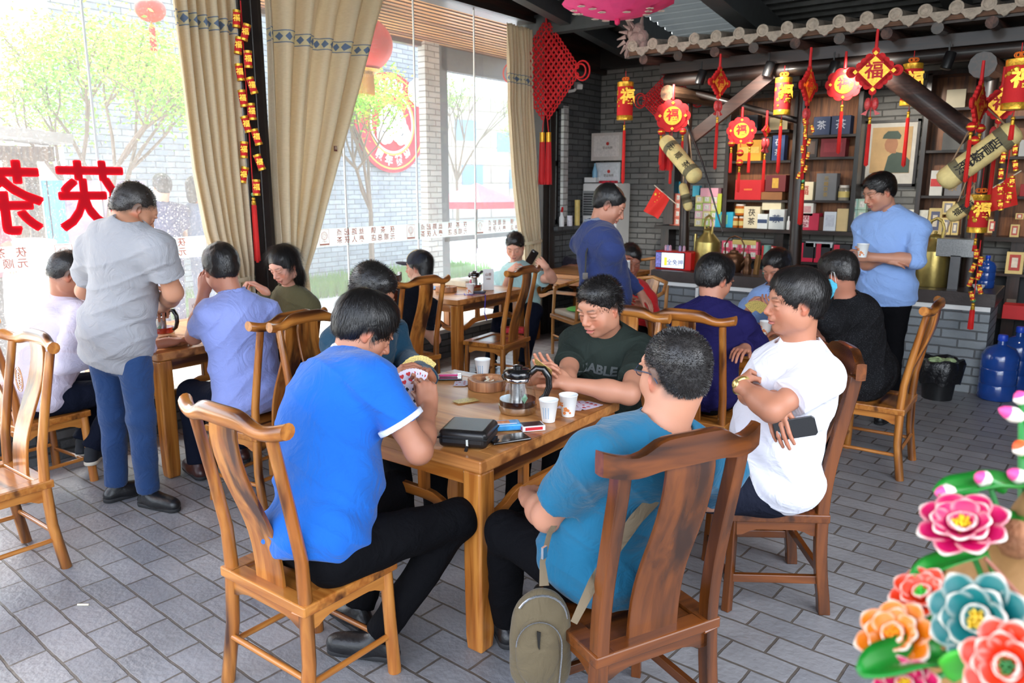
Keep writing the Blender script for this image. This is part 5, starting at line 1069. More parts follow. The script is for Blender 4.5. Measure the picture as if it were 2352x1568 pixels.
def curtain(label, rows, width, npl, x0=-4.985, ztop=3.37, depth=.035, tie=None, seed=0, tail=None):
    """rows: (z, y_left, y_right) from top to bottom; pleated cloth hanging at x0"""
    rows = sorted(rows, key=lambda r: -r[0]); zs = [r[0] for r in rows][::-1]
    NZ, NU = 70, npl*10; V = []; UV = []; z0, z1 = rows[0][0], rows[-1][0]; rnd = random.Random(seed); ph = [rnd.uniform(-.75, .75) for _ in range(npl+2)]
    for i in range(NZ+1):
        z = z0+(z1-z0)*i/NZ; yl = float(np.interp(z, zs, [r[1] for r in rows][::-1])); yr = float(np.interp(z, zs, [r[2] for r in rows][::-1])); w = yr-yl
        fl = min(1, .35+i/12); amp = depth*fl*min(1.4, .55+.45*(.9/max(w, .25))**.5)
        for j in range(NU+1):
            u = j/NU; k = u*npl; kk = int(min(k, npl-1)); f = k-kk; a = 2*math.pi*f+ph[kk]*math.sin(math.pi*f)
            un = u+.25*(u-.5)*math.sin(i/NZ*3)*.3
            V.append((x0+amp*math.cos(a)*(1+.4*ph[kk])+.012*math.sin(i*.11+kk*1.7), yl+w*(u+.35/npl*math.sin(2*a)*.18+.02*math.sin(i*.09+kk)*math.sin(math.pi*u)), z)); UV.append((u*width, z))
    F = [(i*(NU+1)+j, i*(NU+1)+j+1, (i+1)*(NU+1)+j+1, (i+1)*(NU+1)+j) for i in range(NZ) for j in range(NU)]
    rt = empty('curtain', (0, 0, 0)); tag(rt, label, 'curtain', None); o = raw('cloth', V, F, M_CURT, rt)
    uvl = o.data.uv_layers.new(name='UVMap'); vi = np.zeros(len(o.data.loops), np.int32); o.data.loops.foreach_get('vertex_index', vi); uvl.data.foreach_set('uv', np.array(UV, np.float32)[vi].ravel())
    sm = o.modifiers.new('t', 'SOLIDIFY'); sm.thickness = .003
    if tie:
        b = MB(); y0, y1, z = tie; b.tube([(x0+.05*math.cos(a)*1.3, (y0+y1)/2+(y1-y0)/2*1.08*math.sin(a), z+.01*math.sin(a)) for a in [i*math.pi/10 for i in range(20)]], [.012]*20, 6, closed=True, flat=1.6); b.build('tieback', mat('tie_cord', (206, 192, 160), .8), rt, smooth=True)
    return rt
curtain('beige linen curtain left of the black pole, gathered low down', [(3.37, 2.89, 3.36), (2.6, 2.92, 3.37), (1.8, 2.97, 3.36), (1.35, 3.03, 3.36), (1.12, 3.10, 3.36), (1.0, 3.14, 3.35), (.6, 3.12, 3.36), (.34, 3.12, 3.36)], 1.9, 6, depth=.045, tie=(3.10, 3.38, 1.02), seed=1)
curtain('wide beige linen curtain with a blue diamond band right of the black pole', [(3.37, 3.62, 4.86), (3.0, 3.62, 4.66), (2.7, 3.62, 4.545), (2.15, 3.615, 4.33), (1.65, 3.61, 4.12), (1.24, 3.61, 3.94), (1.04, 3.61, 3.83), (.85, 3.61, 3.84), (.34, 3.61, 3.88)], 2.2, 5, depth=.055, tie=(3.60, 3.86, 1.02), seed=2)
curtain('narrow beige curtain against the far dark post beside the big red knot', [(3.30, 6.50, 6.96), (2.5, 6.52, 6.96), (1.8, 6.62, 7.02), (1.2, 6.74, 7.10), (1.05, 6.80, 7.12), (.34, 6.80, 7.14)], 1.8, 7, depth=.03, tie=(6.80, 7.12, 1.08), seed=3)
b = MB(); b.box((-4.93, 4.19, 1.985), (.004, .03, .04)); add_text(b, '茶', .03, (-4.927, 4.19, 1.985), (0, 1, 0), (0, 0, 1), 1); tag(b.build('cloth_label', [mat('maroon_print', (96, 28, 34), .7), mat('cream_print', (226, 214, 190), .7)]), 'tiny maroon printed square at the right hem of the wide curtain', 'label')

# ---------------- red festive things ----------------
M_RED = mat('red_cord', (206, 22, 30), .6, var=.06); M_REDF = mat('red_felt', (214, 30, 34), .75, var=.06, bump=.3, bscale=300); M_GOLD = mat('gold_foil', (224, 172, 52), .32, metal=.55, var=.25, scale=60, bump=.3); M_TAS = mat('tassel_red', (216, 34, 30), .7, var=.1)
M_DRED = mat('dark_red_cord', (196, 14, 24), .6, var=.06)
def facing(p, turn=0):
    d = Vector((p[0], p[1], 0)).normalized(); d = Matrix.Rotation(turn, 3, 'Z')@d; return Vector((d.y, -d.x, 0)), Vector((0, 0, 1)), -d   # right, up, towards the viewer
def tassel(rt, p, L, r=.014, n=11, m=None):
    b = MB(); b.ball(p+Vector((0, 0, -.012)), .014, 8); b.lathe([(r*.9, 0), (r*1.0, -.025), (r*.8, -.03)], p+Vector((0, 0, -.025)), 10); b.build('bead', M_GOLD, rt, smooth=True)
    b = MB(); b.lathe([(r*.85, 0), (r*1.1, -L*.3), (r*1.15, -L*.9), (r*.6, -L)], p+Vector((0, 0, -.055)), 14)
    for i in range(n): a = 2*math.pi*i/n; b.tube([p+Vector((r*math.cos(a), r*math.sin(a), -.056)), p+Vector((r*1.25*math.cos(a), r*1.25*math.sin(a), -.056-L*.97))], .0022, 4)
    b.build('tassel', m or M_TAS, rt, smooth=True)
def cord(rt, p, q, r=.004, m=None, nm='cord'): b = MB(); b.tube([p, q], r, 6); b.build(nm, m or M_RED, rt, smooth=True)
def lantern_cyl(p, h, r, tl, label, top=.08):
    """p: top of the paper cylinder"""
    rt = empty('paper_lantern', p); tag(rt, label, 'lantern', None); Z = Vector((0, 0, 1)); o = Vector((0, 0, 0))
    cord(rt, o+Z*(.03+top), o, .003)
    b = MB()
    for i in range(6): a = i*math.pi/3; b.tube([(.022*math.cos(a)+.016*math.cos(t), .022*math.sin(a)*.4, .035+.016*math.sin(t)) for t in [k*math.pi/4 for k in range(8)]], .004, 6, closed=True)
    b.build('bow', mat('orange_cord', (240, 120, 30), .5), rt, smooth=True)
    b = MB(); b.lathe([(r, 0), (r, -h)], o, 28, cap=False)
    for k in range(9): b.lathe([(r*1.006, -h*k/8-.002), (r*1.006, -h*k/8+.0)], o, 28, cap=False)
    by = b.build('cylinder', M_REDF, rt, smooth=True)
    b = MB(); b.lathe([(r*.9, .006), (r*1.03, .004), (r*1.03, -.038), (r*1.01, -.040)], o, 28); b.build('gold_band', M_GOLD, rt, smooth=True); b = MB(); b.lathe([(r*1.01, -h+.036), (r*1.03, -h+.034), (r*1.03, -h-.006), (r*.9, -h-.008)], o, 28); b.build('gold_band', M_GOLD, rt, smooth=True)
    b = MB(); rnd = random.Random(int(p[0]*1000))
    for i in range(22):
        a = rnd.uniform(0, 6.28); z = -rnd.uniform(.06, h-.06); s = rnd.uniform(.008, .02); c = Vector((r*1.01*math.cos(a), r*1.01*math.sin(a), z)); b.lathe([(s, 0), (s*.6, .004)], c, 7, axis=(math.cos(a), math.sin(a), 0))
    b.build('gold_pattern', M_GOLD, by)
    u, v, n = facing(p, R(8)); b = MB()
    for k, ch in enumerate('福'): add_text(b, ch, h*.42, n*(r*1.04)+u*.012-Z*(h*.42), u, v, 0, .004)
    b.build('lettering', M_GOLD, by, clean=False)
    cord(rt, Vector((0, 0, -h)), Vector((0, 0, -h-.05)), .003); tassel(rt, Vector((0, 0, -h-.05)), tl, .012); return rt
def fu_board(p, s, label, turn=0, shape='diamond', tl=.25, fish=True, balls=False, hang=.12, back=M_GOLD if False else None):
    """p: centre; s: half diagonal"""
    rt = empty('fortune_pendant', p); tag(rt, label, 'ornament', None); u, v, n = facing(p, turn)
    b = MB(); b.tube([v*(s+hang), v*(s*.9)], [.010, .013], 8); b.build('loop', M_RED, rt, smooth=True)
    b = MB(); c = 0
    if shape == 'diamond':
        q = s*.80; b.prism([(0, -q), (q, 0), (0, q), (-q, 0)], (0, 0, 0), u, v, .022)
        for i in range(16):
            a = 2*math.pi*i/16; e = (abs(math.cos(a))+abs(math.sin(a))); rr = q/e*1.0; b.lathe([(s*.15, -.011), (s*.15, .011)], u*rr*math.cos(a)+v*rr*math.sin(a), 12, axis=n)
        for sx in (-1, 1): b.lathe([(s*.22, -.011), (s*.22, .011)], u*sx*s*.86, 16, axis=n)
    else:
        for i in range(10): a = 2*math.pi*i/10; b.lathe([(s*.32, -.011), (s*.32, .011)], u*s*.70*math.cos(a)+v*s*.62*math.sin(a), 14, axis=n)
        b.lathe([(s*.78, -.012), (s*.78, .012)], (0, 0, 0), 24, axis=n)
    bd = b.build('board', M_REDF, rt)
    b = MB()
    if shape == 'diamond':
        q = s*.60; b.prism([(0, -q), (q, 0), (0, q), (-q, 0)], n*.013, u, v, .004)
    else: b.lathe([(s*.52, 0), (s*.52, .003)], n*.013, 24, axis=n)
    for a in range(4): e = u*math.cos(a*math.pi/2)+v*math.sin(a*math.pi/2); b.lathe([(s*.10, 0), (s*.10, .003)], e*s*.72+n*.012, 4, axis=n)
    b.build('gold_panel', M_GOLD, bd)
    b = MB(); add_text(b, '福', s*.72, n*.017, u, v, 0, .003); b.build('lettering', M_RED, bd, clean=False)
    z = -s*1.0
    if fish:
        b = MB()
        for sx in (-1, 1): b.ball(v*(z-.055)+u*sx*.026, (.026, .026, .05), 10); b.prism([(0, 0), (sx*.05, -.035), (sx*.012, -.045)], v*(z-.095)+u*sx*.02, u, v, .012)
        b.build('twin_fish', mat('fish_pink', (212, 70, 72), .4, var=.3, scale=80), rt, smooth=True); z -= .13
    cord(rt, v*(-s*.85), v*(z-.02), .0035)
    if balls:
        for sx, dz in ((-1, 0), (1, 0), (0, -.09), (0, -.18)):
            b = MB(); c = u*sx*s*.62+v*(z+.02+dz); b.ball(c, .033, 12); b.build('ball', M_RED, rt, smooth=True); b = MB(); b.lathe([(.0345, -.006), (.0345, .006)], c, 14, cap=False); b.build('ball_band', M_GOLD, rt)
            if dz == 0 or dz < -.1: tassel(rt, c-v*.035, tl*.75, .010)
    else: tassel(rt, v*(z-.02), tl, .011)
    return rt
def endless_knot(p, w, h, label, turn=0, m=None, tl=.35, lit=None):
    m = m or M_RED; rt = empty('chinese_knot', p); tag(rt, label, 'ornament', None); u, v, n = facing(p, turn); b = MB(); K = 12
    for i in range(K):
        t = -1+2*(i+.5)/K
        for sgn in (-1, 1):
            # strands parallel to the two edge directions of the rhombus
            a = (u*w*.5+v*h*.5*sgn); c = (u*w*.5-v*h*.5*sgn); p0 = -a*.5+c*.5*t; pts = [p0+a*q/16+n*(.008*math.sin(q*math.pi*K/16+i*math.pi+(0 if sgn > 0 else 0))*sgn) for q in range(17)]
            b.tube(pts, [w*.020]*17, 6)
            for e in (-1, 1):
                c0 = p0+(a if e > 0 else a*0)+a*.02*e; b.tube([c0+a.normalized()*e*w*.030*(1+math.cos(k*math.pi/4))*.9+c.normalized()*w*.030*math.sin(k*math.pi/4) for k in range(8)], [w*.013]*8, 6, closed=True)
    b.build('woven_cord', m, rt, smooth=True)
    b = MB()
    for sx in (-1, 1):
        for rr in (.13, .09): b.tube([u*sx*(w*.5+w*rr*.7+w*rr*math.cos(k*math.pi/8)*.9)+v*w*rr*1.15*math.sin(k*math.pi/8) for k in range(16)], [w*.014]*16, 6, closed=True)
    b.build('side_loop', M_RED, rt, smooth=True)
    cord(rt, v*h*.5, v*(h*.5+.16), .012, m, 'hanger')
    for sx in (-1, 1):
        q = v*(-h*.5-.16)+u*sx*.035; cord(rt, v*(-h*.48)+u*sx*.015, q, .006, m); b = MB(); b.lathe([(.028, 0), (.028, -.10)], q, 12); b.build('gold_cap', M_GOLD, rt, smooth=True); bb = MB(); bb.lathe([(.026, 0), (.036, -tl), (.02, -tl-.03)], q-v*.10, 12)
        for i in range(10): a = i*.63; bb.tube([q-v*.10+u*.026*math.cos(a)+n*.026*math.sin(a), q-v*(.13+tl)+u*.040*math.cos(a)+n*.04*math.sin(a)], .003, 4)
        bb.build('tassel', m, rt, smooth=True)
    return rt
def crackers(p, n, step, label, size=.085, spread=.05, tl=.35, seed=1, top=True):
    """a hanging string of toy firecrackers; p: top"""
    rt = empty('firecracker_string', p); tag(rt, label, 'ornament', None); u, v, nn = facing(p); rnd = random.Random(seed); L = n*step
    cord(rt, v*.03, -v*(L+.05), .004, nm='cord')
    for i in range(n):
        sx = (-1, 1)[i % 2]; c = -v*(i*step+.04)+u*sx*spread*.5*rnd.uniform(.6, 1.2)+nn*rnd.uniform(.02, .035); ax = (-v+u*rnd.uniform(-.35, .35)).normalized(); r = size*.22
        b = MB(); b.lathe([(r, 0), (r, size)], c, 12, axis=ax); k = b.build('cracker', M_REDF, rt, smooth=True)
        for z in (0, size*.86): b = MB(); b.lathe([(r*1.08, z), (r*1.08, z+size*.14)], c, 12, axis=ax); b.build('gold_band', M_GOLD, k, smooth=True)
        b = MB(); add_text(b, '福', size*.42, c+ax*size*.5+nn*(r+.002), u, v, 0, .001); b.build('lettering', M_GOLD, k, clean=False)
    if tl: b = MB(); b.ball(-v*(L+.06), .016, 8); b.build('bead', mat('jade_bead', (90, 170, 110), .3), rt, smooth=True); tassel(rt, -v*(L+.08), tl, .016)
    return rt
crackers(at(553, 12, x=-4.93), 14, .088, 'long string of toy firecrackers with a tassel on the black pole between the curtains', .115, .075, .42, 3)
endless_knot(at(1254, 165, y=7.02), .66, .92, 'very large dark red woven knot hanging by the far post', R(-12), M_DRED, .42)
endless_knot(at(1536, 230, y=8.0), .52, .52, 'red woven knot on the back wall, partly behind the first post', 0, M_RED, .2)
lantern_cyl(at(1437, 190, y=7.0), .35, .078, .52, 'red and gold paper cylinder lantern at the left end of the tiled eave')
lantern_cyl(at(1801, 180, y=7.25), .31, .072, .42, 'red and gold paper cylinder lantern hanging left of the middle post')
lantern_cyl(at(2098, 148, y=7.3), .32, .074, .40, 'red and gold paper cylinder lantern behind the thick diagonal brace')
lantern_cyl(at(2344, 138, y=6.3), .31, .080, .1, 'red and gold paper cylinder lantern cut by the right edge at the top')
lantern_cyl(at(2253, 448, y=7.0), .28, .068, .05, 'red and gold paper cylinder lantern hanging low at the right post', top=.2)
fu_board(at(1545, 266, y=7.0), .165, 'red scalloped pendant with a round gold character and small balls, nearest the first post', 0, 'scallop', .30, False, True)
fu_board(at(1652, 190, y=7.0), .15, 'narrow red pendant turned edge-on, left of the flat diagonal brace top', R(55), 'diamond', .42, hang=.10)
fu_board(at(1703, 300, y=7.3), .135, 'oval scalloped red pendant hanging low in front of the yellow box', 0, 'scallop', .25, False, True, hang=.08)
fu_board(at(1857, 198, y=6.9), .17, 'red pendant seen edge-on just right of the middle post', R(68), 'diamond', .40, hang=.14)
fu_board(at(1938, 194, y=7.1), .145, 'red scalloped pendant with gold lettering beside the biggest diamond pendant', 0, 'scallop', .35, False)
fu_board(at(2008, 164, y=6.6), .185, 'biggest diamond shaped pendant with a red fortune character on gold, hanging from the beam', 0, 'diamond', .32)
fu_board(at(2248, 240, y=6.6), .18, 'red pendant seen edge-on with red balls before the right post', R(75), 'diamond', .40, False, True)
fu_board(at(2298, 240, y=7.0), .15, 'dark diamond shaped red pendant right of the right post', R(10), 'diamond', .40)
fu_board(at(1760, 300, y=7.35), .06, 'thin small red pendant hanging before the blue box', R(60), 'diamond', .30)
crackers(at(1856, 262, y=6.9), 9, .055, 'short golden firecracker string hanging right of the middle post', .06, .06, .30, 5)
crackers(at(2325, 300, y=6.6), 9, .055, 'firecracker string at the right edge below the lantern', .075, .07, 0, 6)
crackers(at(2252, 560, y=7.0), 7, .055, 'firecracker string hanging low at the right post above the small water bottle', .075, .06, .16, 7)
def flag(p, q, corners, label):
    rt = empty('small_flag', p); tag(rt, label, 'flag', 'small red flags'); b = MB(); b.tube([Vector((0, 0, 0)), q-p], .0045, 6); b.build('staff', mat('cream_stick', (226, 214, 190), .5), rt)
    c = [k-p for k in corners]; N = 10; vs = []; nn = (c[1]-c[0]).cross(c[3]-c[0]).normalized()
    for i in range(N+1):
        for j in range(N+1):
            a, d = i/N, j/N; vs.append((c[0]*(1-a)+c[1]*a)*(1-d)+(c[3]*(1-a)+c[2]*a)*d+nn*.012*math.sin(a*7+d*3))
    fl = raw('cloth', vs, [(i*(N+1)+j, (i+1)*(N+1)+j, (i+1)*(N+1)+j+1, i*(N+1)+j+1) for i in range(N) for j in range(N)], mat('flag_red', (226, 38, 24), .7, var=.03), rt)
    b = MB(); u = (c[1]-c[0]); v = (c[3]-c[0]); U = u.normalized(); Vv = (v-U*v.dot(U)).normalized(); nf = -facing(p)[2]
    side = 1 if nn.dot(facing(p)[2]) > 0 else -1
    def star(o, r): b.prism([(r*(1 if k % 2 == 0 else .4)*math.cos(k*math.pi/5+.3), r*(1 if k % 2 == 0 else .4)*math.sin(k*math.pi/5+.3)) for k in range(10)], o+nn*side*.016, U, Vv, .002)
    star(c[0]+u*.2+v*.22, u.length*.10)
    for a, d in ((.38, .10), (.45, .20), (.45, .34), (.38, .44)): star(c[0]+u*a+v*d, u.length*.035)
    b.build('star', mat('star_yellow', (250, 210, 40), .6), rt)
Y = 7.1
flag(at(1503, 425, y=Y), at(1553, 468, y=Y), [at(1508, 428, y=Y), at(1538, 455, y=Y), at(1512, 503, y=Y), at(1478, 484, y=Y)], 'small bright red flag with yellow stars on a thin staff, left of the first post')
flag(at(2346, 392, y=Y), at(2262, 442, y=Y), [at(2330, 400, y=Y), at(2268, 437, y=Y), at(2272, 487, y=Y), at(2338, 470, y=Y)], 'small dark red flag with yellow stars at the right post')
# wrapped tea logs hanging on ropes
M_LOG = mat('bamboo_leaf_wrap', (236, 214, 146), .7, var=.10, scale=20, bump=.4, bscale=50); M_LOGB = mat('grey_strip_print', (120, 112, 84), .8); M_ROPE = mat('hemp_rope', (176, 150, 120), .9)
def tealog(a, c, r, label, hang, txt=None, dark=1):
    rt = empty('wrapped_tea_log', a); tag(rt, label, 'tea log', 'wrapped tea logs'); d = (c-a); L = d.length; ax = d.normalized()
    b = MB(); b.lathe([(r*.45, -.02), (r*.85, 0), (r, .03), (r*1.03, L*.3), (r, L*.6), (r*1.02, L-.03), (r*.8, L), (r*.4, L+.015)], (0, 0, 0), 20, axis=ax); lg = b.build('roll', M_LOG, rt, smooth=True)
    for z in (.10, L-.12): b = MB(); b.lathe([(r*1.045, z), (r*1.045, z+.06)], (0, 0, 0), 20, cap=False, axis=ax); b.build('printed_band', M_LOGB, lg)
    if txt:
        n = facing(a)[2]; n = (n-ax*n.dot(ax)).normalized(); t = ax if ax.x > 0 else -ax; w = n.cross(t); b = MB()
        for i, ch in enumerate(txt): add_text(b, ch, r*.95, ax*(L*(.28+.46*i/max(1, len(txt)-1)))+n*(r*1.05), t, w, 0, .001)
        b.build('lettering', mat('black_ink', (34, 30, 28), .7), lg, clean=False)
    for t, h in hang: cord(rt, ax*L*t+Vector((0, 0, r)), h-a, .006, M_ROPE, 'rope')
tealog(at(1527, 322, y=7.0), at(1600, 410, y=6.85), .075, 'pale yellow wrapped tea log hanging at the first post, left of the portrait', [(.85, at(1580, 275, y=7.2))], '元顺茶')
tealog(at(2165, 418, y=6.6), at(2335, 298, y=6.6), .085, 'largest wrapped tea log with black brushed characters, hanging slanted before the right cabinet', [(.08, at(2250, 255, y=6.9)), (.85, at(2258, 240, y=6.9))], '泾渭茯茶元顺店')
tealog(at(2183, 498, y=7.0), at(2246, 455, y=7.0), .060, 'small wrapped tea log hanging by the right post over the metal box', [(.3, at(2240, 420, y=7.2))], '福茶香')
tealog(at(1568, 425, y=7.3), at(1582, 480, y=7.3), .045, 'small cream gourd shaped wrap tied with red ribbon on the first post', [(.1, at(1570, 400, y=7.5))])
b = MB(); b.tube([at(1578, 285, y=7.1), at(1612, 370, y=7.1), at(1660, 532, y=7.1)], [.012, .010, .007], 8); tag(b.build('wooden_rod', m_darkwood_z, smooth=True), 'thin dark wooden rod leaning from the first post down to the counter', 'rod')

# ---------------- tiled pavilion over the counter ----------------
M_TILE = mat('weathered_tile', (150, 138, 126), .9, var=.25, scale=14, bump=.8, bscale=30); M_TILEL = mat('tile_lip', (176, 164, 150), .9, var=.2, scale=30, bump=.8, bscale=60)
pav = empty('tiled_canopy', (-1.2, 7.4, 0)); tag(pav, 'grey tiled canopy with scalloped eave above the tea counter', 'canopy'); PO = Vector((-1.2, 7.4, 0))
def pb(fn, nm, m, **k): b = MB(); fn(b); b.v = [tuple(Vector(v)-PO) for v in b.v]; return b.build(nm, m, pav, **k)
x = -3.80; i = 0
while x < 1.4:
    z0 = 3.02
    pb(lambda b: (b.tube([(x, 6.99, z0), (x, 7.5, z0+.06), (x, 8.3, z0+.17)], [.046, .048, .048], 12)), 'roof_tile', M_TILE, smooth=True)
    def dsk(b):
        b.lathe([(.052, 0), (.052, .02), (.038, .024), (.034, .018), (.018, .026)], (x, 6.995, z0), 18, axis=(0, -1, 0))
    pb(dsk, 'tile_end', M_TILEL)
    def lip(b):
        xc = x+.105; K = 9; pts = []
        for k in range(K): u = -1+2*k/(K-1); pts.append((u*.075, .012-.0*u))
        for k in range(K-1, -1, -1): u = -1+2*k/(K-1); pts.append((u*.075, -.012-.062*(1-abs(u)**1.3)+.006*math.sin(k*2.4)))
        b.prism(pts, (xc, 6.985, z0-.030), (1, 0, 0), (0, .25, 1), .014)
    pb(lip, 'drip_tile', M_TILEL)
    x += .212; i += 1
pb(lambda b: b.box((-1.2, 7.68, 3.02), (5.4, 1.32, .03), rot=Matrix.Rotation(R(7.6), 3, 'X')), 'roof_board', m_darkwood)
pb(lambda b: b.box((-1.2, 7.02, 2.955), (5.3, .05, .035)), 'eave_board', wood('eave_wood', (120, 82, 58), (84, 58, 42), 'x', .7, (50, 34, 26), coat=0))
for k in range(15):
    xx = -3.68+k*.36; pb(lambda b: b.tube([(xx, 6.98, 2.885), (xx, 8.3, 3.0)], .045, 12), 'rafter', m_darkwood_y if k % 2 else wood('rafter_wood', (104, 72, 62), (70, 48, 42), 'y', .6, (40, 26, 24), coat=0), smooth=False)
pb(lambda b: b.box((-1.1, 7.32, 2.83), (5.1, .10, .10)), 'beam', m_darkwood)
pb(lambda b: b.tube([(-3.62, 7.36, 2.72), (-1.0, 7.36, 2.735), (1.5, 7.36, 2.74)], .062, 12), 'log_beam', m_darkwood, smooth=True)
pb(lambda b: b.tube([(-3.50, 7.15, 2.58), (-3.40, 8.4, 2.60)], .075, 12), 'log_beam', wood('log_end', (112, 82, 58), (80, 56, 40), 'y', .6, (50, 34, 26), coat=0), smooth=False)
pb(lambda b: b.tube([(-.86, 7.25, 2.62), (-.80, 8.4, 2.64)], .10, 12), 'log_beam', m_darkwood_y)
for (px, py0, y, r) in ((1575, 2.66, 7.62, .05), (1836, 2.70, 7.62, .055), (2246, 2.70, 7.62, .085)):
    q = at(px, 400, y=y); pb(lambda b: b.tube([(q.x+.02, y, .84), (q.x, y, 1.8), (q.x-.01, y, py0)], [r*1.1, r, r*.95], 12), 'post', m_darkwood_z, smooth=True)
q0, q1 = at(1775, 168, y=7.3), at(1588, 318, y=7.3); pb(lambda b: b.bar(q0, q1, .05, .11), 'brace', wood('brace_wood', (72, 46, 38), (52, 34, 28), 'x', .6, (44, 28, 24)))
q2, q3 = at(2035, 165, y=7.2), at(2228, 312, y=7.2); pb(lambda b: b.tube([q2, q3], [.085, .09], 14), 'brace', wood('brace_wood2', (84, 58, 50), (56, 38, 34), 'x', .55, (44, 30, 28)), smooth=True)
q4, q5 = at(1600, 215, y=7.62), at(1836, 278, y=7.62); pb(lambda b: b.tube([q4, q5], .03, 10), 'brace', m_darkwood, smooth=True)
# carved end ornament of the ridge, left end
def orn(b):
    c = at(1462, 92, y=7.05)
    for dx, dz, s in ((0, 0, .085), (-.05, -.05, .07), (.06, .02, .07), (-.08, -.12, .05), (.02, .10, .06), (-.06, .06, .05), (.08, -.06, .06)): b.ball(c+Vector((dx, .0, dz)), (s, s*.8, s), 10)
    for k in range(7): a = R(95+k*22); b.tube([c+Vector((.11*math.cos(a), -.03, .11*math.sin(a))), c+Vector((.19*math.cos(a+.25), -.05, .19*math.sin(a+.25)))], [.022, .006], 6)
    b.tube([c+Vector((-.04, 0, .1)), c+Vector((-.10, 0, .20)), c+Vector((-.16, -.02, .25))], [.035, .025, .008], 8); b.tube([c+Vector((.04, 0, .1)), c+Vector((.06, 0, .22))], [.03, .008], 8)
pb(orn, 'ridge_ornament', mat('pink_grey_stone', (168, 146, 140), .9, var=.2, bump=.9, bscale=60), smooth=True)
for k, (px, py) in enumerate(((1610, 178), (1765, 160), (1914, 160), (2178, 140))):
    p = at(px, py, y=7.2); rt = empty('spotlight', p); tag(rt, ['black spotlight on the rail near the first post', 'black spotlight above the flat brace', 'black spotlight left of the biggest diamond pendant', 'black spotlight over the thick brace'][k], 'spotlight', 'black track spotlights')
    b = MB(); b.lathe([(.035, .07), (.042, .06), (.042, -.06), (.034, -.065)], (0, 0, 0), 16, axis=(.25, .1, 1)); b.build('can', mat('black_metal', (20, 20, 22), .4), rt, smooth=True)
    b = MB(); b.box((0, .0, .10), (.012, .012, .09)); b.build('stem', MATS['black_metal'], rt)
# pink oiled paper umbrella hanging upside down
um = empty('paper_umbrella', at(1418, 50, y=6.4)); tag(um, 'bright pink paper umbrella with painted flowers, hanging at the top of the photo', 'umbrella')
b = MB(); n = 20; RR = .50; H = .13; vs = []
for i in range(n):
    for k in range(7):
        t = k/6; a = 2*math.pi*i/n; vs.append((RR*t*math.cos(a), RR*t*math.sin(a), .02+H*t**1.6+(.008 if k == 6 and i % 2 else 0)))
b.add(vs, [(i*7+k, i*7+k+1, ((i+1) % n)*7+k+1, ((i+1) % n)*7+k) for i in range(n) for k in range(6)]); cn = b.build('canopy', mat('pink_paper', (238, 70, 140), .6, var=.05), um); sm = cn.modifiers.new('s', 'SOLIDIFY'); sm.thickness = .003
b = MB()
for i in range(n): a = 2*math.pi*i/n; b.tube([(.02*math.cos(a), .02*math.sin(a), .03), (RR*.55*math.cos(a), RR*.55*math.sin(a), .026+H*.55**1.6), (RR*.98*math.cos(a), RR*.98*math.sin(a), .026+H)], .003, 4)
b.build('ribs', mat('bamboo_rib', (150, 90, 70), .6), um)
b = MB(); b.lathe([(.004, -.03), (.022, -.02), (.026, .02), (.012, .04)], (0, 0, 0), 12); b.build('tip', mat('pink_tip', (216, 40, 104), .5), um, smooth=True)
b = MB(); rnd = random.Random(9)
for j in range(15):
    a = rnd.uniform(0, 6.28); t = rnd.uniform(.35, .9); c = Vector((RR*t*math.cos(a), RR*t*math.sin(a), .014+H*t**1.6))
    for i in range(5): g = i*1.256; b.lathe([(.018, 0), (.018, .002)], c+Vector((.02*math.cos(g), .02*math.sin(g), 0)), 8, axis=(0, 0, -1))
b.build('painted_flower', mat('white_petal_paint', (250, 236, 226), .6), cn); b = MB(); b.tube([(0, 0, .03), (0, 0, .22)], .007, 8); b.build('handle', MATS['bamboo_rib'], um)
# red silk lantern outside
ln = empty('silk_lantern', at(828, 102, x=-6.2)); tag(ln, 'big red silk lantern with gold fringe hanging under the plank ceiling outside', 'lantern'); r = .315
b = MB(); N = 48; K = 16; vs = []
for k in range(K+1):
    t = math.pi*(.12+.76*k/K); 
    for j in range(N): a = 2*math.pi*j/N; q = 1+.012*math.cos(a*24); vs.append((r*1.02*q*math.sin(t)*math.cos(a), r*1.02*q*math.sin(t)*math.sin(a), -r*.88*math.cos(t)))
b.add(vs, [(k*N+j, k*N+(j+1) % N, (k+1)*N+(j+1) % N, (k+1)*N+j) for k in range(K) for j in range(N)]); b.build('silk', mat('lantern_silk', (238, 40, 26), .5, var=.03, trans=.0), ln, smooth=True)
b = MB()
for z in (-1, 1): b.lathe([(r*.40, z*r*.80), (r*.42, z*r*.95)], (0, 0, 0), 24)
b.lathe([(r*.62, -r*.78), (r*.45, -r*.86)], (0, 0, 0), 30, cap=False); b.build('gold_ring', M_GOLD, ln)
b = MB()
for i in range(40): a = i*2*math.pi/40; b.tube([(r*.38*math.cos(a), r*.38*math.sin(a), -r*.93), (r*.40*math.cos(a), r*.40*math.sin(a), -r*.93-.20)], .006, 4)
b.build('fringe', mat('gold_fringe', (216, 160, 40), .6), ln); cord(ln, Vector((0, 0, r*.9)), Vector((0, 0, r*.9+.12)), .006)
p = at(345, 22, x=-8.5); ln2 = empty('silk_lantern', p); tag(ln2, 'small red lantern with a tassel outside at the top of the left window', 'lantern'); b = MB(); b.ball((0, 0, 0), (.16, .16, .13), 20); b.build('silk', MATS['lantern_silk'], ln2, smooth=True); tassel(ln2, Vector((0, 0, -.13)), .25, .03); cord(ln2, Vector((0, 0, .13)), Vector((0, 0, 1.5)), .004)
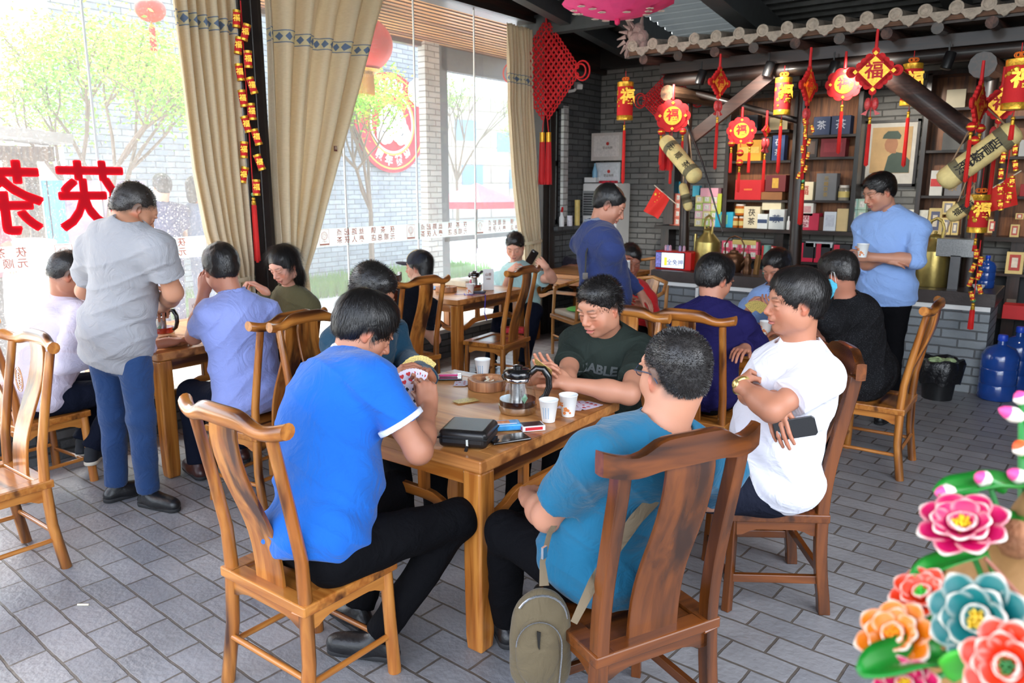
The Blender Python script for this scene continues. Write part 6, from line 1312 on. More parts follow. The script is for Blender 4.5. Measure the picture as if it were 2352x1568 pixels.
# ---------------- counter, cabinets, goods ----------------
ct = empty('tea_counter', (-2.1, 7.55, 0)); tag(ct, 'grey brick serving counter with dark top slab under the tiled canopy', 'counter')
b = MB(); b.box((0, 0, .36), (3.0, .62, .72)); b.build('brick_body', [m_brick_ctr], ct); 
b = MB(); b.box((0, 0, .785), (3.06, .70, .11)); b.build('top_slab', mat('slate_top', (66, 58, 56), .35, var=.15, bump=.15), ct, bevel=.005)
b = MB(); b.box((0, -.325, .71), (3.0, .02, .04)); b.box((-1.02, -.325, .52), (.03, .02, .36)); b.build('white_strip', m_white, ct)
M_CAB = m_darkwood_z; M_PLANK = wood('cabinet_planks', (158, 100, 56), (122, 72, 38), 'z', .5, (70, 40, 22), 1.6, .1)
def cabinet(nm, label, x0, x1, z0, z1, shelves, divs, y=8.36, back=True):
    rt = empty(nm, ((x0+x1)/2, y, 0)); tag(rt, label, 'cabinet'); O = rt.location
    b = MB(); T = .045
    for x in (x0, x1): b.box((x-O.x, .09, (z0+z1)/2), (T, .24, z1-z0))
    for z in (z1,): b.box(((x0+x1)/2-O.x, .09, z), (x1-x0+T, .24, T))
    b.build('frame', M_CAB, rt, bevel=.003)
    for x in divs: b = MB(); b.box((x-O.x, .10, (z0+z1)/2), (.035, .20, z1-z0)); b.build('divider', M_CAB, rt)
    for xa, xb, z in shelves: b = MB(); b.box(((xa+xb)/2-O.x, .10, z-.012), (xb-xa, .22, .024)); b.build('shelf', m_darkwood, rt)
    if back: b = MB(); b.box(((x0+x1)/2-O.x, .215, (z0+z1)/2), (x1-x0, .012, z1-z0)); b.build('back_board', M_PLANK, rt)
    return rt
ZS = 1.235
cabinet('wall_cabinet', 'dark framed wall cabinet with plank back between the first post and the portrait', -3.33, -1.99, ZS, 2.62, [(-3.33, -2.64, 1.955), (-3.33, -2.64, 1.54), (-2.60, -1.99, 2.20), (-2.60, -1.99, 1.98), (-2.60, -1.99, 1.545)], [-2.62])
cabinet('display_cabinet', 'tall dark display cabinet at the right edge behind the hanging tea logs', -1.40, 1.2, ZS, 2.72, [(-1.4, -.75, 2.40), (-1.4, -.75, 2.02), (-1.4, -.75, 1.60), (-.72, 1.2, 2.3), (-.72, 1.2, 1.95), (-.72, 1.2, 1.6)], [-.74, .1])
sb = empty('long_shelf', (-1.4, 8.40, 0)); tag(sb, 'long dark shelf board on posts running under both cabinets', 'shelf'); b = MB(); b.box((0, .04, ZS-.02), (5.5, .32, .04)); b.build('board', m_darkwood, sb)
for x in (-4.06, -2.72, -1.35, -.55, .5): b = MB(); b.box((x+1.4, .08, .6), (.10, .2, 1.2)); b.build('upright', M_CAB, sb)
b = MB(); b.box((-2.60, .03, 1.62), (.12, .22, .74)); b.build('end_panel', M_CAB, sb)
for z in (.90, .50): b = MB(); b.box((0, .08, z-.012), (5.4, .24, .024)); b.build('lower_board', m_darkwood, sb)
b = MB(); b.box((0, .17, .45), (5.4, .03, .85)); b.build('back_panel', mat('dark_panel', (38, 42, 46), .6), sb)
YG = 8.36
def pxr(x0, y0, x1, y1, y=YG):
    a = at(x0, y1, y=y); c = at(x1, y1, y=y); t = at((x0+x1)/2, y0, y=y); bb = at((x0+x1)/2, y1, y=y); return (a.x+c.x)/2, abs(c.x-a.x), t.z-bb.z
cnt = {}
def good(kind, col, label, r, z, y=YG, d=None, face=None, cat='box', group=None, bev=.003, txt=None, tcol=(60, 50, 44), facecol2=None, tilt=0):
    cx, w, h = pxr(*r, y=y); d = d or min(.14, max(.05, w*.8)); rt = empty(kind, (cx, y+d/2, z)); tag(rt, label, cat, group)
    b = MB(); b.box((0, 0, h/2), (w*.97, d, h)); b.build('carton', mat('card_%d_%d_%d' % col, col, .55, var=.05), rt, bevel=bev)
    if face:
        fw, fh, fc = face; b = MB(); b.box((0, -d/2-.001, h*.52), (w*fw, .002, h*fh)); b.build('front_print', mat('print_%d_%d_%d' % fc, fc, .55, var=.12, scale=40), rt)
        if facecol2: b = MB(); b.box((0, -d/2-.0025, h*.52), (w*fw*.55, .001, h*fh*.62)); b.build('inner_print', mat('print_%d_%d_%d' % facecol2, facecol2, .55, var=.1, scale=40), rt)
    if txt:
        b = MB(); n = len(txt); s = min(w*.55, h*.7/n)
        for i, ch in enumerate(txt): add_text(b, ch, s, (0, -d/2-.004, h*(.5+(.5-(i+.5)/n)*.8)), (1, 0, 0), (0, 0, 1), 0, .0005)
        b.build('lettering', mat('ink_%d' % tcol[0], tcol, .6, var=0), rt, clean=False)
    return rt
CREAM = (226, 212, 178)
# stacks of small tea cartons: each carton is its own thing
def stack(x0, y0, x1, y1, nx, ny, z, cols, kind, label, group, y=YG):
    cx, w, h = pxr(x0, y0, x1, y1, y=y); ww = w/nx; hh = h/ny; src = {}
    for i in range(nx):
        for j in range(ny):
            c = cols[(i+j*2) % len(cols)]
            if c not in src:
                rt = empty(kind, (0, 0, 0)); b = MB(); b.box((0, 0, hh/2), (ww*.97, .09, hh*.97)); b.build('carton', mat('card_%d_%d_%d' % c, c, .5, var=.05), rt, bevel=.002); b = MB(); b.box((0, -.046, hh*.5), (ww*.55, .002, hh*.55)); b.build('front_print', mat('print_cup', (236, 226, 214), .5, var=.3, scale=60), rt); src[c] = rt; o = rt
            else: o = copy_tree(src[c])
            o.location = (cx-w/2+ww*(i+.5), y+.05, z+hh*j); rows = {1: [''], 2: ['bottom', 'top'], 3: ['bottom', 'middle', 'top'], 4: ['bottom', 'second', 'third', 'top'], 5: ['bottom', 'second', 'middle', 'fourth', 'top']}[ny]; cs = {1: [''], 2: ['left', 'right'], 3: ['left', 'centre', 'right'], 4: ['leftmost', 'second', 'third', 'rightmost']}[nx]
            tag(o, label+', '+rows[j]+' row'+(', '+cs[i]+' column' if cs[i] else ''), 'box', group)
stack(1537, 442, 1573, 516, 3, 4, ZS, [(226, 120, 100), (230, 132, 110)], 'tea_carton', 'coral tea carton left of the first post', 'coral tea cartons left of the first post')
stack(1594, 445, 1648, 517, 3, 4, ZS, [(226, 214, 150), (184, 204, 110), (232, 190, 196)], 'tea_carton', 'pale tea carton right of the first post', 'pale tea cartons right of the first post')
stack(1946, 455, 1984, 531, 2, 3, ZS, [(172, 208, 194), (186, 214, 190)], 'tea_carton', 'pale green tea carton by the standing man', 'pale green tea cartons beside the standing man')
stack(1656, 543, 1740, 582, 4, 2, .90, [(226, 84, 112), (234, 104, 128)], 'tea_carton', 'pink tea carton behind the copper kettle', 'pink tea cartons on the lower board')
stack(1748, 552, 1782, 584, 1, 5, .90, [(206, 40, 44)], 'flat_carton', 'thin red carton beside the pink cartons', 'thin red cartons on the lower board')
good('long_carton', (236, 170, 186), 'long pink carton lying on the pale tea cartons', (1608, 424, 1650, 444), ZS+.335)
good('tea_carton', (60, 170, 200), 'blue carton high behind the first post at its left', (1548, 408, 1572, 442), ZS+.335, y=8.45)
good('tea_carton', (70, 180, 206), 'blue carton just right of the first post above the pale cartons', (1590, 420, 1606, 445), ZS+.335, y=8.42)
good('gift_bag', (44, 176, 208), 'turquoise gift bag left of the honey jars', (1641, 483, 1683, 518), ZS, face=(.4, .6, (150, 210, 160)), cat='bag')
good('card_folder', (200, 208, 70), 'yellow green folder upright beside the pale cartons', (1646, 432, 1656, 480), ZS+.14, d=.03)
def jar(px0, py0, px1, py1, z, label, col=(176, 92, 20), y=YG):
    cx, w, h = pxr(px0, py0, px1, py1, y=y); r = w/2*.95; rt = empty('honey_jar', (cx, y+r, z)); tag(rt, label, 'jar'); b = MB(); b.lathe([(r*.95, 0), (r, .01), (r, h*.78), (r*.8, h*.86)], (0, 0, 0), 18); b.build('glass', mat('jar_%d' % col[0], col, .15, var=.1, coat=.6), rt, smooth=True)
    b = MB(); b.lathe([(r*.86, h*.84), (r*.86, h)], (0, 0, 0), 18); b.build('lid', mat('jar_lid', (226, 214, 200), .4), rt, smooth=True)
    b = MB(); b.lathe([(r*1.01, h*.2), (r*1.01, h*.6)], (0, 0, 0), 18, cap=False); b.build('paper_label', mat('jar_label', (226, 200, 120), .6), rt); return rt
jar(1680, 492, 1693, 518, ZS, 'left one of the two small honey jars on the long shelf'); jar(1694, 492, 1707, 518, ZS, 'right one of the two small honey jars on the long shelf'); jar(1683, 466, 1709, 492, ZS+.135, 'big honey jar standing on the two small jars', (190, 96, 24))
good('tea_box', CREAM, 'cream box with a column of characters right of the honey jars', (1706, 469, 1744, 519), ZS, txt='茯茶', tcol=(70, 60, 50))
good('tea_box', (226, 230, 228), 'white box with a navy base, the smaller of two, on the long shelf', (1738, 487, 1762, 521), ZS, y=8.30, face=(.9, .25, (60, 76, 110)))
good('tea_box', (230, 232, 228), 'white box with a navy base, the bigger of two, on the long shelf', (1764, 477, 1800, 523), ZS, y=8.30, face=(.9, .2, (60, 76, 110)), txt='茶', tcol=(60, 76, 110))
good('flat_box', CREAM, 'cream box lying above the white and navy boxes', (1750, 446, 1795, 466), ZS+.20)
b = MB(); cx, w, h = pxr(1807, 496, 1816, 523); b.lathe([(.018, 0), (.018, .08), (.008, .10), (.008, .14)], (cx, 8.34, ZS), 12); tag(b.build('white_bottle', m_white, smooth=True), 'tiny white bottle before the cabinet divider', 'bottle')
good('gift_box', (206, 44, 76), 'crimson gift box with a pale label at the middle of the long shelf', (1821, 484, 1880, 523), ZS, face=(.22, .7, (236, 200, 200)), txt='茯砖', tcol=(150, 30, 50))
good('framed_card', (226, 230, 236), 'white certificate card with a blue rim leaning right of the crimson box', (1890, 480, 1919, 524), ZS, d=.03, face=(.7, .6, (206, 210, 220)))
good('tea_box', (222, 194, 140), 'tan tea box next to the pale green cartons', (1919, 478, 1946, 530), ZS)
good('gift_bag', (202, 26, 34), 'large red paper bag with cord handles in the wall cabinet', (1686, 410, 1748, 456), 1.54, cat='bag', face=(.3, .08, (222, 120, 50)))
good('gift_box', (110, 34, 36), 'maroon gift box with a round gold emblem in the wall cabinet', (1756, 399, 1804, 437), 1.63, face=(.3, .6, (206, 160, 60)))
b = MB(); b.box((-2.86, 8.46, 1.585), (.30, .18, .085)); tag(b.build('flat_box', mat('tan_card', (150, 100, 60), .7), bevel=.003), 'flat tan box under the maroon gift box', 'box')
good('tea_box', CREAM, 'cream tea box with red writing at the right half of the wall cabinet', (1826, 396, 1868, 438), 1.545, txt='福', tcol=(180, 60, 50))
good('gift_bag', (120, 120, 122), 'wrinkled grey bag with gold writing in the wall cabinet', (1871, 396, 1919, 458), 1.545, cat='bag', txt='元顺茯茶', tcol=(170, 140, 70))
jar(1920, 424, 1948, 459, 1.545, 'clear glass jar in the wall cabinet beside the grey bag', (150, 140, 124))
good('small_box', (226, 222, 212), 'small white printed box under the right half of the wall cabinet', (1840, 453, 1868, 483), ZS+.145, face=(.6, .5, (200, 150, 150)))
b = MB(); b.box((-2.38, 8.46, ZS+.07), (.42, .16, .14)); tag(b.build('brown_box', mat('brown_card', (96, 60, 40), .7), bevel=.003), 'long brown box behind the crimson box', 'box')
good('gift_box', (236, 166, 40), 'bright orange yellow box in the wall cabinet', (1691, 321, 1748, 369), 1.955, face=(.8, .3, (246, 200, 90)))
good('gift_box', (44, 70, 120), 'upright blue box with white characters in the wall cabinet', (1771, 311, 1800, 369), 1.955, txt='茯茶', tcol=(220, 224, 230))
good('gift_box', (36, 34, 36), 'black box behind the upright blue box', (1745, 314, 1770, 369), 1.955, y=8.42)
good('gift_box', (126, 34, 44), 'maroon box low in the right half of the wall cabinet', (1882, 322, 1941, 364), 1.98, face=(.7, .5, (150, 50, 60)))
good('photo_frame', (40, 34, 32), 'small dark frame beside the maroon box', (1848, 320, 1876, 362), 1.98, d=.03, face=(.6, .7, (90, 70, 60)))
good('gift_box', (52, 66, 98), 'left one of two navy boxes at the top of the wall cabinet', (1866, 267, 1905, 309), 2.20, txt='茶', tcol=(190, 196, 210))
good('gift_box', (50, 62, 92), 'right one of two navy boxes at the top of the wall cabinet', (1907, 265, 1952, 308), 2.20, txt='茶', tcol=(190, 196, 210))
good('certificate', (226, 206, 160), 'cream certificate standing at the upper left of the wall cabinet', (1766, 270, 1808, 298), 2.27, d=.02)
good('dark_box', (56, 58, 66), 'slate box at the top left of the wall cabinet', (1690, 262, 1740, 296), 2.28)
b = MB(); b.box((-3.0, 8.46, 2.255), (.64, .2, .03)); tag(b.build('shelf_board', m_darkwood), 'thin top board at the upper left of the wall cabinet', 'shelf')
# right side goods
for k, (r, c, lab, z) in enumerate((((2066, 447, 2098, 502), (232, 230, 216), 'left one of two tall white book boxes behind the standing man', ZS), ((2100, 447, 2131, 502), (234, 232, 218), 'right one of two tall white book boxes behind the standing man', ZS+.0))): good('book_box', c, lab, r, z, face=(.8, .9, (224, 220, 204)))
LB = 'cream tea brick box, '
for r, z, l, s2 in (((2128, 477, 2160, 537), ZS, 'behind the standing man, tallest of its group', (100, 104, 130)), ((2161, 467, 2191, 497), ZS+.19, 'on top of two others', (140, 136, 140)), ((2157, 498, 2182, 537), ZS, 'under the top one at the left', (140, 136, 140)), ((2183, 505, 2200, 537), ZS, 'under the top one at the right', (140, 136, 140)), ((2268, 495, 2288, 526), ZS+.03, 'right of the low cylinder lantern', (190, 80, 70)), ((2318, 512, 2340, 541), ZS, 'at the right edge of the long shelf', (190, 90, 80)), ((2330, 497, 2350, 511), ZS+.16, 'on top at the right edge of the long shelf', (190, 90, 80)), ((2308, 564, 2350, 615), .90, 'biggest, on the lower board at the right edge', (186, 70, 60))):
    good('tea_brick_box', (222, 196, 130), LB+l, r, z, face=(.62, .72, s2), facecol2=(228, 216, 196))
good('certificate', (206, 196, 168), 'framed certificate high in the display cabinet behind the thick brace', (2168, 226, 2214, 268), 2.40, d=.02)
good('gift_bag', (112, 112, 110), 'grey bag with gold print high in the display cabinet', (2160, 318, 2212, 358), 2.02, cat='bag')
good('gift_box', (214, 212, 204), 'white box over a red base in the display cabinet', (2134, 380, 2164, 438), 1.60, face=(.9, .3, (206, 60, 60)))
good('gift_bag', (116, 116, 118), 'grey bag beside the white and red box in the display cabinet', (2166, 395, 2206, 458), 1.60, cat='bag', txt='茯茶', tcol=(160, 130, 80))
good('gift_bag', (170, 172, 172), 'pale grey bag at the right edge of the display cabinet', (2338, 318, 2366, 356), 1.95, cat='bag')
good('gift_box', (150, 24, 30), 'dark red box at the right edge of the display cabinet', (2342, 410, 2370, 438), 1.6)
# lower boards: black gift boxes with red stripes, crate
for k, (x0, x1) in enumerate(((1826, 1868), (1869, 1906), (1908, 1952))):
    o = good('gift_box', (34, 34, 38), ['left', 'middle', 'right'][k]+' one of three black gift boxes with crimson stripes on the lower board', (x0, 545, x1, 590), .90, group=None); cx, w, h = pxr(x0, 545, x1, 590)
    b = MB(); b.box((-w*.22, -.072, h*.5), (w*.3, .004, h*.96)); b.box((0, -.0725, h*.12), (w*.95, .004, h*.2)); b.build('crimson_stripe', mat('crimson', (204, 24, 64), .5), o)
good('plastic_package', (200, 204, 206), 'crumpled clear plastic packs on the black gift boxes', (1850, 535, 1915, 548), 1.06, cat='package'); good('snack_package', (214, 190, 110), 'pale yellow packs lying on the pink cartons', (1682, 532, 1738, 543), 1.05, cat='package')
good('crate', (200, 30, 34), 'red drink crate on the floor at the right edge', (2300, 690, 2370, 722), .55, y=7.9, d=.2, cat='crate')
good('jar_box', (110, 96, 84), 'dark framed small box on the low board at the right edge', (2312, 640, 2336, 682), .50, face=(.7, .4, (190, 150, 136)))
# portrait: a plain soldier figure, not a known picture
pp = at(2045, 352, y=8.56); po = empty('framed_portrait', (pp.x, 8.57, pp.z)); tag(po, 'large framed painted portrait of a soldier in a green cap on the brick wall', 'picture')
W_, H_ = .47, .62; b = MB()
for sx in (-1, 1): b.box((sx*W_/2, 0, 0), (.025, .03, H_+.025))
for sz in (-1, 1): b.box((0, 0, sz*H_/2), (W_+.025, .03, .025))
b.build('frame', m_dark, po); b = MB(); b.box((0, .005, 0), (W_, .006, H_)); b.build('mount', mat('mount_paper', (214, 208, 196), .6), po)
b = MB(); b.box((0, .000, .03), (W_*.78, .004, H_*.72)); b.build('painted_ground', mat('ochre_wash', (206, 168, 116), .6, var=.12, scale=8), po)
b = MB(); Z = .03; b.prism([(-.05, -.22), (.18, -.22), (.18, -.10), (.11, -.03), (.03, -.015), (-.02, -.06)], (0, -.003, Z), (1, 0, 0), (0, 0, 1), .002); b.prism([(-.085, .115), (.075, .105), (.085, .14), (.05, .185), (-.04, .185), (-.075, .15)], (.0, -.004, Z), (1, 0, 0), (0, 0, 1), .002); b.build('painted_uniform', mat('uniform_green', (72, 88, 76), .6), po)
b = MB(); b.prism([(.062*math.cos(a*.5236)+.0, .078*math.sin(a*.5236)+.055) for a in range(12)], (0, -.0035, Z), (1, 0, 0), (0, 0, 1), .002); b.prism([(-.01, -.03), (.05, -.03), (.045, .02), (.0, .02)], (0, -.0034, Z), (1, 0, 0), (0, 0, 1), .002); b.build('painted_face', mat('painted_skin', (178, 124, 88), .6), po)
# licences, air conditioner, clutter in the corner
ac = empty('air_conditioner', (-4.83, 8.32, 0)); tag(ac, 'white standing air conditioner in the brick corner behind the man in navy', 'air conditioner')
b = MB(); b.box((0, 0, .86), (.48, .34, 1.72)); b.build('housing', m_white, ac, bevel=.02); b = MB()
for k in range(9): b.box((-.12, -.172, 1.35+k*.03), (.2, .006, .018))
b.build('vent', mat('vent_dark', (60, 62, 64), .5), ac); b = MB(); b.box((-.12, -.171, 1.48), (.23, .004, .30)); b.build('vent_frame', mat('vent_grey', (150, 152, 152), .5), ac)
lic = {}
lic[0] = good('framed_licence', (206, 196, 188), 'large framed licence with a red seal standing on the air conditioner', (1356, 318, 1428, 382), 1.99, y=8.34, d=.03, cat='certificate', face=(.8, .75, (222, 214, 208)))
lic[1] = good('framed_licence', (196, 200, 204), 'lower framed licence with a red seal leaning behind the blue bottle', (1366, 366, 1424, 412), 1.73, y=8.26, d=.02, cat='certificate', face=(.85, .8, (206, 212, 216)))
for k, dz, dy in ((0, .20, -.018), (1, .13, -.013)): b = MB(); b.lathe([(.020, 0), (.020, .003)], (.02, dy, dz), 14, axis=(0, -1, 0)); b.build('red_seal', mat('seal_red', (200, 60, 50), .6), lic[k]); b = MB(); add_text(b, '营业执照', .035, (.02, dy-.002, dz-.05), (1, 0, 0), (0, 0, 1)); b.build('lettering', mat('licence_ink', (110, 90, 80), .6), lic[k], clean=False)
p = at(1366, 407, y=8.2); b = MB(); b.lathe([(.03, 0), (.032, .12), (.012, .19), (.01, .22)], (p.x, 8.2, 1.735), 14); tag(b.build('blue_bottle', mat('sky_plastic', (130, 180, 210), .3), smooth=True), 'light blue bottle standing on the air conditioner', 'bottle')
b = MB(); b.box((-4.98, 8.22, 1.76), (.16, .10, .06)); tag(b.build('white_carton', m_white, bevel=.004), 'small white carton on the air conditioner left corner', 'box')
b = MB(); b.box((-4.75, 8.22, 1.735), (.22, .08, .03)); tag(b.build('packet', mat('packet_red', (190, 40, 60), .5, var=.5, scale=30), bevel=.006), 'colourful packets on the air conditioner right corner', 'packet')
p = at(1268, 470, x=-5.0)
b = MB(); b.lathe([(.03, 0), (.03, .10), (.012, .14), (.012, .17)], (-4.98, 7.56, 1.225), 12); o = b.build('bottle', m_white, smooth=True); e = empty('spray_bottle', (0, 0, 0)); o.parent = e; tag(e, 'white spray bottle with a red trigger on the brick ledge', 'bottle'); b = MB(); b.bar((-4.98, 7.56, 1.40), (-4.95, 7.53, 1.44), .02, .03); b.lathe([(.014, 0), (.014, .03)], (-4.98, 7.56, 1.39), 10); b.build('trigger', M_RED, e)
b = MB(); b.lathe([(.032, 0), (.032, .12)], (-4.97, 7.72, 1.225), 14); tag(b.build('white_tin', mat('tin_print', (222, 218, 226), .5, var=.2, scale=40), smooth=True), 'short white printed tin in the middle of the brick ledge', 'tin')
b = MB(); b.lathe([(.032, 0), (.032, .30)], (-4.97, 7.88, 1.225), 14, mi=0); tag(b.build('tube', mat('tube_yellow', (216, 190, 110), .5, var=.25, scale=9), smooth=True), 'tall yellow and red tube on the brick ledge', 'tube')
cm = empty('security_camera', at(1322, 198, x=-5.0)); tag(cm, 'white security camera on the wooden fascia right of the large knot', 'camera'); b = MB(); b.bar((0, .02, .02), (.10, -.06, -.02), .07, .06); b.build('body', m_white, cm, bevel=.01); b = MB(); b.tube([(-.06, -.06, -.06), (.0, -.03, -.05), (.02, 0, -.01)], .018, 8); b.build('bracket', m_white, cm, smooth=True)

# on the counter
tv = empty('payment_screen', at(1545, 622, y=7.32)); tv.location.z = .84; tag(tv, 'red box with a lit advertising screen at the left end of the counter', 'screen')
b = MB(); b.box((0, .09, .095), (.40, .20, .19)); b.build('case', mat('red_plastic', (206, 28, 30), .35), tv, bevel=.012); b = MB(); b.box((-.03, -.012, .098), (.33, .004, .165)); b.build('bezel', mat('black_metal', (20, 20, 22)), tv)
b = MB(); b.box((0, -.016, .098), (.245, .004, .15)); sc_ = b.build('screen', mat('screen_white', (214, 224, 246), .4, var=0, emit=.55), tv)
b = MB(); b.box((-.16, -.016, .098), (.055, .004, .15)); b.build('side_screen', mat('screen_violet', (110, 110, 176), .4, var=.5, scale=50, emit=.2), tv)
b = MB(); add_text(b, '全免押', .062, (.03, -.019, .075), (1, 0, 0), (0, 0, 1), 0, .001); b.build('lettering', mat('screen_ink', (70, 76, 120), .5), sc_, clean=False)
b = MB(); b.box((-.075, -.020, .085), (.032, .002, .085)); b.build('yellow_icon', mat('screen_yellow', (230, 206, 60), .5, emit=.3), sc_)
for k, x in enumerate((-.12, -.095, -.07, .04, .085)): b = MB(); b.lathe([(.015, 0), (.015, .045), (.010, .05), (.010, .056)], tv.location+Vector((x, .07, .19)), 10); tag(b.build('tiny_bottle', mat('bottle_print_%d' % (k % 2), [(196, 150, 170), (150, 140, 180)][k % 2], .5, var=.3, scale=80), smooth=True), 'tiny printed bottle on the red screen box, '+['first', 'second', 'third', 'fourth', 'fifth'][k]+' from the left', 'bottle', 'tiny bottles on the red screen box')
M_BRASS = mat('aged_brass', (176, 156, 92), .33, metal=.85, var=.18, scale=6, bump=.1)
def kettle(x, y, z, s, label, yaw=0, col=M_BRASS):
    rt = empty('long_spout_kettle', (x, y, z), yaw); rt.scale = (s,)*3; tag(rt, label, 'kettle')
    b = MB(); b.lathe([(.155, 0), (.160, .01), (.150, .20), (.148, .33), (.145, .345), (.060, .44), (.055, .47)], (0, 0, 0), 32); b.build('body', col, rt, smooth=True)
    b = MB(); b.lathe([(.060, .465), (.062, .475), (.03, .495), (.012, .50), (.014, .52), (.0, .525)], (0, 0, 0), 24, cap=False); b.build('lid', col, rt, smooth=True)
    b = MB(); b.tube([(-.06, 0, .43), (-.075, 0, .55), (-.05, 0, .62), (0, 0, .645), (.05, 0, .62), (.075, 0, .55), (.06, 0, .43)], .016, 10, flat=.5, up=(0, 1, 0)); b.build('handle', col, rt, smooth=True)
    b = MB(); b.tube([(-.13, 0, .08), (-.20, 0, .20), (-.225, 0, .33), (-.23, 0, .42)], [.055, .038, .024, .018], 14, flat=.8); b.build('spout', col, rt, smooth=True)
    return rt
k1 = at(1622, 628, y=7.5); kettle(k1.x, 7.5, .84, .86, 'big brass kettle beside the red screen box on the counter', R(-28))
k2 = at(2135, 668, y=7.5); kettle(k2.x, 7.5, .84, .90, 'big brass kettle right of the standing man on the counter', R(-20))
p = at(1683, 640, y=7.5); ke = empty('copper_kettle', (p.x, 7.5, .84)); tag(ke, 'dark copper kettle with a tall hoop handle in the middle of the counter', 'kettle'); MC = mat('dark_copper', (98, 66, 44), .35, metal=.7, var=.2, bump=.2)
b = MB(); b.lathe([(.07, 0), (.10, .05), (.11, .12), (.085, .18), (.04, .20)], (0, 0, 0), 24); b.build('body', MC, ke, smooth=True); b = MB(); b.lathe([(.045, .195), (.04, .215), (.012, .225), (.014, .245), (0, .25)], (0, 0, 0), 16, cap=False); b.build('lid', MC, ke, smooth=True)
b = MB(); b.tube([(-.09, 0, .16), (-.10, 0, .27), (-.06, 0, .34), (0, 0, .36), (.06, 0, .34), (.10, 0, .27), (.09, 0, .16)], .008, 8); b.build('handle', MC, ke, smooth=True); b = MB(); b.tube([(.09, -.02, .08), (.15, -.04, .13), (.17, -.05, .19)], [.03, .018, .012], 10); b.build('spout', MC, ke, smooth=True)
p = at(1722, 640, y=7.4); b = MB(); b.lathe([(.04, 0), (.045, .04), (.028, .09), (.042, .13), (.026, .17), (.02, .20), (.0, .205)], (p.x-.03, 7.4, .84), 16); tag(b.build('gourd_bottle', MC, smooth=True), 'brown gourd shaped wooden bottle on the counter', 'bottle')
b = MB(); b.bar((p.x+.05, 7.42, .84), (p.x+.06, 7.44, 1.03), .05, .03); tag(b.build('wood_block', wood('block_wood', (150, 112, 66), (120, 84, 46), 'z')), 'slim wooden block standing beside the gourd bottle', 'block')
p = at(1758, 640, y=7.55); b = MB(); b.tube([(p.x, 7.55, .84), (p.x, 7.55, 1.12)], .035, 14); tag(b.build('green_canister', mat('sage_glass', (110, 150, 140), .3), smooth=True), 'tall sage green canister behind the gourd bottle', 'canister')
p = at(2197, 568, y=7.45); b = MB(); b.box((0, 0, 0), (.28, .16, .15)); o = b.build('metal_box', mat('perforated_steel', (176, 178, 178), .3, metal=.8, var=.2, scale=90), bevel=.004, loc=(p.x, 7.45, p.z)); tag(o, 'square steel box hanging by ropes at the right post', 'box'); b = MB()
for sx in (-1, 1): b.tube([(sx*.1, 0, .08), (.06, .03, .75)], .004, 5)
b.build('rope', M_ROPE, o)
p = at(2187, 668, y=7.4); b = MB(); b.box((p.x, 7.4, .84+.14), (.075, .06, .28)); tag(b.build('steel_holder', mat('brushed_steel', (140, 140, 142), .3, metal=.9)), 'tall narrow steel holder between the brass kettle and the right post', 'holder')
p = at(2182, 600, y=7.42); b = MB(); b.bar((p.x, 7.42, 1.10), (p.x+.03, 7.42, 1.22), .03, .012); tag(b.build('orange_spatula', mat('orange_plastic', (236, 150, 40), .4), bevel=.003), 'orange spatula standing in the steel holder', 'utensil')
M_BLUEW = glassmat('blue_water_plastic', (.25, .45, .85)); M_BLUEP = mat('blue_bottle_plastic', (40, 84, 170), .12, var=.1, coat=.6, trans=.35)
def water(x, y, z, s, label):
    rt = empty('water_bottle', (x, y, z)); rt.scale = (s,)*3; tag(rt, label, 'water bottle', None); b = MB(); b.lathe([(.12, 0), (.135, .015), (.135, .12), (.130, .13), (.135, .14), (.135, .25), (.130, .26), (.135, .27), (.135, .36), (.10, .42), (.035, .45), (.030, .49)], (0, 0, 0), 28); b.build('bottle', M_BLUEP, rt, smooth=True)
    b = MB(); b.lathe([(.034, .48), (.036, .485), (.036, .52), (.03, .53)], (0, 0, 0), 18); b.build('cap', mat('cap_blue', (30, 70, 190), .4), rt, smooth=True); return rt
water(-.485, 7.16, 0, 1.0, 'big blue water bottle on the floor nearest the counter end'); water(-.40, 7.66, 0, 1.0, 'blue water bottle standing behind the nearest one by the counter'); water(-.10, 7.40, 0, 1.0, 'blue water bottle at the right edge beside the nearest one'); water(-.13, 7.95, 0, 1.0, 'blue water bottle farthest back at the right edge')
p = at(2262, 655, y=7.62); water(p.x, 7.62, .84, .52, 'small water bottle lying among things on the counter behind the right post')
p = at(2247, 662, y=7.42); b = MB(); b.lathe([(.02, 0), (.045, .03), (.047, .045)], (p.x, 7.42, .84), 16); tag(b.build('white_bowl', m_white, smooth=True), 'small white bowl at the right end of the counter', 'bowl')
bn = empty('waste_bin', (-.87, 6.90, 0)); tag(bn, 'black waste bin lined with a black bag on the floor before the counter', 'bin'); b = MB(); b.lathe([(.11, 0), (.14, .30), (.145, .31)], (0, 0, 0), 24); b.build('bucket', mat('black_plastic', (26, 26, 28), .4), bn, smooth=True)
b = MB(); n = 40; vs = []
for k, (r, z) in enumerate(((.13, .30), (.155, .33), (.175, .30), (.17, .22), (.16, .14))):
    for i in range(n): a = 2*math.pi*i/n; q = r*(1+.06*math.sin(a*7+k)+.03*math.sin(a*13+k*2)); vs.append((q*math.cos(a), q*math.sin(a), z+.012*math.sin(a*5+k)))
b.add(vs, [(k*n+i, k*n+(i+1) % n, (k+1)*n+(i+1) % n, (k+1)*n+i) for k in range(4) for i in range(n)]); b.build('bag', mat('black_bag', (22, 22, 25), .28, bump=.8, bscale=30), bn, smooth=True)
b = MB(); rnd = random.Random(5)
for i in range(12): b.ball((rnd.uniform(-.07, .07), rnd.uniform(-.07, .07), .27+rnd.uniform(0, .05)), (.05, .04, .018), 8, rot=Matrix.Rotation(rnd.uniform(0, 3), 3, 'X'))
